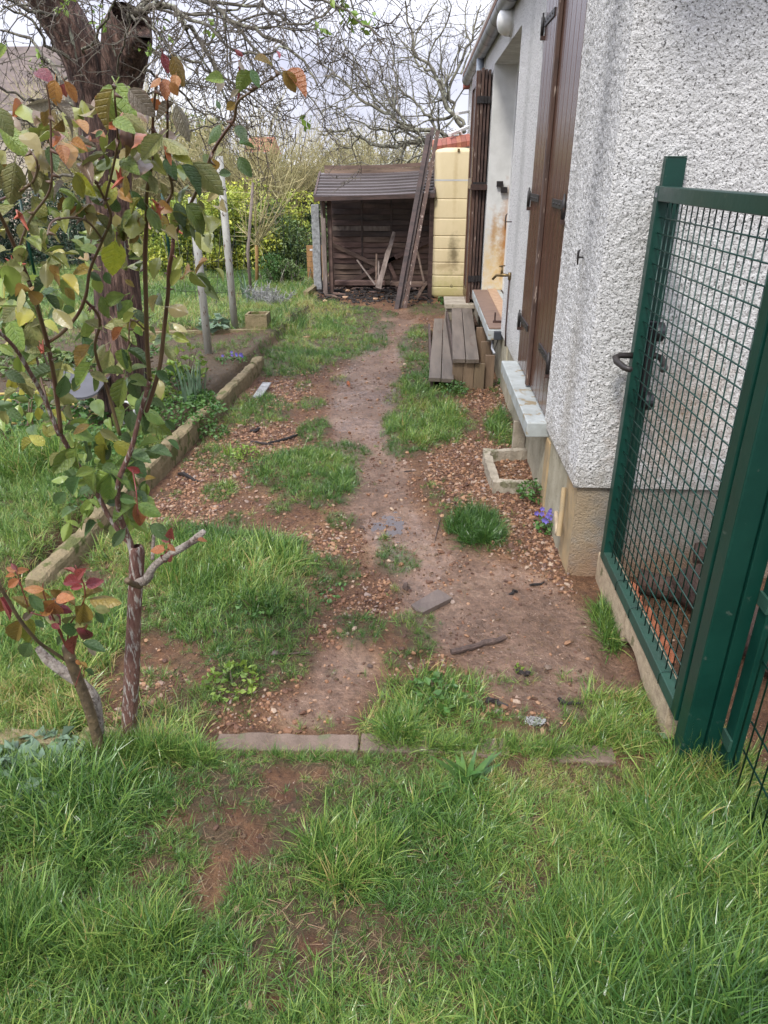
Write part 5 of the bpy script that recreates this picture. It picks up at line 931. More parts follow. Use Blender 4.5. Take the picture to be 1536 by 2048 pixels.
# chair behind the roses, ring, hose
c = G(165, 795); fc = thing('folding_chair', (c[0], c[1], .12), 'dark grey metal seat with galvanised legs lying behind the rose canes', 'chair')
pa, pb, pc2, pd = G(105, 790, .33), G(198, 800, .33), G(240, 752, .33), G(140, 752, .33)
xs = np.linspace(0, 1, 9); P = np.array([[(1 - u) * ((1 - v) * pa + v * pd) + u * ((1 - v) * pb + v * pc2) + np.array([0, 0, .05 * (2 * u - 1) ** 2 + .02 * v]) for v in xs] for u in xs])
m_ = MB().grid(P); Pl = P - (0, 0, .012); m_.grid(Pl[:, ::-1]); m_.grid(np.stack([P[:, 0], Pl[:, 0]], 1)[::-1]); m_.grid(np.stack([P[-1], Pl[-1]], 1)[::-1]); m_.build('seat', 'seat_plate', fc, smooth=True)
for (p, q) in (((205, 690), (222, 745)), ((160, 750), (150, 800)), ((222, 745), (190, 850)), ((205, 810), (190, 850))):
    a = Yp(*p, 5.2); b = Yp(*q, 5.2 if q[1] < 820 else 4.9); MB().beam(a, b, .02, .012, up=(0, 1, 0)).build('leg', 'zinc', fc)
c = G(262, 872); t = np.linspace(0, 2 * math.pi, 20); tag(MB().tube(np.stack([c[0] + .05 * np.cos(t), c[1] + 0 * t, c[2] + .15 + .085 * np.sin(t)], 1), .007, 8).build('plastic_ring', 'white_plastic', smooth=True, loc=tuple(c)), 'white plastic ring half hidden by the rose leaves', 'ring')
for (L_, lab) in (([(0, 793), (50, 792), (100, 800), (150, 815), (215, 845)], 'farther yellow cane edging on the soil behind the roses'), ([(0, 858), (40, 850), (110, 835), (160, 845)], 'nearer yellow cane edging on the soil behind the roses'), ([(0, 888), (30, 885), (90, 875)], 'nearest yellow cane edging by the left picture edge')):
    p = np.array([onground(*q) for q in L_]); p[:, 2] += .02; tag(MB().tube(p, .009, 8).build('garden_cane', 'hose', smooth=True, loc=tuple(p[0])), lab, 'garden cane')

# ================================================================== trees
def unit(v): v = np.asarray(v, float); return v / (np.linalg.norm(v) + 1e-9)
def smooth(P, n=4):
    P = np.asarray(P, float)
    if len(P) < 3: return P
    o = []
    for i in range(len(P) - 1):
        p0, p1, p2, p3 = P[max(i - 1, 0)], P[i], P[i + 1], P[min(i + 2, len(P) - 1)]
        for k in range(n):
            t = k / n; o.append(.5 * (2 * p1 + (p2 - p0) * t + (2 * p0 - 5 * p1 + 4 * p2 - p3) * t * t + (3 * p1 - p0 - 3 * p2 + p3) * t ** 3))
    o.append(P[-1]); return np.array(o)
def walk(p, d, ln, seg, wob_, grav=0., up=0.):
    P = [np.array(p, float)]; d = unit(d)
    for k in range(seg):
        d = unit(d + rng.normal(0, wob_, 3) + np.array([0, 0, up - grav])); P.append(P[-1] + d * ln / seg)
    return np.array(P)
def ramify(mb, mbt, P, r0, r1, lv_, dens, lens, grav=.06, up=0., spur=.035, flat=1.0, fine=3, ang=(.6, 1.3)):
    """tube along P, with side branches, twigs and knobbly spurs"""
    k = len(P); r = np.linspace(r0, r1, k); (mb if r0 > .006 else mbt).tube(P, r, 7 if r0 > .02 else (5 if r0 > .006 else fine), cap=False)
    L = np.linalg.norm(np.diff(P, axis=0), axis=1); T = L.sum()
    if lv_ <= 0:
        if spur:
            for _ in range(int(T / spur * .5) + 1):
                f = rng.uniform(.05, 1); i = min(int(f * (k - 1)), k - 2); q = P[i] + (P[i + 1] - P[i]) * (f * (k - 1) - i); d = unit(rng.normal(0, 1, 3) + unit(P[i + 1] - P[i]) * .6)
                mbt.tube(np.array([q, q + d * spur * rng.uniform(.4, 1.1)]), [max(r1 * 1.1, .0018), max(r1 * 1.3, .0022)], 3, cap=False)
        return
    n = max(1, int(T * dens))
    for _ in range(n):
        f = rng.uniform(.12, 1) ; i = min(int(f * (k - 1)), k - 2); q = P[i] + (P[i + 1] - P[i]) * (f * (k - 1) - i); ax = unit(P[i + 1] - P[i])
        s = rng.normal(0, 1, 3); s[1] *= flat; s = unit(s - ax * (s @ ax)); a = rng.uniform(*ang); d = ax * math.cos(a) + s * math.sin(a); ln = lens * rng.uniform(.45, 1.2) * (1 - .35 * f)
        rr0 = (r0 + (r1 - r0) * f) * rng.uniform(.4, .65); Q = walk(q, d, ln, 5, .24, grav, up)
        ramify(mb, mbt, Q, max(rr0, .0022), max(rr0 * .4, .0014), lv_ - 1, dens * 1.55, lens * .5, grav, up, spur, flat, fine, ang)
def px_poly(pts): return np.array([Yp(a, b, y) for a, b, y in pts])

t1 = thing('old_fruit_tree', (-1.97, 4.55, 0), 'old fruit tree with thick forked trunk, lichen and a tangle of bare twigs', 'tree')
def bark_tube(mb, P, r, seg=22, amp=.09):
    P = smooth(P, 7); r = np.interp(np.linspace(0, 1, len(P)), np.linspace(0, 1, len(r)), r); d = np.gradient(P, axis=0); d /= np.linalg.norm(d, axis=1)[:, None]
    u = np.cross(d, [0.1, 1, .2]); u /= np.linalg.norm(u, axis=1)[:, None]; w = np.cross(d, u); a = np.linspace(0, 2 * math.pi, seg * 3 + 1); s = np.arange(len(P))[:, None]
    nz = 1 + amp * (fbm(np.cos(a)[None, :] * 5 + s * .06, np.sin(a)[None, :] * 5 + s * .03, 4, 11, .6) * 2.4) + amp * .8 * fbm(np.cos(a)[None] * 2 + s * .15, np.sin(a)[None] * 2 + 9, 2, 12)
    nz[:, -1] = nz[:, 0]
    V = P[:, None] + (r[:, None] * nz)[..., None] * (np.cos(a)[None, :, None] * u[:, None] + np.sin(a)[None, :, None] * w[:, None]); mb.grid(V[:, ::-1])
m_ = MB(); bark_tube(m_, px_poly([(252, 885, 4.6), (246, 760, 4.6), (240, 660, 4.6), (230, 520, 4.6), (218, 400, 4.6), (212, 300, 4.6), (212, 225, 4.6)]), np.array([.175, .155, .145, .128, .128, .145, .15]))
m_.build('trunk', 'bark', t1, smooth=True)
for pts, rr_ in (([(205, 300, 4.62), (190, 200, 4.6), (165, 110, 4.55), (120, 30, 4.5), (70, -50, 4.4), (20, -130, 4.3)], [.085, .115, .112, .11, .105, .09]), ([(222, 300, 4.62), (232, 210, 4.62), (245, 130, 4.6), (255, 70, 4.55), (262, 30, 4.5)], [.09, .11, .12, .125, .10])):
    m_ = MB(); bark_tube(m_, px_poly(pts), np.array(rr_)); m_.build('limb', 'bark', t1, smooth=True)
m_ = MB(); bark_tube(m_, px_poly([(255, 120, 4.55), (270, 85, 4.45), (283, 62, 4.4)]), np.array([.08, .06, .052])); m_.lathe([(.052, 0), (.02, -.01), (.001, -.012)], px_poly([(283, 62, 4.4)])[0], 14, (.4, -.5, .8)); m_.build('limb_stub', 'bark', t1, smooth=True)
mb, mt = MB(), MB()
LIMBS = [([(262, 30, 4.5), (300, 12, 4.4), (345, 12, 4.3), (362, 50, 4.2), (395, 72, 4.2), (428, 125, 4.1), (442, 160, 4.1)], .030, .009), ([(262, 30, 4.5), (330, -20, 4.6), (420, 5, 4.5), (470, 45, 4.4), (530, 70, 4.3), (590, 110, 4.2), (640, 170, 4.1)], .028, .006),
 ([(428, 125, 4.1), (450, 160, 4.0), (500, 190, 4.), (560, 240, 3.9)], .011, .004), ([(345, 12, 4.3), (420, 60, 4.0), (470, 100, 3.9), (520, 110, 3.8), (575, 95, 3.8)], .014, .005), ([(262, 60, 4.5), (320, 110, 4.4), (380, 120, 4.4), (450, 165, 4.3), (520, 215, 4.3)], .018, .005),
 ([(420, 5, 4.5), (520, 10, 4.4), (600, 50, 4.3), (660, 20, 4.2)], .014, .005), ([(470, 45, 4.4), (540, 130, 4.3), (600, 165, 4.3), (650, 240, 4.2)], .012, .004), ([(420, -40, 4.2), (520, -30, 4.1), (600, -10, 4.), (680, 20, 3.9), (740, 60, 3.8), (760, 50, 3.8)], .013, .004),
 ([(690, -20, 4.0), (710, 30, 3.95), (735, 55, 3.9), (770, 45, 3.9), (800, 25, 3.9)], .008, .003), ([(640, 170, 4.1), (660, 130, 4.), (690, 100, 4.), (705, 60, 4.)], .006, .003),
 ([(255, 110, 4.6), (300, 150, 4.9), (360, 180, 5.1), (420, 240, 5.2), (460, 290, 5.2)], .016, .005), ([(240, 180, 4.6), (300, 190, 4.7), (370, 170, 4.8), (440, 175, 4.8)], .012, .004), ([(262, 30, 4.5), (310, 60, 4.), (350, 110, 3.8), (400, 150, 3.7)], .012, .004),
 ([(205, 200, 4.7), (150, 130, 4.9), (110, 60, 5.0), (100, 20, 5.1), (60, -10, 5.2)], .045, .012), ([(200, 250, 4.7), (140, 200, 4.9), (110, 140, 5.1), (60, 80, 5.3), (0, 60, 5.4)], .03, .008), ([(190, 330, 4.7), (130, 300, 5.), (80, 270, 5.2), (20, 265, 5.3), (-50, 240, 5.4)], .03, .01),
 ([(200, 290, 4.6), (150, 240, 4.4), (90, 200, 4.3), (30, 190, 4.2), (-40, 150, 4.1)], .02, .006), ([(165, 110, 4.5), (110, 100, 4.4), (60, 40, 4.3), (0, 10, 4.2)], .018, .006), ([(120, 30, 4.4), (60, 20, 4.2), (0, -10, 4.)], .016, .005), ([(165, 110, 4.5), (200, 60, 4.), (230, 10, 3.8), (240, -40, 3.7)], .012, .005),
 ([(225, 230, 4.5), (235, 160, 4.3), (250, 70, 4.1), (265, 0, 4.)], .010, .005), ([(190, 370, 4.7), (120, 350, 4.9), (60, 380, 5.1), (0, 370, 5.2)], .018, .006), ([(235, 300, 4.7), (290, 290, 4.9), (350, 270, 5.1), (420, 250, 5.2), (470, 260, 5.3)], .014, .004), ([(300, 20, 4.4), (380, 30, 4.6), (450, 20, 4.7), (540, 60, 4.8)], .012, .004), ([(560, -30, 4.3), (620, 20, 4.3), (640, 80, 4.2), (650, 110, 4.2)], .008, .003)]
for pts, r0, r1 in LIMBS:
    P = smooth(px_poly(pts), 4); P = P + rng.normal(0, .008, P.shape); ramify(mb, mt, P, r0 * .66, r1 * .8, 2, 10., .60, grav=.06, spur=.026)
mb.build('branches', 'lichen_bark', t1, smooth=True); mt.build('twigs', 'twig', t1, kind='stuff')
# fresh leaf sprigs on the twigs
def leafcloud(mb, C, s, n, asp=.55, flat=0.):
    C = np.asarray(C, float); n = len(C); a = rng.normal(0, 1, (n, 3)); a[:, 2] *= (1 - flat * .7); a /= np.linalg.norm(a, axis=1)[:, None]; b = rng.normal(0, 1, (n, 3)); b -= a * (a * b).sum(1)[:, None]; b /= np.linalg.norm(b, axis=1)[:, None]
    s = np.broadcast_to(s, (n,))[:, None] * rng.uniform(.6, 1.3, (n, 1)); nn = np.cross(a, b) * s * .12
    V = np.stack([C - a * s * .5, C + b * s * asp * .5 + nn, C + a * s * .5, C - b * s * asp * .5 + nn], 1).reshape(-1, 3); mb.add(V, np.arange(n * 4).reshape(-1, 4))
for (px, py, y) in ((200, 45, 4.1), (425, 60, 4.1), (690, 5, 3.9), (735, 45, 3.9), (615, 245, 4.2), (70, 120, 4.6), (325, 60, 4.2), (130, 10, 4.2), (640, 60, 4.0), (700, 40, 3.9), (300, 95, 4.1)):
    c = Yp(px, py, y); m_ = MB(); leafcloud(m_, c + rng.normal(0, .022, (9, 3)), .045, 9); m_.build('leaf_sprig', 'fresh_leaf', t1, kind='stuff')

t2 = thing('lichen_tree', (1.4, 14.6, 0), 'spreading bare tree with pale lichen limbs beyond the log store', 'tree')
mb, mt = MB(), MB()
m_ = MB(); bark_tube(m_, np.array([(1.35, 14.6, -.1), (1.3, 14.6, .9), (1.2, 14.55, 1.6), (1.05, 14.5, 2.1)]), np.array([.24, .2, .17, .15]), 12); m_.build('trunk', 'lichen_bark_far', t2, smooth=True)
Y0 = 14.5
L2_ = [([(940, 290), (905, 280), (870, 262), (830, 262), (790, 240), (755, 215), (720, 195), (690, 165), (660, 150)], .075, .02), ([(940, 300), (890, 290), (840, 285), (790, 292), (750, 290), (720, 275), (700, 262), (680, 262), (640, 270)], .07, .018),
 ([(930, 260), (905, 235), (890, 200), (880, 170), (860, 130), (830, 110), (822, 60), (810, 0)], .06, .018), ([(930, 250), (900, 215), (870, 150), (850, 140), (830, 120), (835, 60), (880, 0)], .05, .015), ([(910, 220), (900, 180), (925, 120), (950, 60), (960, 10)], .05, .015), ([(905, 235), (880, 240), (850, 230), (835, 205), (810, 190), (790, 150), (785, 100), (770, 60)], .045, .012),
 ([(830, 262), (800, 230), (780, 200), (765, 160), (760, 130), (730, 90)], .04, .01), ([(790, 240), (770, 215), (745, 190), (720, 150), (700, 120), (660, 100)], .035, .01), ([(870, 262), (860, 230), (870, 200), (890, 160)], .04, .015), ([(755, 215), (740, 180), (735, 155), (690, 90), (670, 50)], .03, .01), ([(840, 285), (810, 262), (780, 262), (740, 255), (700, 235), (670, 215), (640, 225)], .035, .01),
 ([(880, 300), (850, 310), (800, 320), (760, 330), (700, 325)], .035, .012), ([(720, 275), (700, 290), (670, 300), (650, 315)], .03, .01), ([(920, 150), (940, 100), (930, 40), (940, -20)], .03, .01), ([(850, 140), (870, 80), (900, 30), (890, -20)], .03, .01), ([(690, 165), (650, 130), (625, 110)], .02, .008)]
for pts, r0, r1 in L2_:
    dy = rng.normal(0, .5); P = smooth(px_poly([(a, b, Y0 + dy * i / len(pts)) for i, (a, b) in enumerate(pts)]), 3); P += rng.normal(0, .02, P.shape); ramify(mb, mt, P, r0 * .66, r1 * .8, 2, 6.5, 1.0, grav=-.03, spur=.06, fine=3)
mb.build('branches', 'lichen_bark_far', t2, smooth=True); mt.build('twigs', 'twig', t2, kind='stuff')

# ---- wispy olive shrub (twigs only) and others behind
def wispy(name, c, w, h, n, label, m='olive_twig', cat='shrub'):
    t = thing(name, c, label, cat); mb = MB()
    for k in range(n):
        a = rng.uniform(0, 6.28); s = rng.uniform(0, 1) ** .6; P = walk(np.array(c) + (rng.normal(0, .12), rng.normal(0, .12), 0), (math.cos(a) * s * w / h, math.sin(a) * s * w / h * .6, 1), h * rng.uniform(.65, 1.05), 7, .06, .0, .02); mb.tube(P, np.linspace(.008, .0025, 8), 3, cap=False)
        for j in range(13):
            i = rng.integers(1, 7); mb.tube(walk(P[i], unit(P[i + 1] - P[i] + rng.normal(0, .35, 3)), h * rng.uniform(.12, .32), 3, .1, 0, .05), np.linspace(.004, .002, 4), 3, cap=False)
    mb.build('stems', m, t); return t
wispy('wispy_shrub', (-3.1, 14.2, 0), 2.9, 2.75, 330, 'tall olive-brown shrub of fine bare twigs left of the log store')
wispy('wispy_shrub', (-1.2, 16.5, 0), 2.8, 2.6, 220, 'twiggy olive shrub further back, behind the log store roof')
wispy('wispy_shrub', (-5.6, 14.5, 0), 2.8, 3.3, 260, 'bare twiggy shrub behind the left trunk and yellow bush')
def shrub(name, c, rad, n, s, m, label, cat='shrub', lumps=9, asp=.55, stem=True, low=.05):
    t = thing(name, c, label, cat); mb = MB(); C = []
    for k in range(lumps):
        o = rng.normal(0, .42, 3) * rad; o[2] = abs(rng.uniform(low, 1)) * rad[2] * 1.5; rr_ = rng.uniform(.3, .55) * min(rad) * 1.3; q = rng.normal(0, 1, (n // lumps, 3)); q /= np.linalg.norm(q, axis=1)[:, None]; q *= (rng.uniform(.35, 1, (n // lumps, 1)) ** .5) * rr_ * np.array([1.2, 1, .85]); C.append(np.array(c) + o + q)
    C = np.vstack(C); C = C[C[:, 2] > .02]; leafcloud(mb, C, s, len(C), asp); mb.build('foliage', m, t)
    if stem:
        ms = MB()
        for k in range(9): ms.tube(walk(np.array(c) + (rng.normal(0, .1), rng.normal(0, .1), -.05), rng.normal(0, .35, 3) + (0, 0, 1), rad[2] * 1.5, 5, .15), np.linspace(.018, .005, 6), 4, cap=False)
        ms.build('stems', 'lichen_bark', t)
    return t
def sh(px, py, y, rad, n, s, m, label, **k): c = Yp(px, py, y); return shrub('shrub', (c[0], y, 0), np.array(rad), n, s, m, label, **k)
sh(395, 560, 12.3, (.80, .5, .72), 9000, .062, 'shrub_yellow', 'bright yellow-green bush right of the old trunk, behind the wire fence', lumps=26)
sh(475, 560, 12.6, (.75, .5, .80), 9000, .062, 'shrub_yellow', 'bright yellow-green bush behind the second white pole', lumps=26)
sh(560, 560, 12.5, (.55, .5, .62), 5500, .06, 'shrub_green', 'mid green bush with yellow tips between sapling and concrete post', lumps=18)
sh(585, 540, 13.2, (.45, .4, .72), 3800, .06, 'shrub_yellow', 'sparser yellow-tipped bush behind the young sapling', lumps=14)
sh(330, 560, 12.4, (.6, .5, .62), 5500, .062, 'shrub_yellow', 'yellow-green bush seen through the rose canes beside the trunk', lumps=20)
sh(30, 540, 13.0, (1.0, .6, .85), 8000, .055, 'shrub_dark', 'dark evergreen hedge plant at the far left behind the green fence', lumps=24)
sh(150, 540, 13.0, (.8, .6, .80), 7000, .055, 'shrub_dark', 'dark evergreen bush just left of the old trunk', lumps=22)
sh(600, 500, 15.0, (.8, .6, 1.0), 7000, .07, 'shrub_dark', 'dark green hedge bush behind the concrete post', lumps=24)
sh(400, 480, 15.5, (1.4, .8, 1.05), 9000, .075, 'shrub_olive', 'tall olive-green hedge behind the yellow bushes', lumps=30)
sh(540, 470, 16.0, (1.3, .8, .95), 8000, .075, 'shrub_olive', 'olive hedge behind the sapling, below the white roof', lumps=28)
sh(640, 490, 13.6, (.35, .3, .6), 2400, .06, 'shrub_green', 'small green bush directly left of the log store roof', lumps=10)
sh(260, 420, 16.0, (1.4, .8, 1.3), 7000, .08, 'shrub_green', 'tall loose green tree behind the old trunk', lumps=24)
sh(410, 330, 19.0, (1.1, .8, 1.7), 6500, .10, 'shrub_green', 'tall green conifer far behind the white poles', lumps=22)
for i, (px, w, h, m, lab) in enumerate(((690, 1.6, 1.35, 'shrub_blossom', 'pale blossoming bush behind the left part of the log store'), (780, 1.8, 1.65, 'shrub_blossom', 'pale blossoming bush behind the middle of the log store'), (870, 1.7, 1.6, 'shrub_blossom', 'pale blossoming bush behind the leaning boards'), (940, 1.4, 1.4, 'shrub_blossom', 'pale blossoming bush behind the cream tank'), (740, 1.5, 1.2, 'shrub_olive', 'olive bush between the pale blossoming ones'), (620, 1.9, 1.0, 'shrub_olive', 'low olive hedge far left of the log store roof'))):
    sh(px, 300, 24.0 + i * .5, (w, .8, h), 6000, .085, m, lab, lumps=30)
sh(545, 565, 10.9, (.24, .2, .26), 1000, .045, 'weed', 'low leafy green plant at the foot of the sapling', lumps=8)
sh(575, 575, 10.9, (.28, .2, .30), 1200, .045, 'shrub_green', 'loose reddish-green bush just left of the wooden panel', lumps=8)
# sapling and stake
c = G(513, 575); sp_ = thing('sapling', (c[0], c[1], 0), 'young slender tree with orange bark and upright olive twigs', 'tree')
P = np.array([c + (0, 0, -.05), Yp(514, 520, c[1]), Yp(513, 490, c[1])]); MB().tube(P, [.028, .026, .024], 8).build('trunk', 'orange_bark', sp_, smooth=True); mb = MB()
for tip in ((500, 330), (520, 340), (545, 350), (570, 360), (600, 330), (480, 420), (560, 300), (620, 340), (515, 300)):
    a = Yp(513, 492, c[1]); b = Yp(*tip, c[1] + rng.normal(0, .2)); P = smooth(np.array([a, a + (b - a) * .45 + (rng.normal(0, .04), 0, -.02), b]), 4); mb.tube(P, np.linspace(.015, .004, len(P)), 4, cap=False)
    for j in range(16): i = rng.integers(1, len(P) - 1); mb.tube(walk(P[i], unit(P[i + 1] - P[i] + rng.normal(0, .35, 3)), rng.uniform(.15, .5), 4, .08, 0, .08), np.linspace(.005, .002, 5), 3, cap=False)
mb.build('branches', 'olive_twig', sp_)
c = G(503, 600); p = Yp(506, 365, c[1]); tag(MB().tube([(c[0], c[1], -.1), (c[0], c[1], .6), (p[0], p[1], p[2])], [.022, .02, .018], 8).build('wooden_stake', 'grey_wood', smooth=True, loc=(c[0], c[1], 0)), 'thin grey wooden stake standing beside the sapling', 'stake')
# back fence (wire mesh with posts)
fn = thing('wire_fence', (-4.2, 11.4, 0), 'low dark wire mesh fence on green posts across the back of the lawn', 'fence')
mb = MB()
for x in np.arange(-9, -1.62, .105): mb.tube([(x, 11.4, .02), (x, 11.4, 1.18)], .0035, 3, cap=False)
for z in np.arange(.05, 1.2, .125): mb.tube([(-9, 11.4, z), (-1.62, 11.4, z)], .0035, 3, cap=False)
mb.build('wire_mesh', 'green_dirty', fn)
for px, w in ((55, 1), (335, 1), (88, 0)):
    c = Yp(px, 480, 11.35); MB().tube([(c[0], 11.36, -.05), (c[0], 11.36, 1.3)], .022, 8).build('fence_post', 'green_steel', fn, smooth=True)
fn2 = thing('wire_fence', (-2.4, 8.4, 0), 'loose tilted piece of dark wire mesh between the white poles', 'fence'); mb = MB()
for k in range(7): mb.tube([Yp(352 + k * 20, 585 + k * 8, 8.4), Yp(325 + k * 29, 470 - k * 3, 8.7)], .003, 3, cap=False)
for k in range(5): mb.tube([Yp(330 + k * 6, 470 + k * 28, 8.6), Yp(480 + k * 2, 455 + k * 33, 8.6)], .003, 3, cap=False)
mb.build('wire_mesh', 'iron', fn2)

# ================================================================== far houses
def gable(name, x0, x1, y0, y1, hw, hr, wm, rm, label, windows=()):
    t = thing(name, ((x0 + x1) / 2, y0, 0), label, 'house'); MB().box(x0, x1, y0, y1, -.5, hw).build('wall', wm, t); ym = (y0 + y1) / 2
    MB().add([(x0 - .2, y0 - .3, hw - .05), (x1 + .2, y0 - .3, hw - .05), (x1 + .2, ym, hr), (x0 - .2, ym, hr), (x0 - .2, y1 + .3, hw - .05), (x1 + .2, y1 + .3, hw - .05)], [(0, 1, 2, 3), (3, 2, 5, 4)], [(0, 3, 4), (1, 5, 2)]).build('roof', rm, t)
    MB().tube([(x0 - .2, y0 - .34, hw - .03), (x1 + .2, y0 - .34, hw - .03)], .06, 8).build('gutter', 'zinc', t)
    for (a, b, z0, z1) in windows: f = MB().box(a, b, y0 - .04, y0 - .002, z0, z1).build('window', 'white_frame', t); MB().box(a + .06, b - .06, y0 - .05, y0 - .041, z0 + .06, z1 - .06).build('pane', 'glass', f)
    return t
a = Yp(-160, 215, 19); b = Yp(112, 200, 19)
gable('house', a[0] - 3, b[0], 19, 25, 2.75, 4.5, 'house_cream', 'house_roof', 'cream house with brown tiled roof behind the tree at the far left', [(-9.5, -8.6, .9, 2.0)])
a = Yp(570, 360, 34); gable('house', a[0], a[0] + 3.2, 34, 38, 1.55, 1.95, 'house_white', 'house_white', 'long low white building glimpsed left of the log store roof')
a = Yp(498, 330, 42); gable('house', a[0], a[0] + 1.0, 42, 45, 2.3, 3.1, 'house_pink', 'house_pink', 'small pinkish house glimpsed above the yellow bush')
# ================================================================== bed and yard plants
def rosette(name, c, n, ln, w, m, label, cat='plant', up=.6, seg=3, arch=.8, spread=.02, mode='strap', group=None):
    t = thing(name, c, label, cat, group); me = []
    mb = MB()
    for k in range(n):
        a = rng.uniform(0, 6.28); l = ln * rng.uniform(.6, 1.1); blade(mb, np.array(c) + (rng.normal(0, spread), rng.normal(0, spread), 0), l, a, rng.uniform(.1, .9) * (1.2 - up), w * rng.uniform(.7, 1.2), arch * rng.uniform(.4, 1.4), 5)
    mb.build('leaves', m, t); return t
def leafy(name, c, rad, hgt, n, s, m, label, cat='plant', stems=5, fl=None, group=None):
    t = thing(name, c, label, cat, group); mb = MB(); ms = MB(); C = []
    for k in range(n):
        a = rng.uniform(0, 6.28); r = rad * math.sqrt(rng.uniform(0, 1)); z = hgt * rng.uniform(.15, 1) * (1 - .5 * (r / rad) ** 2); C.append((c[0] + r * math.cos(a), c[1] + r * math.sin(a), c[2] + z))
    leafcloud(mb, C, s, n, .62, .6); mb.build('foliage', m, t)
    for k in range(stems): a = rng.uniform(0, 6.28); ms.tube(walk(c, (math.cos(a) * rad / hgt * .6, math.sin(a) * rad / hgt * .6, 1), hgt * .9, 3, .1), [.003, .0025, .002, .0015], 4, cap=False)
    ms.build('stems', 'green_cane', t)
    if fl:
        for k in range(fl[0]):
            a = rng.uniform(0, 6.28); r = rad * math.sqrt(rng.uniform(0, 1)) * .9; q = np.array([c[0] + r * math.cos(a), c[1] + r * math.sin(a), c[2] + hgt * rng.uniform(.8, 1.15)]); mf = MB()
            for j in range(5):
                b = j * 1.257 + a; d = np.array([math.cos(b), -.3, math.sin(b)]); e = np.array([-math.sin(b), -.1, math.cos(b)]); mf.add([q, q + d * fl[1] * .6 + e * fl[1] * .4, q + d * fl[1], q + d * fl[1] * .6 - e * fl[1] * .4], [(0, 1, 2, 3)])
            mf.build('flower', fl[2], t)
    return t
og = lambda px, py: tuple(onground(px, py))
rosette('iris_plant', og(385, 800), 26, .30, .022, 'grey_leaf', 'clump of upright grey-green strap leaves in the bed beside the wall', up=.95, arch=.3, spread=.05)
leafy('leafy_shrub', og(378, 765), .16, .30, 110, .06, 'fresh_leaf', 'small bush with fresh lime-green leaves in the planting bed', stems=9)
leafy('cabbage_plant', og(430, 660), .14, .16, 40, .11, 'grey_leaf', 'broad pale grey-green leaves between the two poles')
rosette('tulip_plant', og(497, 605), 16, .36, .035, 'grey_leaf', 'upright tulip leaves with closed buds beside the sapling', up=.9, arch=.5, spread=.05)
t = wispy('lavender_bush', (G(535, 625)[0], G(535, 625)[1], 0), .28, .34, 60, 'grey dried lavender bush left of the path end', 'grey_ash', 'bush')
leafy('pansy_plant', og(465, 722), .14, .06, 90, .03, 'weed', 'low violet flowers growing behind the end of the border wall', fl=(9, .014, 'violet'))
leafy('violet_plant', og(1088, 1062), .055, .09, 80, .025, 'weed', 'little plant with blue-violet flowers against the plinth', fl=(11, .014, 'violet'))
leafy('ivy_plant', og(1070, 995), .10, .10, 190, .028, 'weed', 'bushy trifoliate green plant at the corner of the drain edging')
leafy('parsley_plant', og(490, 915), .09, .08, 160, .02, 'fresh_leaf', 'small round pale green tuft of curly leaves')
rosette('sprout', og(457, 910), 9, .09, .012, 'fresh_leaf', 'short upright sprout with broad pointed leaves', up=.8, arch=.3, spread=.01)
leafy('celandine_plant', og(465, 1370), .10, .06, 130, .026, 'fresh_leaf', 'pale green clover-like patch beside the gravel and kerb')
rosette('dandelion_plant', og(930, 1568), 26, .13, .026, 'weed', 'dandelion rosette with toothed leaves in the near lawn', up=-.5, arch=.7, spread=.012)
leafy('geranium_plant', og(870, 1405), .10, .09, 70, .035, 'weed', 'cut-leaved green plant in the grass before the kerb')
leafy('geranium_plant', og(1330, 1490), .07, .08, 26, .045, 'weed', 'light green lobed leaves at the foot of the gate post')
leafy('seedling', og(1035, 1342), .018, .03, 12, .022, 'fresh_leaf', 'tiny bright green seedling alone on the mud')
leafy('clover_patch', og(60, 1560), .17, .07, 170, .05, 'grey_leaf', 'grey-green downy leaves at the left edge of the near lawn')
leafy('weed_plant', og(905, 785), .12, .10, 150, .03, 'weed', 'dark bushy weed at the near end of the wooden steps')
leafy('weed_plant', og(1010, 770), .06, .10, 90, .03, 'weed', 'leafy weed in the gap between steps and plinth')
leafy('weed_plant', og(885, 608), .08, .10, 60, .05, 'weed', 'broad-leaved weed at the foot of the cream tank')
leafy('weed_plant', og(420, 870), .14, .09, 130, .03, 'weed', 'low green weed against the border wall')
leafy('weed_plant', og(350, 830), .34, .10, 900, .032, 'weed', 'spreading fine-leaved groundcover inside the planting bed')
leafy('weed_plant', og(60, 850), .5, .16, 800, .05, 'weed', 'strawberry-like leafy patch at the left edge behind the roses')
leafy('weed_plant', og(120, 740), .35, .10, 420, .05, 'shrub_green', 'dark green groundcover on the bed behind the metal seat')
leafy('weed_plant', og(330, 770), .28, .12, 420, .04, 'weed', 'bushy green groundcover in the bed at the trunk foot')
leafy('weed_plant', og(180, 900), .30, .10, 420, .04, 'weed', 'leafy groundcover by the border wall below the roses')
leafy('weed_plant', og(300, 800), .22, .10, 300, .035, 'fresh_leaf', 'lighter green groundcover beside the strap-leaved clump')
leafy('weed_plant', og(230, 715), .40, .10, 420, .05, 'weed', 'green leafy patch in the back of the bed by the thin edging')
leafy('weed_plant', og(30, 730), .45, .12, 420, .055, 'shrub_green', 'dark green leafy patch at the left edge behind the canes')
leafy('weed_plant', og(400, 800), .12, .07, 260, .03, 'weed', 'fine green groundcover between strap leaves and border wall')
leafy('weed_plant', og(180, 1000), .10, .08, 60, .03, 'weed', 'small weed in the left lawn below the rose leaves')
leafy('weed_plant', og(655, 1190), .09, .05, 50, .022, 'weed', 'clover leaves in the grass left of the slate')
leafy('weed_plant', og(505, 1215), .10, .06, 60, .024, 'weed', 'clover leaves among the long grass in the middle left')

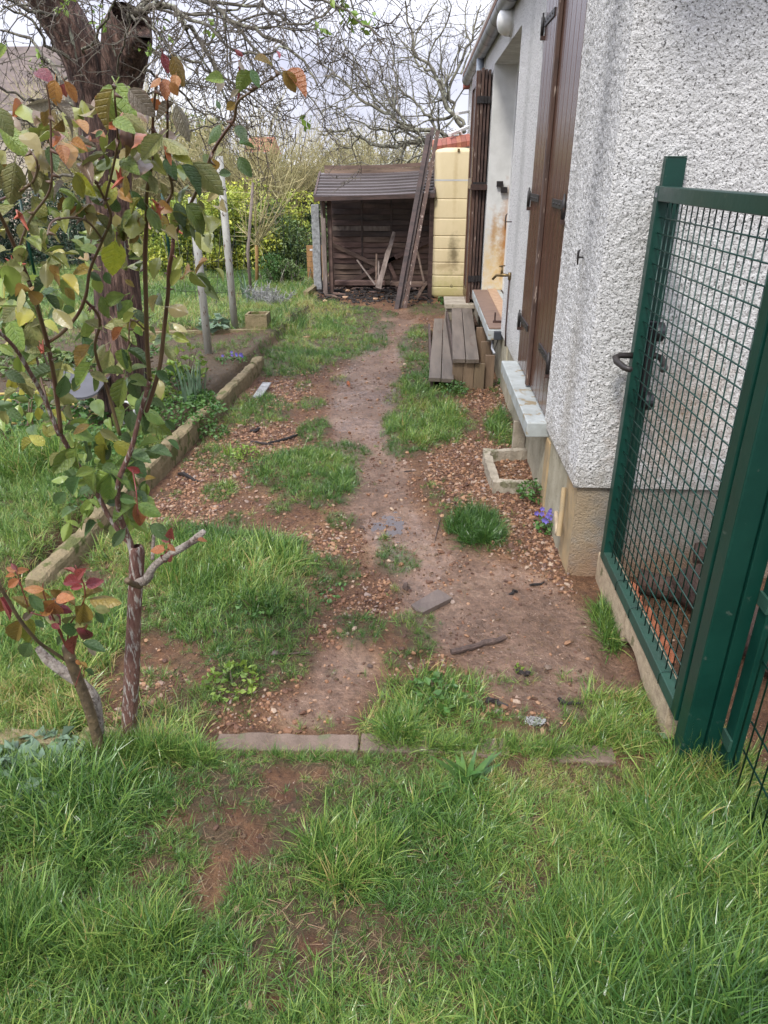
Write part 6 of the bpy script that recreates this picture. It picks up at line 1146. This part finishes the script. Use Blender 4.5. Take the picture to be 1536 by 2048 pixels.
# ================================================================== roses
def leaf_mesh(name, m, asp, cup, tipdroop, jag=.03):
    n, k = 12, 4; mb = MB(); P = []
    for i in range(n + 1):
        f = i / n; wd = asp * .5 * (math.sin(math.pi * min(1, f ** .86)) ** .82) * (1 - .18 * f * f); wd += jag * asp * (1 if i % 2 else 0) * (0 < i < n); row = []
        for j in range(-k, k + 1):
            u = j / k; z = cup * abs(u) * wd * 1.1 - tipdroop * f * f * .5 + .02 * math.sin(f * 26 + abs(u) * 5) * abs(u) * wd * 2; row.append((u * wd, f - abs(u) * 0 , z))
        P.append(row)
    mb.grid(np.array(P)[::-1]); mb.add([(-.014, -.22, -.04), (.014, -.22, -.04), (.014, .03, .004), (-.014, .03, .004)], [(0, 1, 2, 3)]); return mb.mesh(name, m, smooth=True)
LM = {k: [leaf_mesh('rose_leaf', 'leaf_' + k, a, c_, d_) for a, c_, d_ in ((.60, .55, .45), (.66, .25, .7), (.52, .95, .3), (.58, -.4, .5), (.5, .7, -.2))] for k in LC}
def add_leaf(root, base, tip, col, face=None, drop=0):
    base = np.array(base); d = np.array(tip) - base; ln = min(np.linalg.norm(d), .085); cam_d = unit(CP - base)
    nrm = unit(cam_d * .75 + np.array([0, 0, .55]) + rng.normal(0, .32, 3)) if face is None else face
    M4 = frame(base, d, nrm) @ Matrix.Scale(ln, 4); me = random.choice(LM[col]); return place('leaf', me, root, M4)
def L_px(root, bx, by, tx, ty, y, col):
    tx, ty = bx + (tx - bx) * 1.04, by + (ty - by) * 1.04
    b = Yp(bx, by, y); t = Yp(tx, ty, y + rng.uniform(-.022, .022)); return add_leaf(root, b, t, col)
def cane(root, pts, r, m, name='cane', thorns=0, n=9, nod=0.):
    if name == 'cane': r = [v * .50 for v in r]
    P = smooth(px_poly(pts), 5); rr_ = np.interp(np.linspace(0, 1, len(P)), np.linspace(0, 1, len(r)), r) * (1 + nod * rng.normal(0, 1, len(P))); mb = MB(); mb.tube(P, rr_, n)
    for _ in range(thorns): i = rng.integers(1, len(P) - 1); d = unit(np.cross(P[i + 1] - P[i], rng.normal(0, 1, 3))); mb.tube([P[i], P[i] + d * (rr_[i] + .008) + (0, 0, -.003)], [.0035, .0004], 5)
    mb.build(name, m, root, smooth=True); return P
r1 = thing('rose_bush', (-.87, 1.63, 0), 'tall rose bush with peeling trunk and many wet leaves at the left', 'rose bush')
YR = 1.63
m_ = MB(); bark_tube(m_, px_poly([(254, 1500, YR), (258, 1440, YR), (264, 1340, YR), (268, 1240, YR), (272, 1160, YR), (274, 1105, YR), (272, 1092, YR)]), np.array([.0225, .021, .0215, .0185, .0195, .020, .012]), 10, .10); m_.build('trunk', 'rose_trunk', r1, smooth=True)
cane(r1, [(268, 1120, YR), (258, 1080, YR), (246, 1050, YR - .02), (236, 1010, YR - .05), (238, 960, YR - .08), (262, 900, YR - .1), (280, 830, YR - .12), (300, 760, YR - .15)], [.018, .017, .0155, .014, .013, .012, .010, .010], 'rose_trunk', nod=.04)
cane(r1, [(262, 1090, YR), (240, 1065, YR), (216, 1030, YR), (190, 980, YR - .02), (150, 920, YR - .05), (118, 862, YR - .1)], [.015, .013, .012, .012, .012, .011], 'rose_trunk', nod=.04)
cane(r1, [(270, 1165, YR - .01), (292, 1160, YR - .03), (306, 1135, YR - .04), (335, 1112, YR - .05), (370, 1092, YR - .06), (395, 1075, YR - .06), (408, 1062, YR - .06)], [.012, .0125, .011, .0095, .009, .010, .006], 'dead_wood', 'side_branch', nod=.06)
cane(r1, [(280, 1172, YR - .02), (266, 1168, YR - .05), (254, 1160, YR - .07)], [.009, .0085, .0085], 'green_cane', 'cut_stub')
cane(r1, [(305, 1120, YR - .02), (306, 1095, YR), (308, 1070, YR)], [.005, .005, .004], 'dead_wood', 'cut_stub'); cane(r1, [(345, 1105, YR - .05), (342, 1090, YR - .06)], [.005, .005], 'dead_wood', 'cut_stub')
C1 = [([(118, 870, 1.53), (90, 800, 1.5), (60, 745, 1.45), (25, 690, 1.4), (-20, 650, 1.35)], [.010, .0095, .009, .008, .007], 'rose_trunk'), ([(122, 865, 1.53), (112, 780, 1.5), (98, 700, 1.45), (82, 640, 1.4), (62, 575, 1.35), (35, 505, 1.3), (0, 430, 1.25), (-30, 380, 1.2)], [.010, .0095, .009, .0085, .008, .007, .006, .005], 'rose_cane'),
      ([(98, 684, 1.44), (125, 665, 1.4), (155, 630, 1.35), (172, 590, 1.3), (180, 540, 1.28), (205, 480, 1.22), (222, 435, 1.2), (210, 400, 1.18), (190, 360, 1.15)], [.007, .007, .0065, .006, .0055, .005, .005, .004, .003], 'rose_cane'), ([(112, 860, 1.55), (85, 770, 1.6), (70, 700, 1.62), (50, 640, 1.6)], [.007, .006, .005, .004], 'rose_cane'), ([(120, 855, 1.57), (104, 760, 1.63), (85, 700, 1.66)], [.006, .005, .004], 'rose_cane'),
      ([(300, 760, 1.48), (294, 690, 1.42), (292, 600, 1.35), (290, 520, 1.3), (293, 440, 1.25), (294, 380, 1.2), (305, 320, 1.15), (306, 240, 1.1), (314, 150, 1.05)], [.010, .0095, .009, .0085, .0075, .006, .0045, .004, .0025], 'rose_cane'), ([(290, 830, 1.52), (318, 740, 1.5), (328, 660, 1.48), (336, 590, 1.45), (338, 540, 1.42), (345, 500, 1.4), (348, 455, 1.4)], [.010, .0095, .009, .0085, .0085, .008, .006], 'rose_cane'),
      ([(345, 470, 1.4), (330, 420, 1.3), (345, 380, 1.22), (332, 320, 1.15), (335, 260, 1.1), (335, 190, 1.06)], [.006, .005, .005, .0045, .004, .0025], 'rose_cane'), ([(345, 480, 1.4), (380, 410, 1.3), (408, 350, 1.22), (425, 305, 1.18), (450, 265, 1.14), (468, 240, 1.12), (475, 205, 1.1), (500, 185, 1.08), (530, 165, 1.06), (560, 148, 1.05)], [.006, .0055, .005, .0045, .0045, .004, .004, .003, .0025, .002], 'rose_cane'),
      ([(475, 205, 1.1), (480, 170, 1.09), (478, 120, 1.08)], [.003, .0025, .0015], 'red_shoot'), ([(205, 480, 1.22), (170, 440, 1.15), (110, 440, 1.05), (95, 470, 1.0)], [.004, .0035, .003, .003], 'rose_cane'), ([(35, 505, 1.3), (60, 440, 1.1), (100, 380, 1.0), (102, 300, .98), (100, 220, .97), (92, 165, .96)], [.005, .004, .0032, .0028, .0024, .0016], 'rose_cane'),
      ([(210, 400, 1.18), (225, 340, 1.1), (235, 280, 1.05), (230, 200, 1.0), (228, 165, 1.0)], [.004, .0035, .003, .0025, .002], 'rose_cane'), ([(170, 600, 1.35), (200, 640, 1.4), (190, 700, 1.45), (215, 780, 1.5), (240, 870, 1.52)], [.0055, .006, .006, .007, .008], 'rose_cane'), ([(0, 400, 1.2), (60, 370, 1.1), (75, 330, 1.0), (60, 300, 1.)], [.004, .004, .003, .002], 'rose_cane'),
      ([(265, 940, 1.55), (272, 980, 1.5), (276, 1030, 1.5)], [.004, .003, .003], 'red_shoot'), ([(330, 1110, 1.58), (340, 1085, 1.57), (330, 1070, 1.56)], [.004, .003, .002], 'red_shoot'), ([(290, 660, 1.4), (262, 640, 1.3), (258, 690, 1.3)], [.004, .003, .0025], 'rose_cane')]
for pts, r, m in C1: cane(r1, pts, r, m, thorns=len(pts) if m == 'rose_cane' else 0, n=8)
LV = """110 160 108 212 o 128 162 150 203 o 122 170 135 197 r 72 142 100 152 r 100 200 56 214 p 92 208 88 250 b 110 220 122 256 b 115 200 146 243 p 128 232 152 272 p 150 240 173 272 o 108 258 125 250 b
228 172 195 248 g 226 178 208 258 b 232 168 272 247 g 258 178 305 228 p 228 240 262 252 g 245 228 290 262 k 200 285 180 285 o 325 106 336 146 r 345 112 374 172 b 320 155 300 168 o 332 158 330 194 o 340 165 357 192 o 352 150 350 175 o
348 206 320 242 p 352 208 388 276 p 447 158 416 155 g 446 165 436 182 p 500 142 476 172 g 502 140 518 176 d 508 118 545 124 b 545 130 540 126 k 566 142 594 184 b 572 142 612 186 o 470 100 488 110 r 553 102 558 118 r 478 122 490 136 p 470 205 458 215 b
440 218 433 200 d 462 195 478 180 p 440 250 412 282 d 472 252 492 276 d 478 288 508 291 d 478 314 502 354 d 438 350 463 344 d 445 300 420 312 k 0 250 44 306 g -8 216 27 268 k 10 90 -10 120 g 30 325 18 408 k 58 325 74 386 k 0 325 -20 380 k
30 410 -5 445 k 48 428 78 470 k 44 428 104 456 k 58 342 82 380 k 88 348 100 398 k 62 360 100 402 b 152 348 172 396 y 150 348 195 392 v 128 365 92 396 p 110 402 72 400 k 125 392 132 432 b 142 395 160 400 p 100 292 112 345 d 122 290 130 315 o 142 284 172 298 o 150 280 192 300 p 138 275 115 260 k
208 308 168 342 k 206 306 218 330 g 243 318 270 336 g 268 332 308 372 g 255 338 240 362 k 325 270 282 318 k 330 318 352 356 d 362 330 408 388 d 385 325 442 392 k 318 275 372 292 k 345 312 382 322 y 262 382 290 420 d 226 390 230 430 d 352 404 364 450 d 372 408 418 464 g 312 430 338 462 b 240 458 284 484 d 230 482 228 558 v
205 445 165 478 k 190 470 222 452 k 225 460 210 490 k 130 430 180 425 o 150 440 190 440 k 180 455 200 440 k 250 350 240 392 b 300 350 312 390 k 320 365 330 395 k 395 400 405 420 k 270 260 262 290 k 205 262 192 275 d 185 265 205 262 o 250 290 255 320 b 60 445 45 490 k 20 440 0 470 k
140 480 175 500 g 160 498 205 505 g 128 508 158 512 y 138 520 92 532 k 140 555 168 592 g 138 560 118 590 g 175 520 195 530 g 80 525 105 545 k 60 560 10 545 k 100 560 65 590 d 110 580 60 600 d 130 575 150 600 b 240 480 232 500 d 60 588 20 620 d 90 590 120 620 d 40 610 0 640 k 130 610 150 640 d
180 545 205 560 d 210 545 225 570 d 250 560 268 575 b 262 600 240 640 g 250 590 212 610 g 268 620 290 650 d 270 640 255 660 y 265 640 300 660 y 245 655 230 680 o 205 660 170 640 k 330 690 345 720 k 255 700 240 750 g 252 700 300 730 d 210 690 175 720 k 180 690 150 730 b 150 690 165 730 g
248 755 235 815 g 256 756 300 775 g 248 748 205 742 g 258 745 292 728 g 262 760 282 800 d 252 738 238 700 d 330 735 352 745 d 312 742 338 760 d 190 735 175 780 g 182 725 160 770 g 180 745 215 765 k 250 820 212 868 g 262 822 262 862 d 285 835 340 868 g 288 820 334 842 g 330 840 350 860 d 300 800 330 815 d 130 750 118 790 d 110 740 60 760 d
140 865 105 915 g 145 862 185 878 g 150 895 110 942 g 152 896 150 944 g 175 892 180 922 d 205 860 212 902 y 212 888 205 930 y 228 885 270 914 y 160 860 130 855 d 180 850 150 870 b 200 860 235 880 k 190 940 150 950 g 188 945 170 990 g 222 945 190 982 g 222 942 264 965 g 222 950 218 1002 g 175 1000 198 1016 g 186 998 172 1018 g 240 995 275 1002 d 272 1008 222 1042 g 276 1008 320 1030 g
272 1006 284 1052 o 300 1050 338 1078 d 250 1058 228 1092 d 130 985 105 1010 d 160 950 140 990 d 205 930 240 950 d 180 975 155 985 d 120 905 100 930 k 90 890 60 870 y 70 880 40 900 y 95 870 115 850 y 100 875 90 850 y 262 905 300 920 d 300 900 340 905 d 335 880 355 900 d 290 960 310 955 b 280 945 255 935 r
340 1085 322 1070 r 335 1088 352 1100 o 330 1100 300 1098 o 345 1078 340 1060 r 320 1110 335 1125 r 395 1080 415 1078 o 330 1090 312 1105 b 345 1112 330 1120 r 285 830 292 860 d 240 870 268 880 d 90 640 60 650 k 60 645 75 700 k 20 640 50 700 g 15 690 60 690 g 50 690 95 700 k 0 690 30 710 g 10 745 50 760 d 35 780 5 800 k 15 820 45 840 d"""
nums = LV.split(); random.seed(3)
for i in range(0, len(nums), 5):
    bx, by, tx, ty = map(float, nums[i:i + 4]); 
    yb = 1.02 + .0 * by if by < 280 else (1.05 + (by - 280) / 200 * .25 if by < 480 else 1.30 + min(1, (by - 480) / 350) * .25)
    L_px(r1, bx, by, tx, ty, yb + rng.uniform(-.04, .06), nums[i + 4])
for k in range(130):
    reg = [(10, 440, 240, 620, 1.4, 'kggyb'), (130, 620, 340, 900, 1.62, 'dggk'), (10, 320, 340, 440, 1.2, 'kggyb'), (160, 860, 290, 1060, 1.65, 'dgg'), (0, 560, 130, 760, 1.62, 'dkgy')][k % 5]
    if sum(c_.name.startswith('leaf') and not c_.name.startswith('leaf_') for c_ in r1.children) >= 299: break
    bx, by = rng.uniform(reg[0], reg[2]), rng.uniform(reg[1], reg[3]); a = rng.uniform(.2, 2.9); ln = rng.uniform(32, 58); L_px(r1, bx, by, bx + ln * math.cos(a), by + ln * math.sin(a), reg[4], random.choice(reg[5]))
def joined_leaves(root, items):
    """the leaves past the first 300, as one mesh"""
    vs, fs, mi, mats, n = [], [], [], [], 0
    for (b, t, col) in items:
        me = random.choice(LM[col]); m = me.materials[0]
        if m not in mats: mats.append(m)
        d = t - b; ln = min(np.linalg.norm(d), rng.uniform(.035, .06)); M4 = np.array(frame(b, d, unit(unit(CP - b) * .6 + np.array([0, 0, .6]) + rng.normal(0, .4, 3))))
        V = np.zeros(len(me.vertices) * 3); me.vertices.foreach_get('co', V); V = V.reshape(-1, 3) * ln @ M4[:3, :3].T + M4[:3, 3] - WL[root.name]
        F = np.zeros(len(me.loops), int); me.loops.foreach_get('vertex_index', F); F = F.reshape(-1, 4); vs.append(V); fs.append(F + n); mi += [mats.index(m)] * len(F); n += len(V)
    mb = MB(); mb.v = vs; mb.q = fs; mb.n = n; me = mb.mesh('leaves', None, smooth=True)
    for m in mats: me.materials.append(m)
    me.polygons.foreach_set('material_index', np.array(mi, np.int32)); o = D.objects.new('leaves', me); COL.objects.link(o); o.parent = root; o['kind'] = 'stuff'
IT = []
for k in range(320):
    x0, y0, x1, y1, y, cs = [(-10, 260, 130, 620, 1.15, 'kggyb'), (130, 420, 430, 640, 1.38, 'kggdb'), (80, 620, 350, 920, 1.66, 'dggk'), (160, 300, 440, 470, 1.2, 'kdggb'), (0, 560, 120, 860, 1.62, 'dkgy'), (130, 880, 310, 1050, 1.66, 'dgg'), (20, 200, 360, 330, 1.08, 'kggop')][k % 7]
    bx, by = rng.uniform(x0, x1), rng.uniform(y0, y1); a = rng.uniform(0, 3.1); ln = rng.uniform(26, 46) * (1.1 if y < 1.25 else 1); b = Yp(bx, by, y + rng.uniform(-.02, .08)); t = Yp(bx + ln * math.cos(a), by + ln * math.sin(a), y + rng.uniform(-.04, .06)); IT.append((b, t, random.choice(cs)))
joined_leaves(r1, IT)
c = Yp(257, 300, 1.05); MB().lathe([(.002, 0), (.008, .006), (.010, .016), (.006, .028), (.001, .034)], c, 10).build('bud', 'rose_cane', r1, smooth=True)
for (px, py, y) in ((308, 430, 1.22), (345, 455, 1.4), (28, 530, 1.3), (85, 705, 1.42), (240, 360, 1.1), (40, 430, 1.1), (315, 410, 1.2)):
    c = Yp(px, py, y); mb = MB()
    for j in range(4): mb.tube([c, c + unit(rng.normal(0, 1, 3) + (0, -.4, .8)) * rng.uniform(.012, .028)], [.004, .0008], 5)
    mb.build('shoot_bud', 'bud_orange', r1)
r2 = thing('rose_bush', (-.93, 1.56, 0), 'low rose bush with smooth brown stem, dead stub and copper-red leaves', 'rose bush')
cane(r2, [(206, 1525, 1.56), (190, 1460, 1.56), (172, 1400, 1.55), (152, 1350, 1.54), (138, 1310, 1.53), (132, 1290, 1.53)], [.0165, .0155, .015, .0145, .0155, .011], 'green_cane', 'trunk', nod=.02)
m_ = MB(); bark_tube(m_, px_poly([(200, 1465, 1.6), (188, 1400, 1.6), (165, 1370, 1.6), (130, 1345, 1.6), (95, 1318, 1.6), (75, 1295, 1.6)]), np.array([.013, .017, .015, .015, .014, .009]), 8, .14); m_.build('dead_branch', 'dead_wood', r2, smooth=True)
cane(r2, [(130, 1320, 1.53), (105, 1303, 1.5), (75, 1282, 1.46), (40, 1240, 1.42), (10, 1190, 1.38), (-30, 1130, 1.33)], [.009, .009, .009, .009, .009, .0085], 'green_cane')
cane(r2, [(132, 1295, 1.53), (122, 1265, 1.5), (105, 1240, 1.48), (60, 1225, 1.46)], [.006, .005, .004, .003], 'red_shoot'); cane(r2, [(134, 1295, 1.53), (140, 1250, 1.5), (160, 1220, 1.48), (170, 1180, 1.46), (150, 1130, 1.45)], [.005, .0045, .004, .004, .002], 'red_shoot'); cane(r2, [(132, 1295, 1.5), (108, 1240, 1.45), (88, 1190, 1.42), (86, 1165, 1.42)], [.004, .004, .003, .002], 'red_shoot')
cane(r2, [(60, 1225, 1.42), (45, 1180, 1.4), (32, 1140, 1.4)], [.003, .0028, .002], 'red_shoot'); cane(r2, [(150, 1375, 1.52), (166, 1330, 1.5), (168, 1355, 1.5)], [.003, .0025, .002], 'red_shoot')
L2 = """44 1238 20 1300 b 52 1236 70 1288 y 48 1240 68 1222 p 62 1218 30 1192 b 58 1190 85 1222 d 0 1195 12 1240 r 10 1190 -5 1230 o 88 1178 50 1172 o 70 1185 100 1195 b 100 1180 130 1192 b 120 1184 150 1200 b 132 1196 90 1206 p 178 1198 236 1196 b 172 1196 200 1178 b 168 1205 165 1250 b
150 1212 178 1260 b 165 1215 185 1235 p 136 1246 142 1282 d 132 1248 150 1225 k 118 1245 90 1230 k 110 1200 88 1226 o 108 1205 112 1240 o 112 1200 140 1192 o 112 1212 142 1222 r 115 1208 125 1180 o 165 1165 124 1162 r 166 1172 142 1176 r 172 1170 200 1162 r 150 1148 128 1135 r 155 1155 165 1140 r 32 1142 12 1136 o 32 1145 55 1138 o 30 1150 12 1152 o 34 1140 24 1125 r 38 1158 14 1175 o 40 1165 30 1172 r
190 1215 222 1220 k 190 1225 205 1245 d 165 1285 208 1305 d 180 1280 190 1310 p 152 1320 162 1330 o 160 1325 175 1335 b 170 1340 185 1350 d 60 1285 40 1320 d 88 1255 70 1240 d 150 1250 172 1240 k 155 1270 140 1300 r 100 1225 120 1245 r 120 1258 105 1250 r 128 1275 110 1290 d 170 1258 160 1290 r 75 1210 55 1225 k"""
nums = L2.split()
for i in range(0, len(nums), 5):
    bx, by, tx, ty = map(float, nums[i:i + 4]); L_px(r2, bx, by, tx, ty, 1.45 + rng.uniform(-.05, .05), nums[i + 4])
r3 = thing('rose_bush', (-2.45, 4.0, .05), 'small low rose bush with green leaves on the soil at the left edge', 'rose bush')
mb = MB(); b0 = G(40, 930); tips = []
for k in range(9):
    P = walk(b0 + (rng.normal(0, .1), rng.normal(0, .05), 0), (rng.normal(0, .5), rng.normal(0, .4), 1), rng.uniform(.25, .45), 5, .15); mb.tube(P, np.linspace(.009, .004, 6), 5); tips += list(P[2:])
mb.build('canes', 'rose_cane', r3)
for k in range(60): b = tips[k % len(tips)]; add_leaf(r3, b, b + unit(rng.normal(0, 1, 3) + (0, 0, -.1)) * rng.uniform(.05, .08), random.choice('ggkyd'))
m_ = MB(); c = onground(208, 1535); tag(place('fallen_leaf', LM['v'][1], None, frame(c + (0, 0, .02), (1, .1, 0), (0, -.3, 1)) @ Matrix.Scale(.05, 4)), 'yellow-green leaf fallen in the grass at the rose stem', 'leaf')
print('objects', len(D.objects))
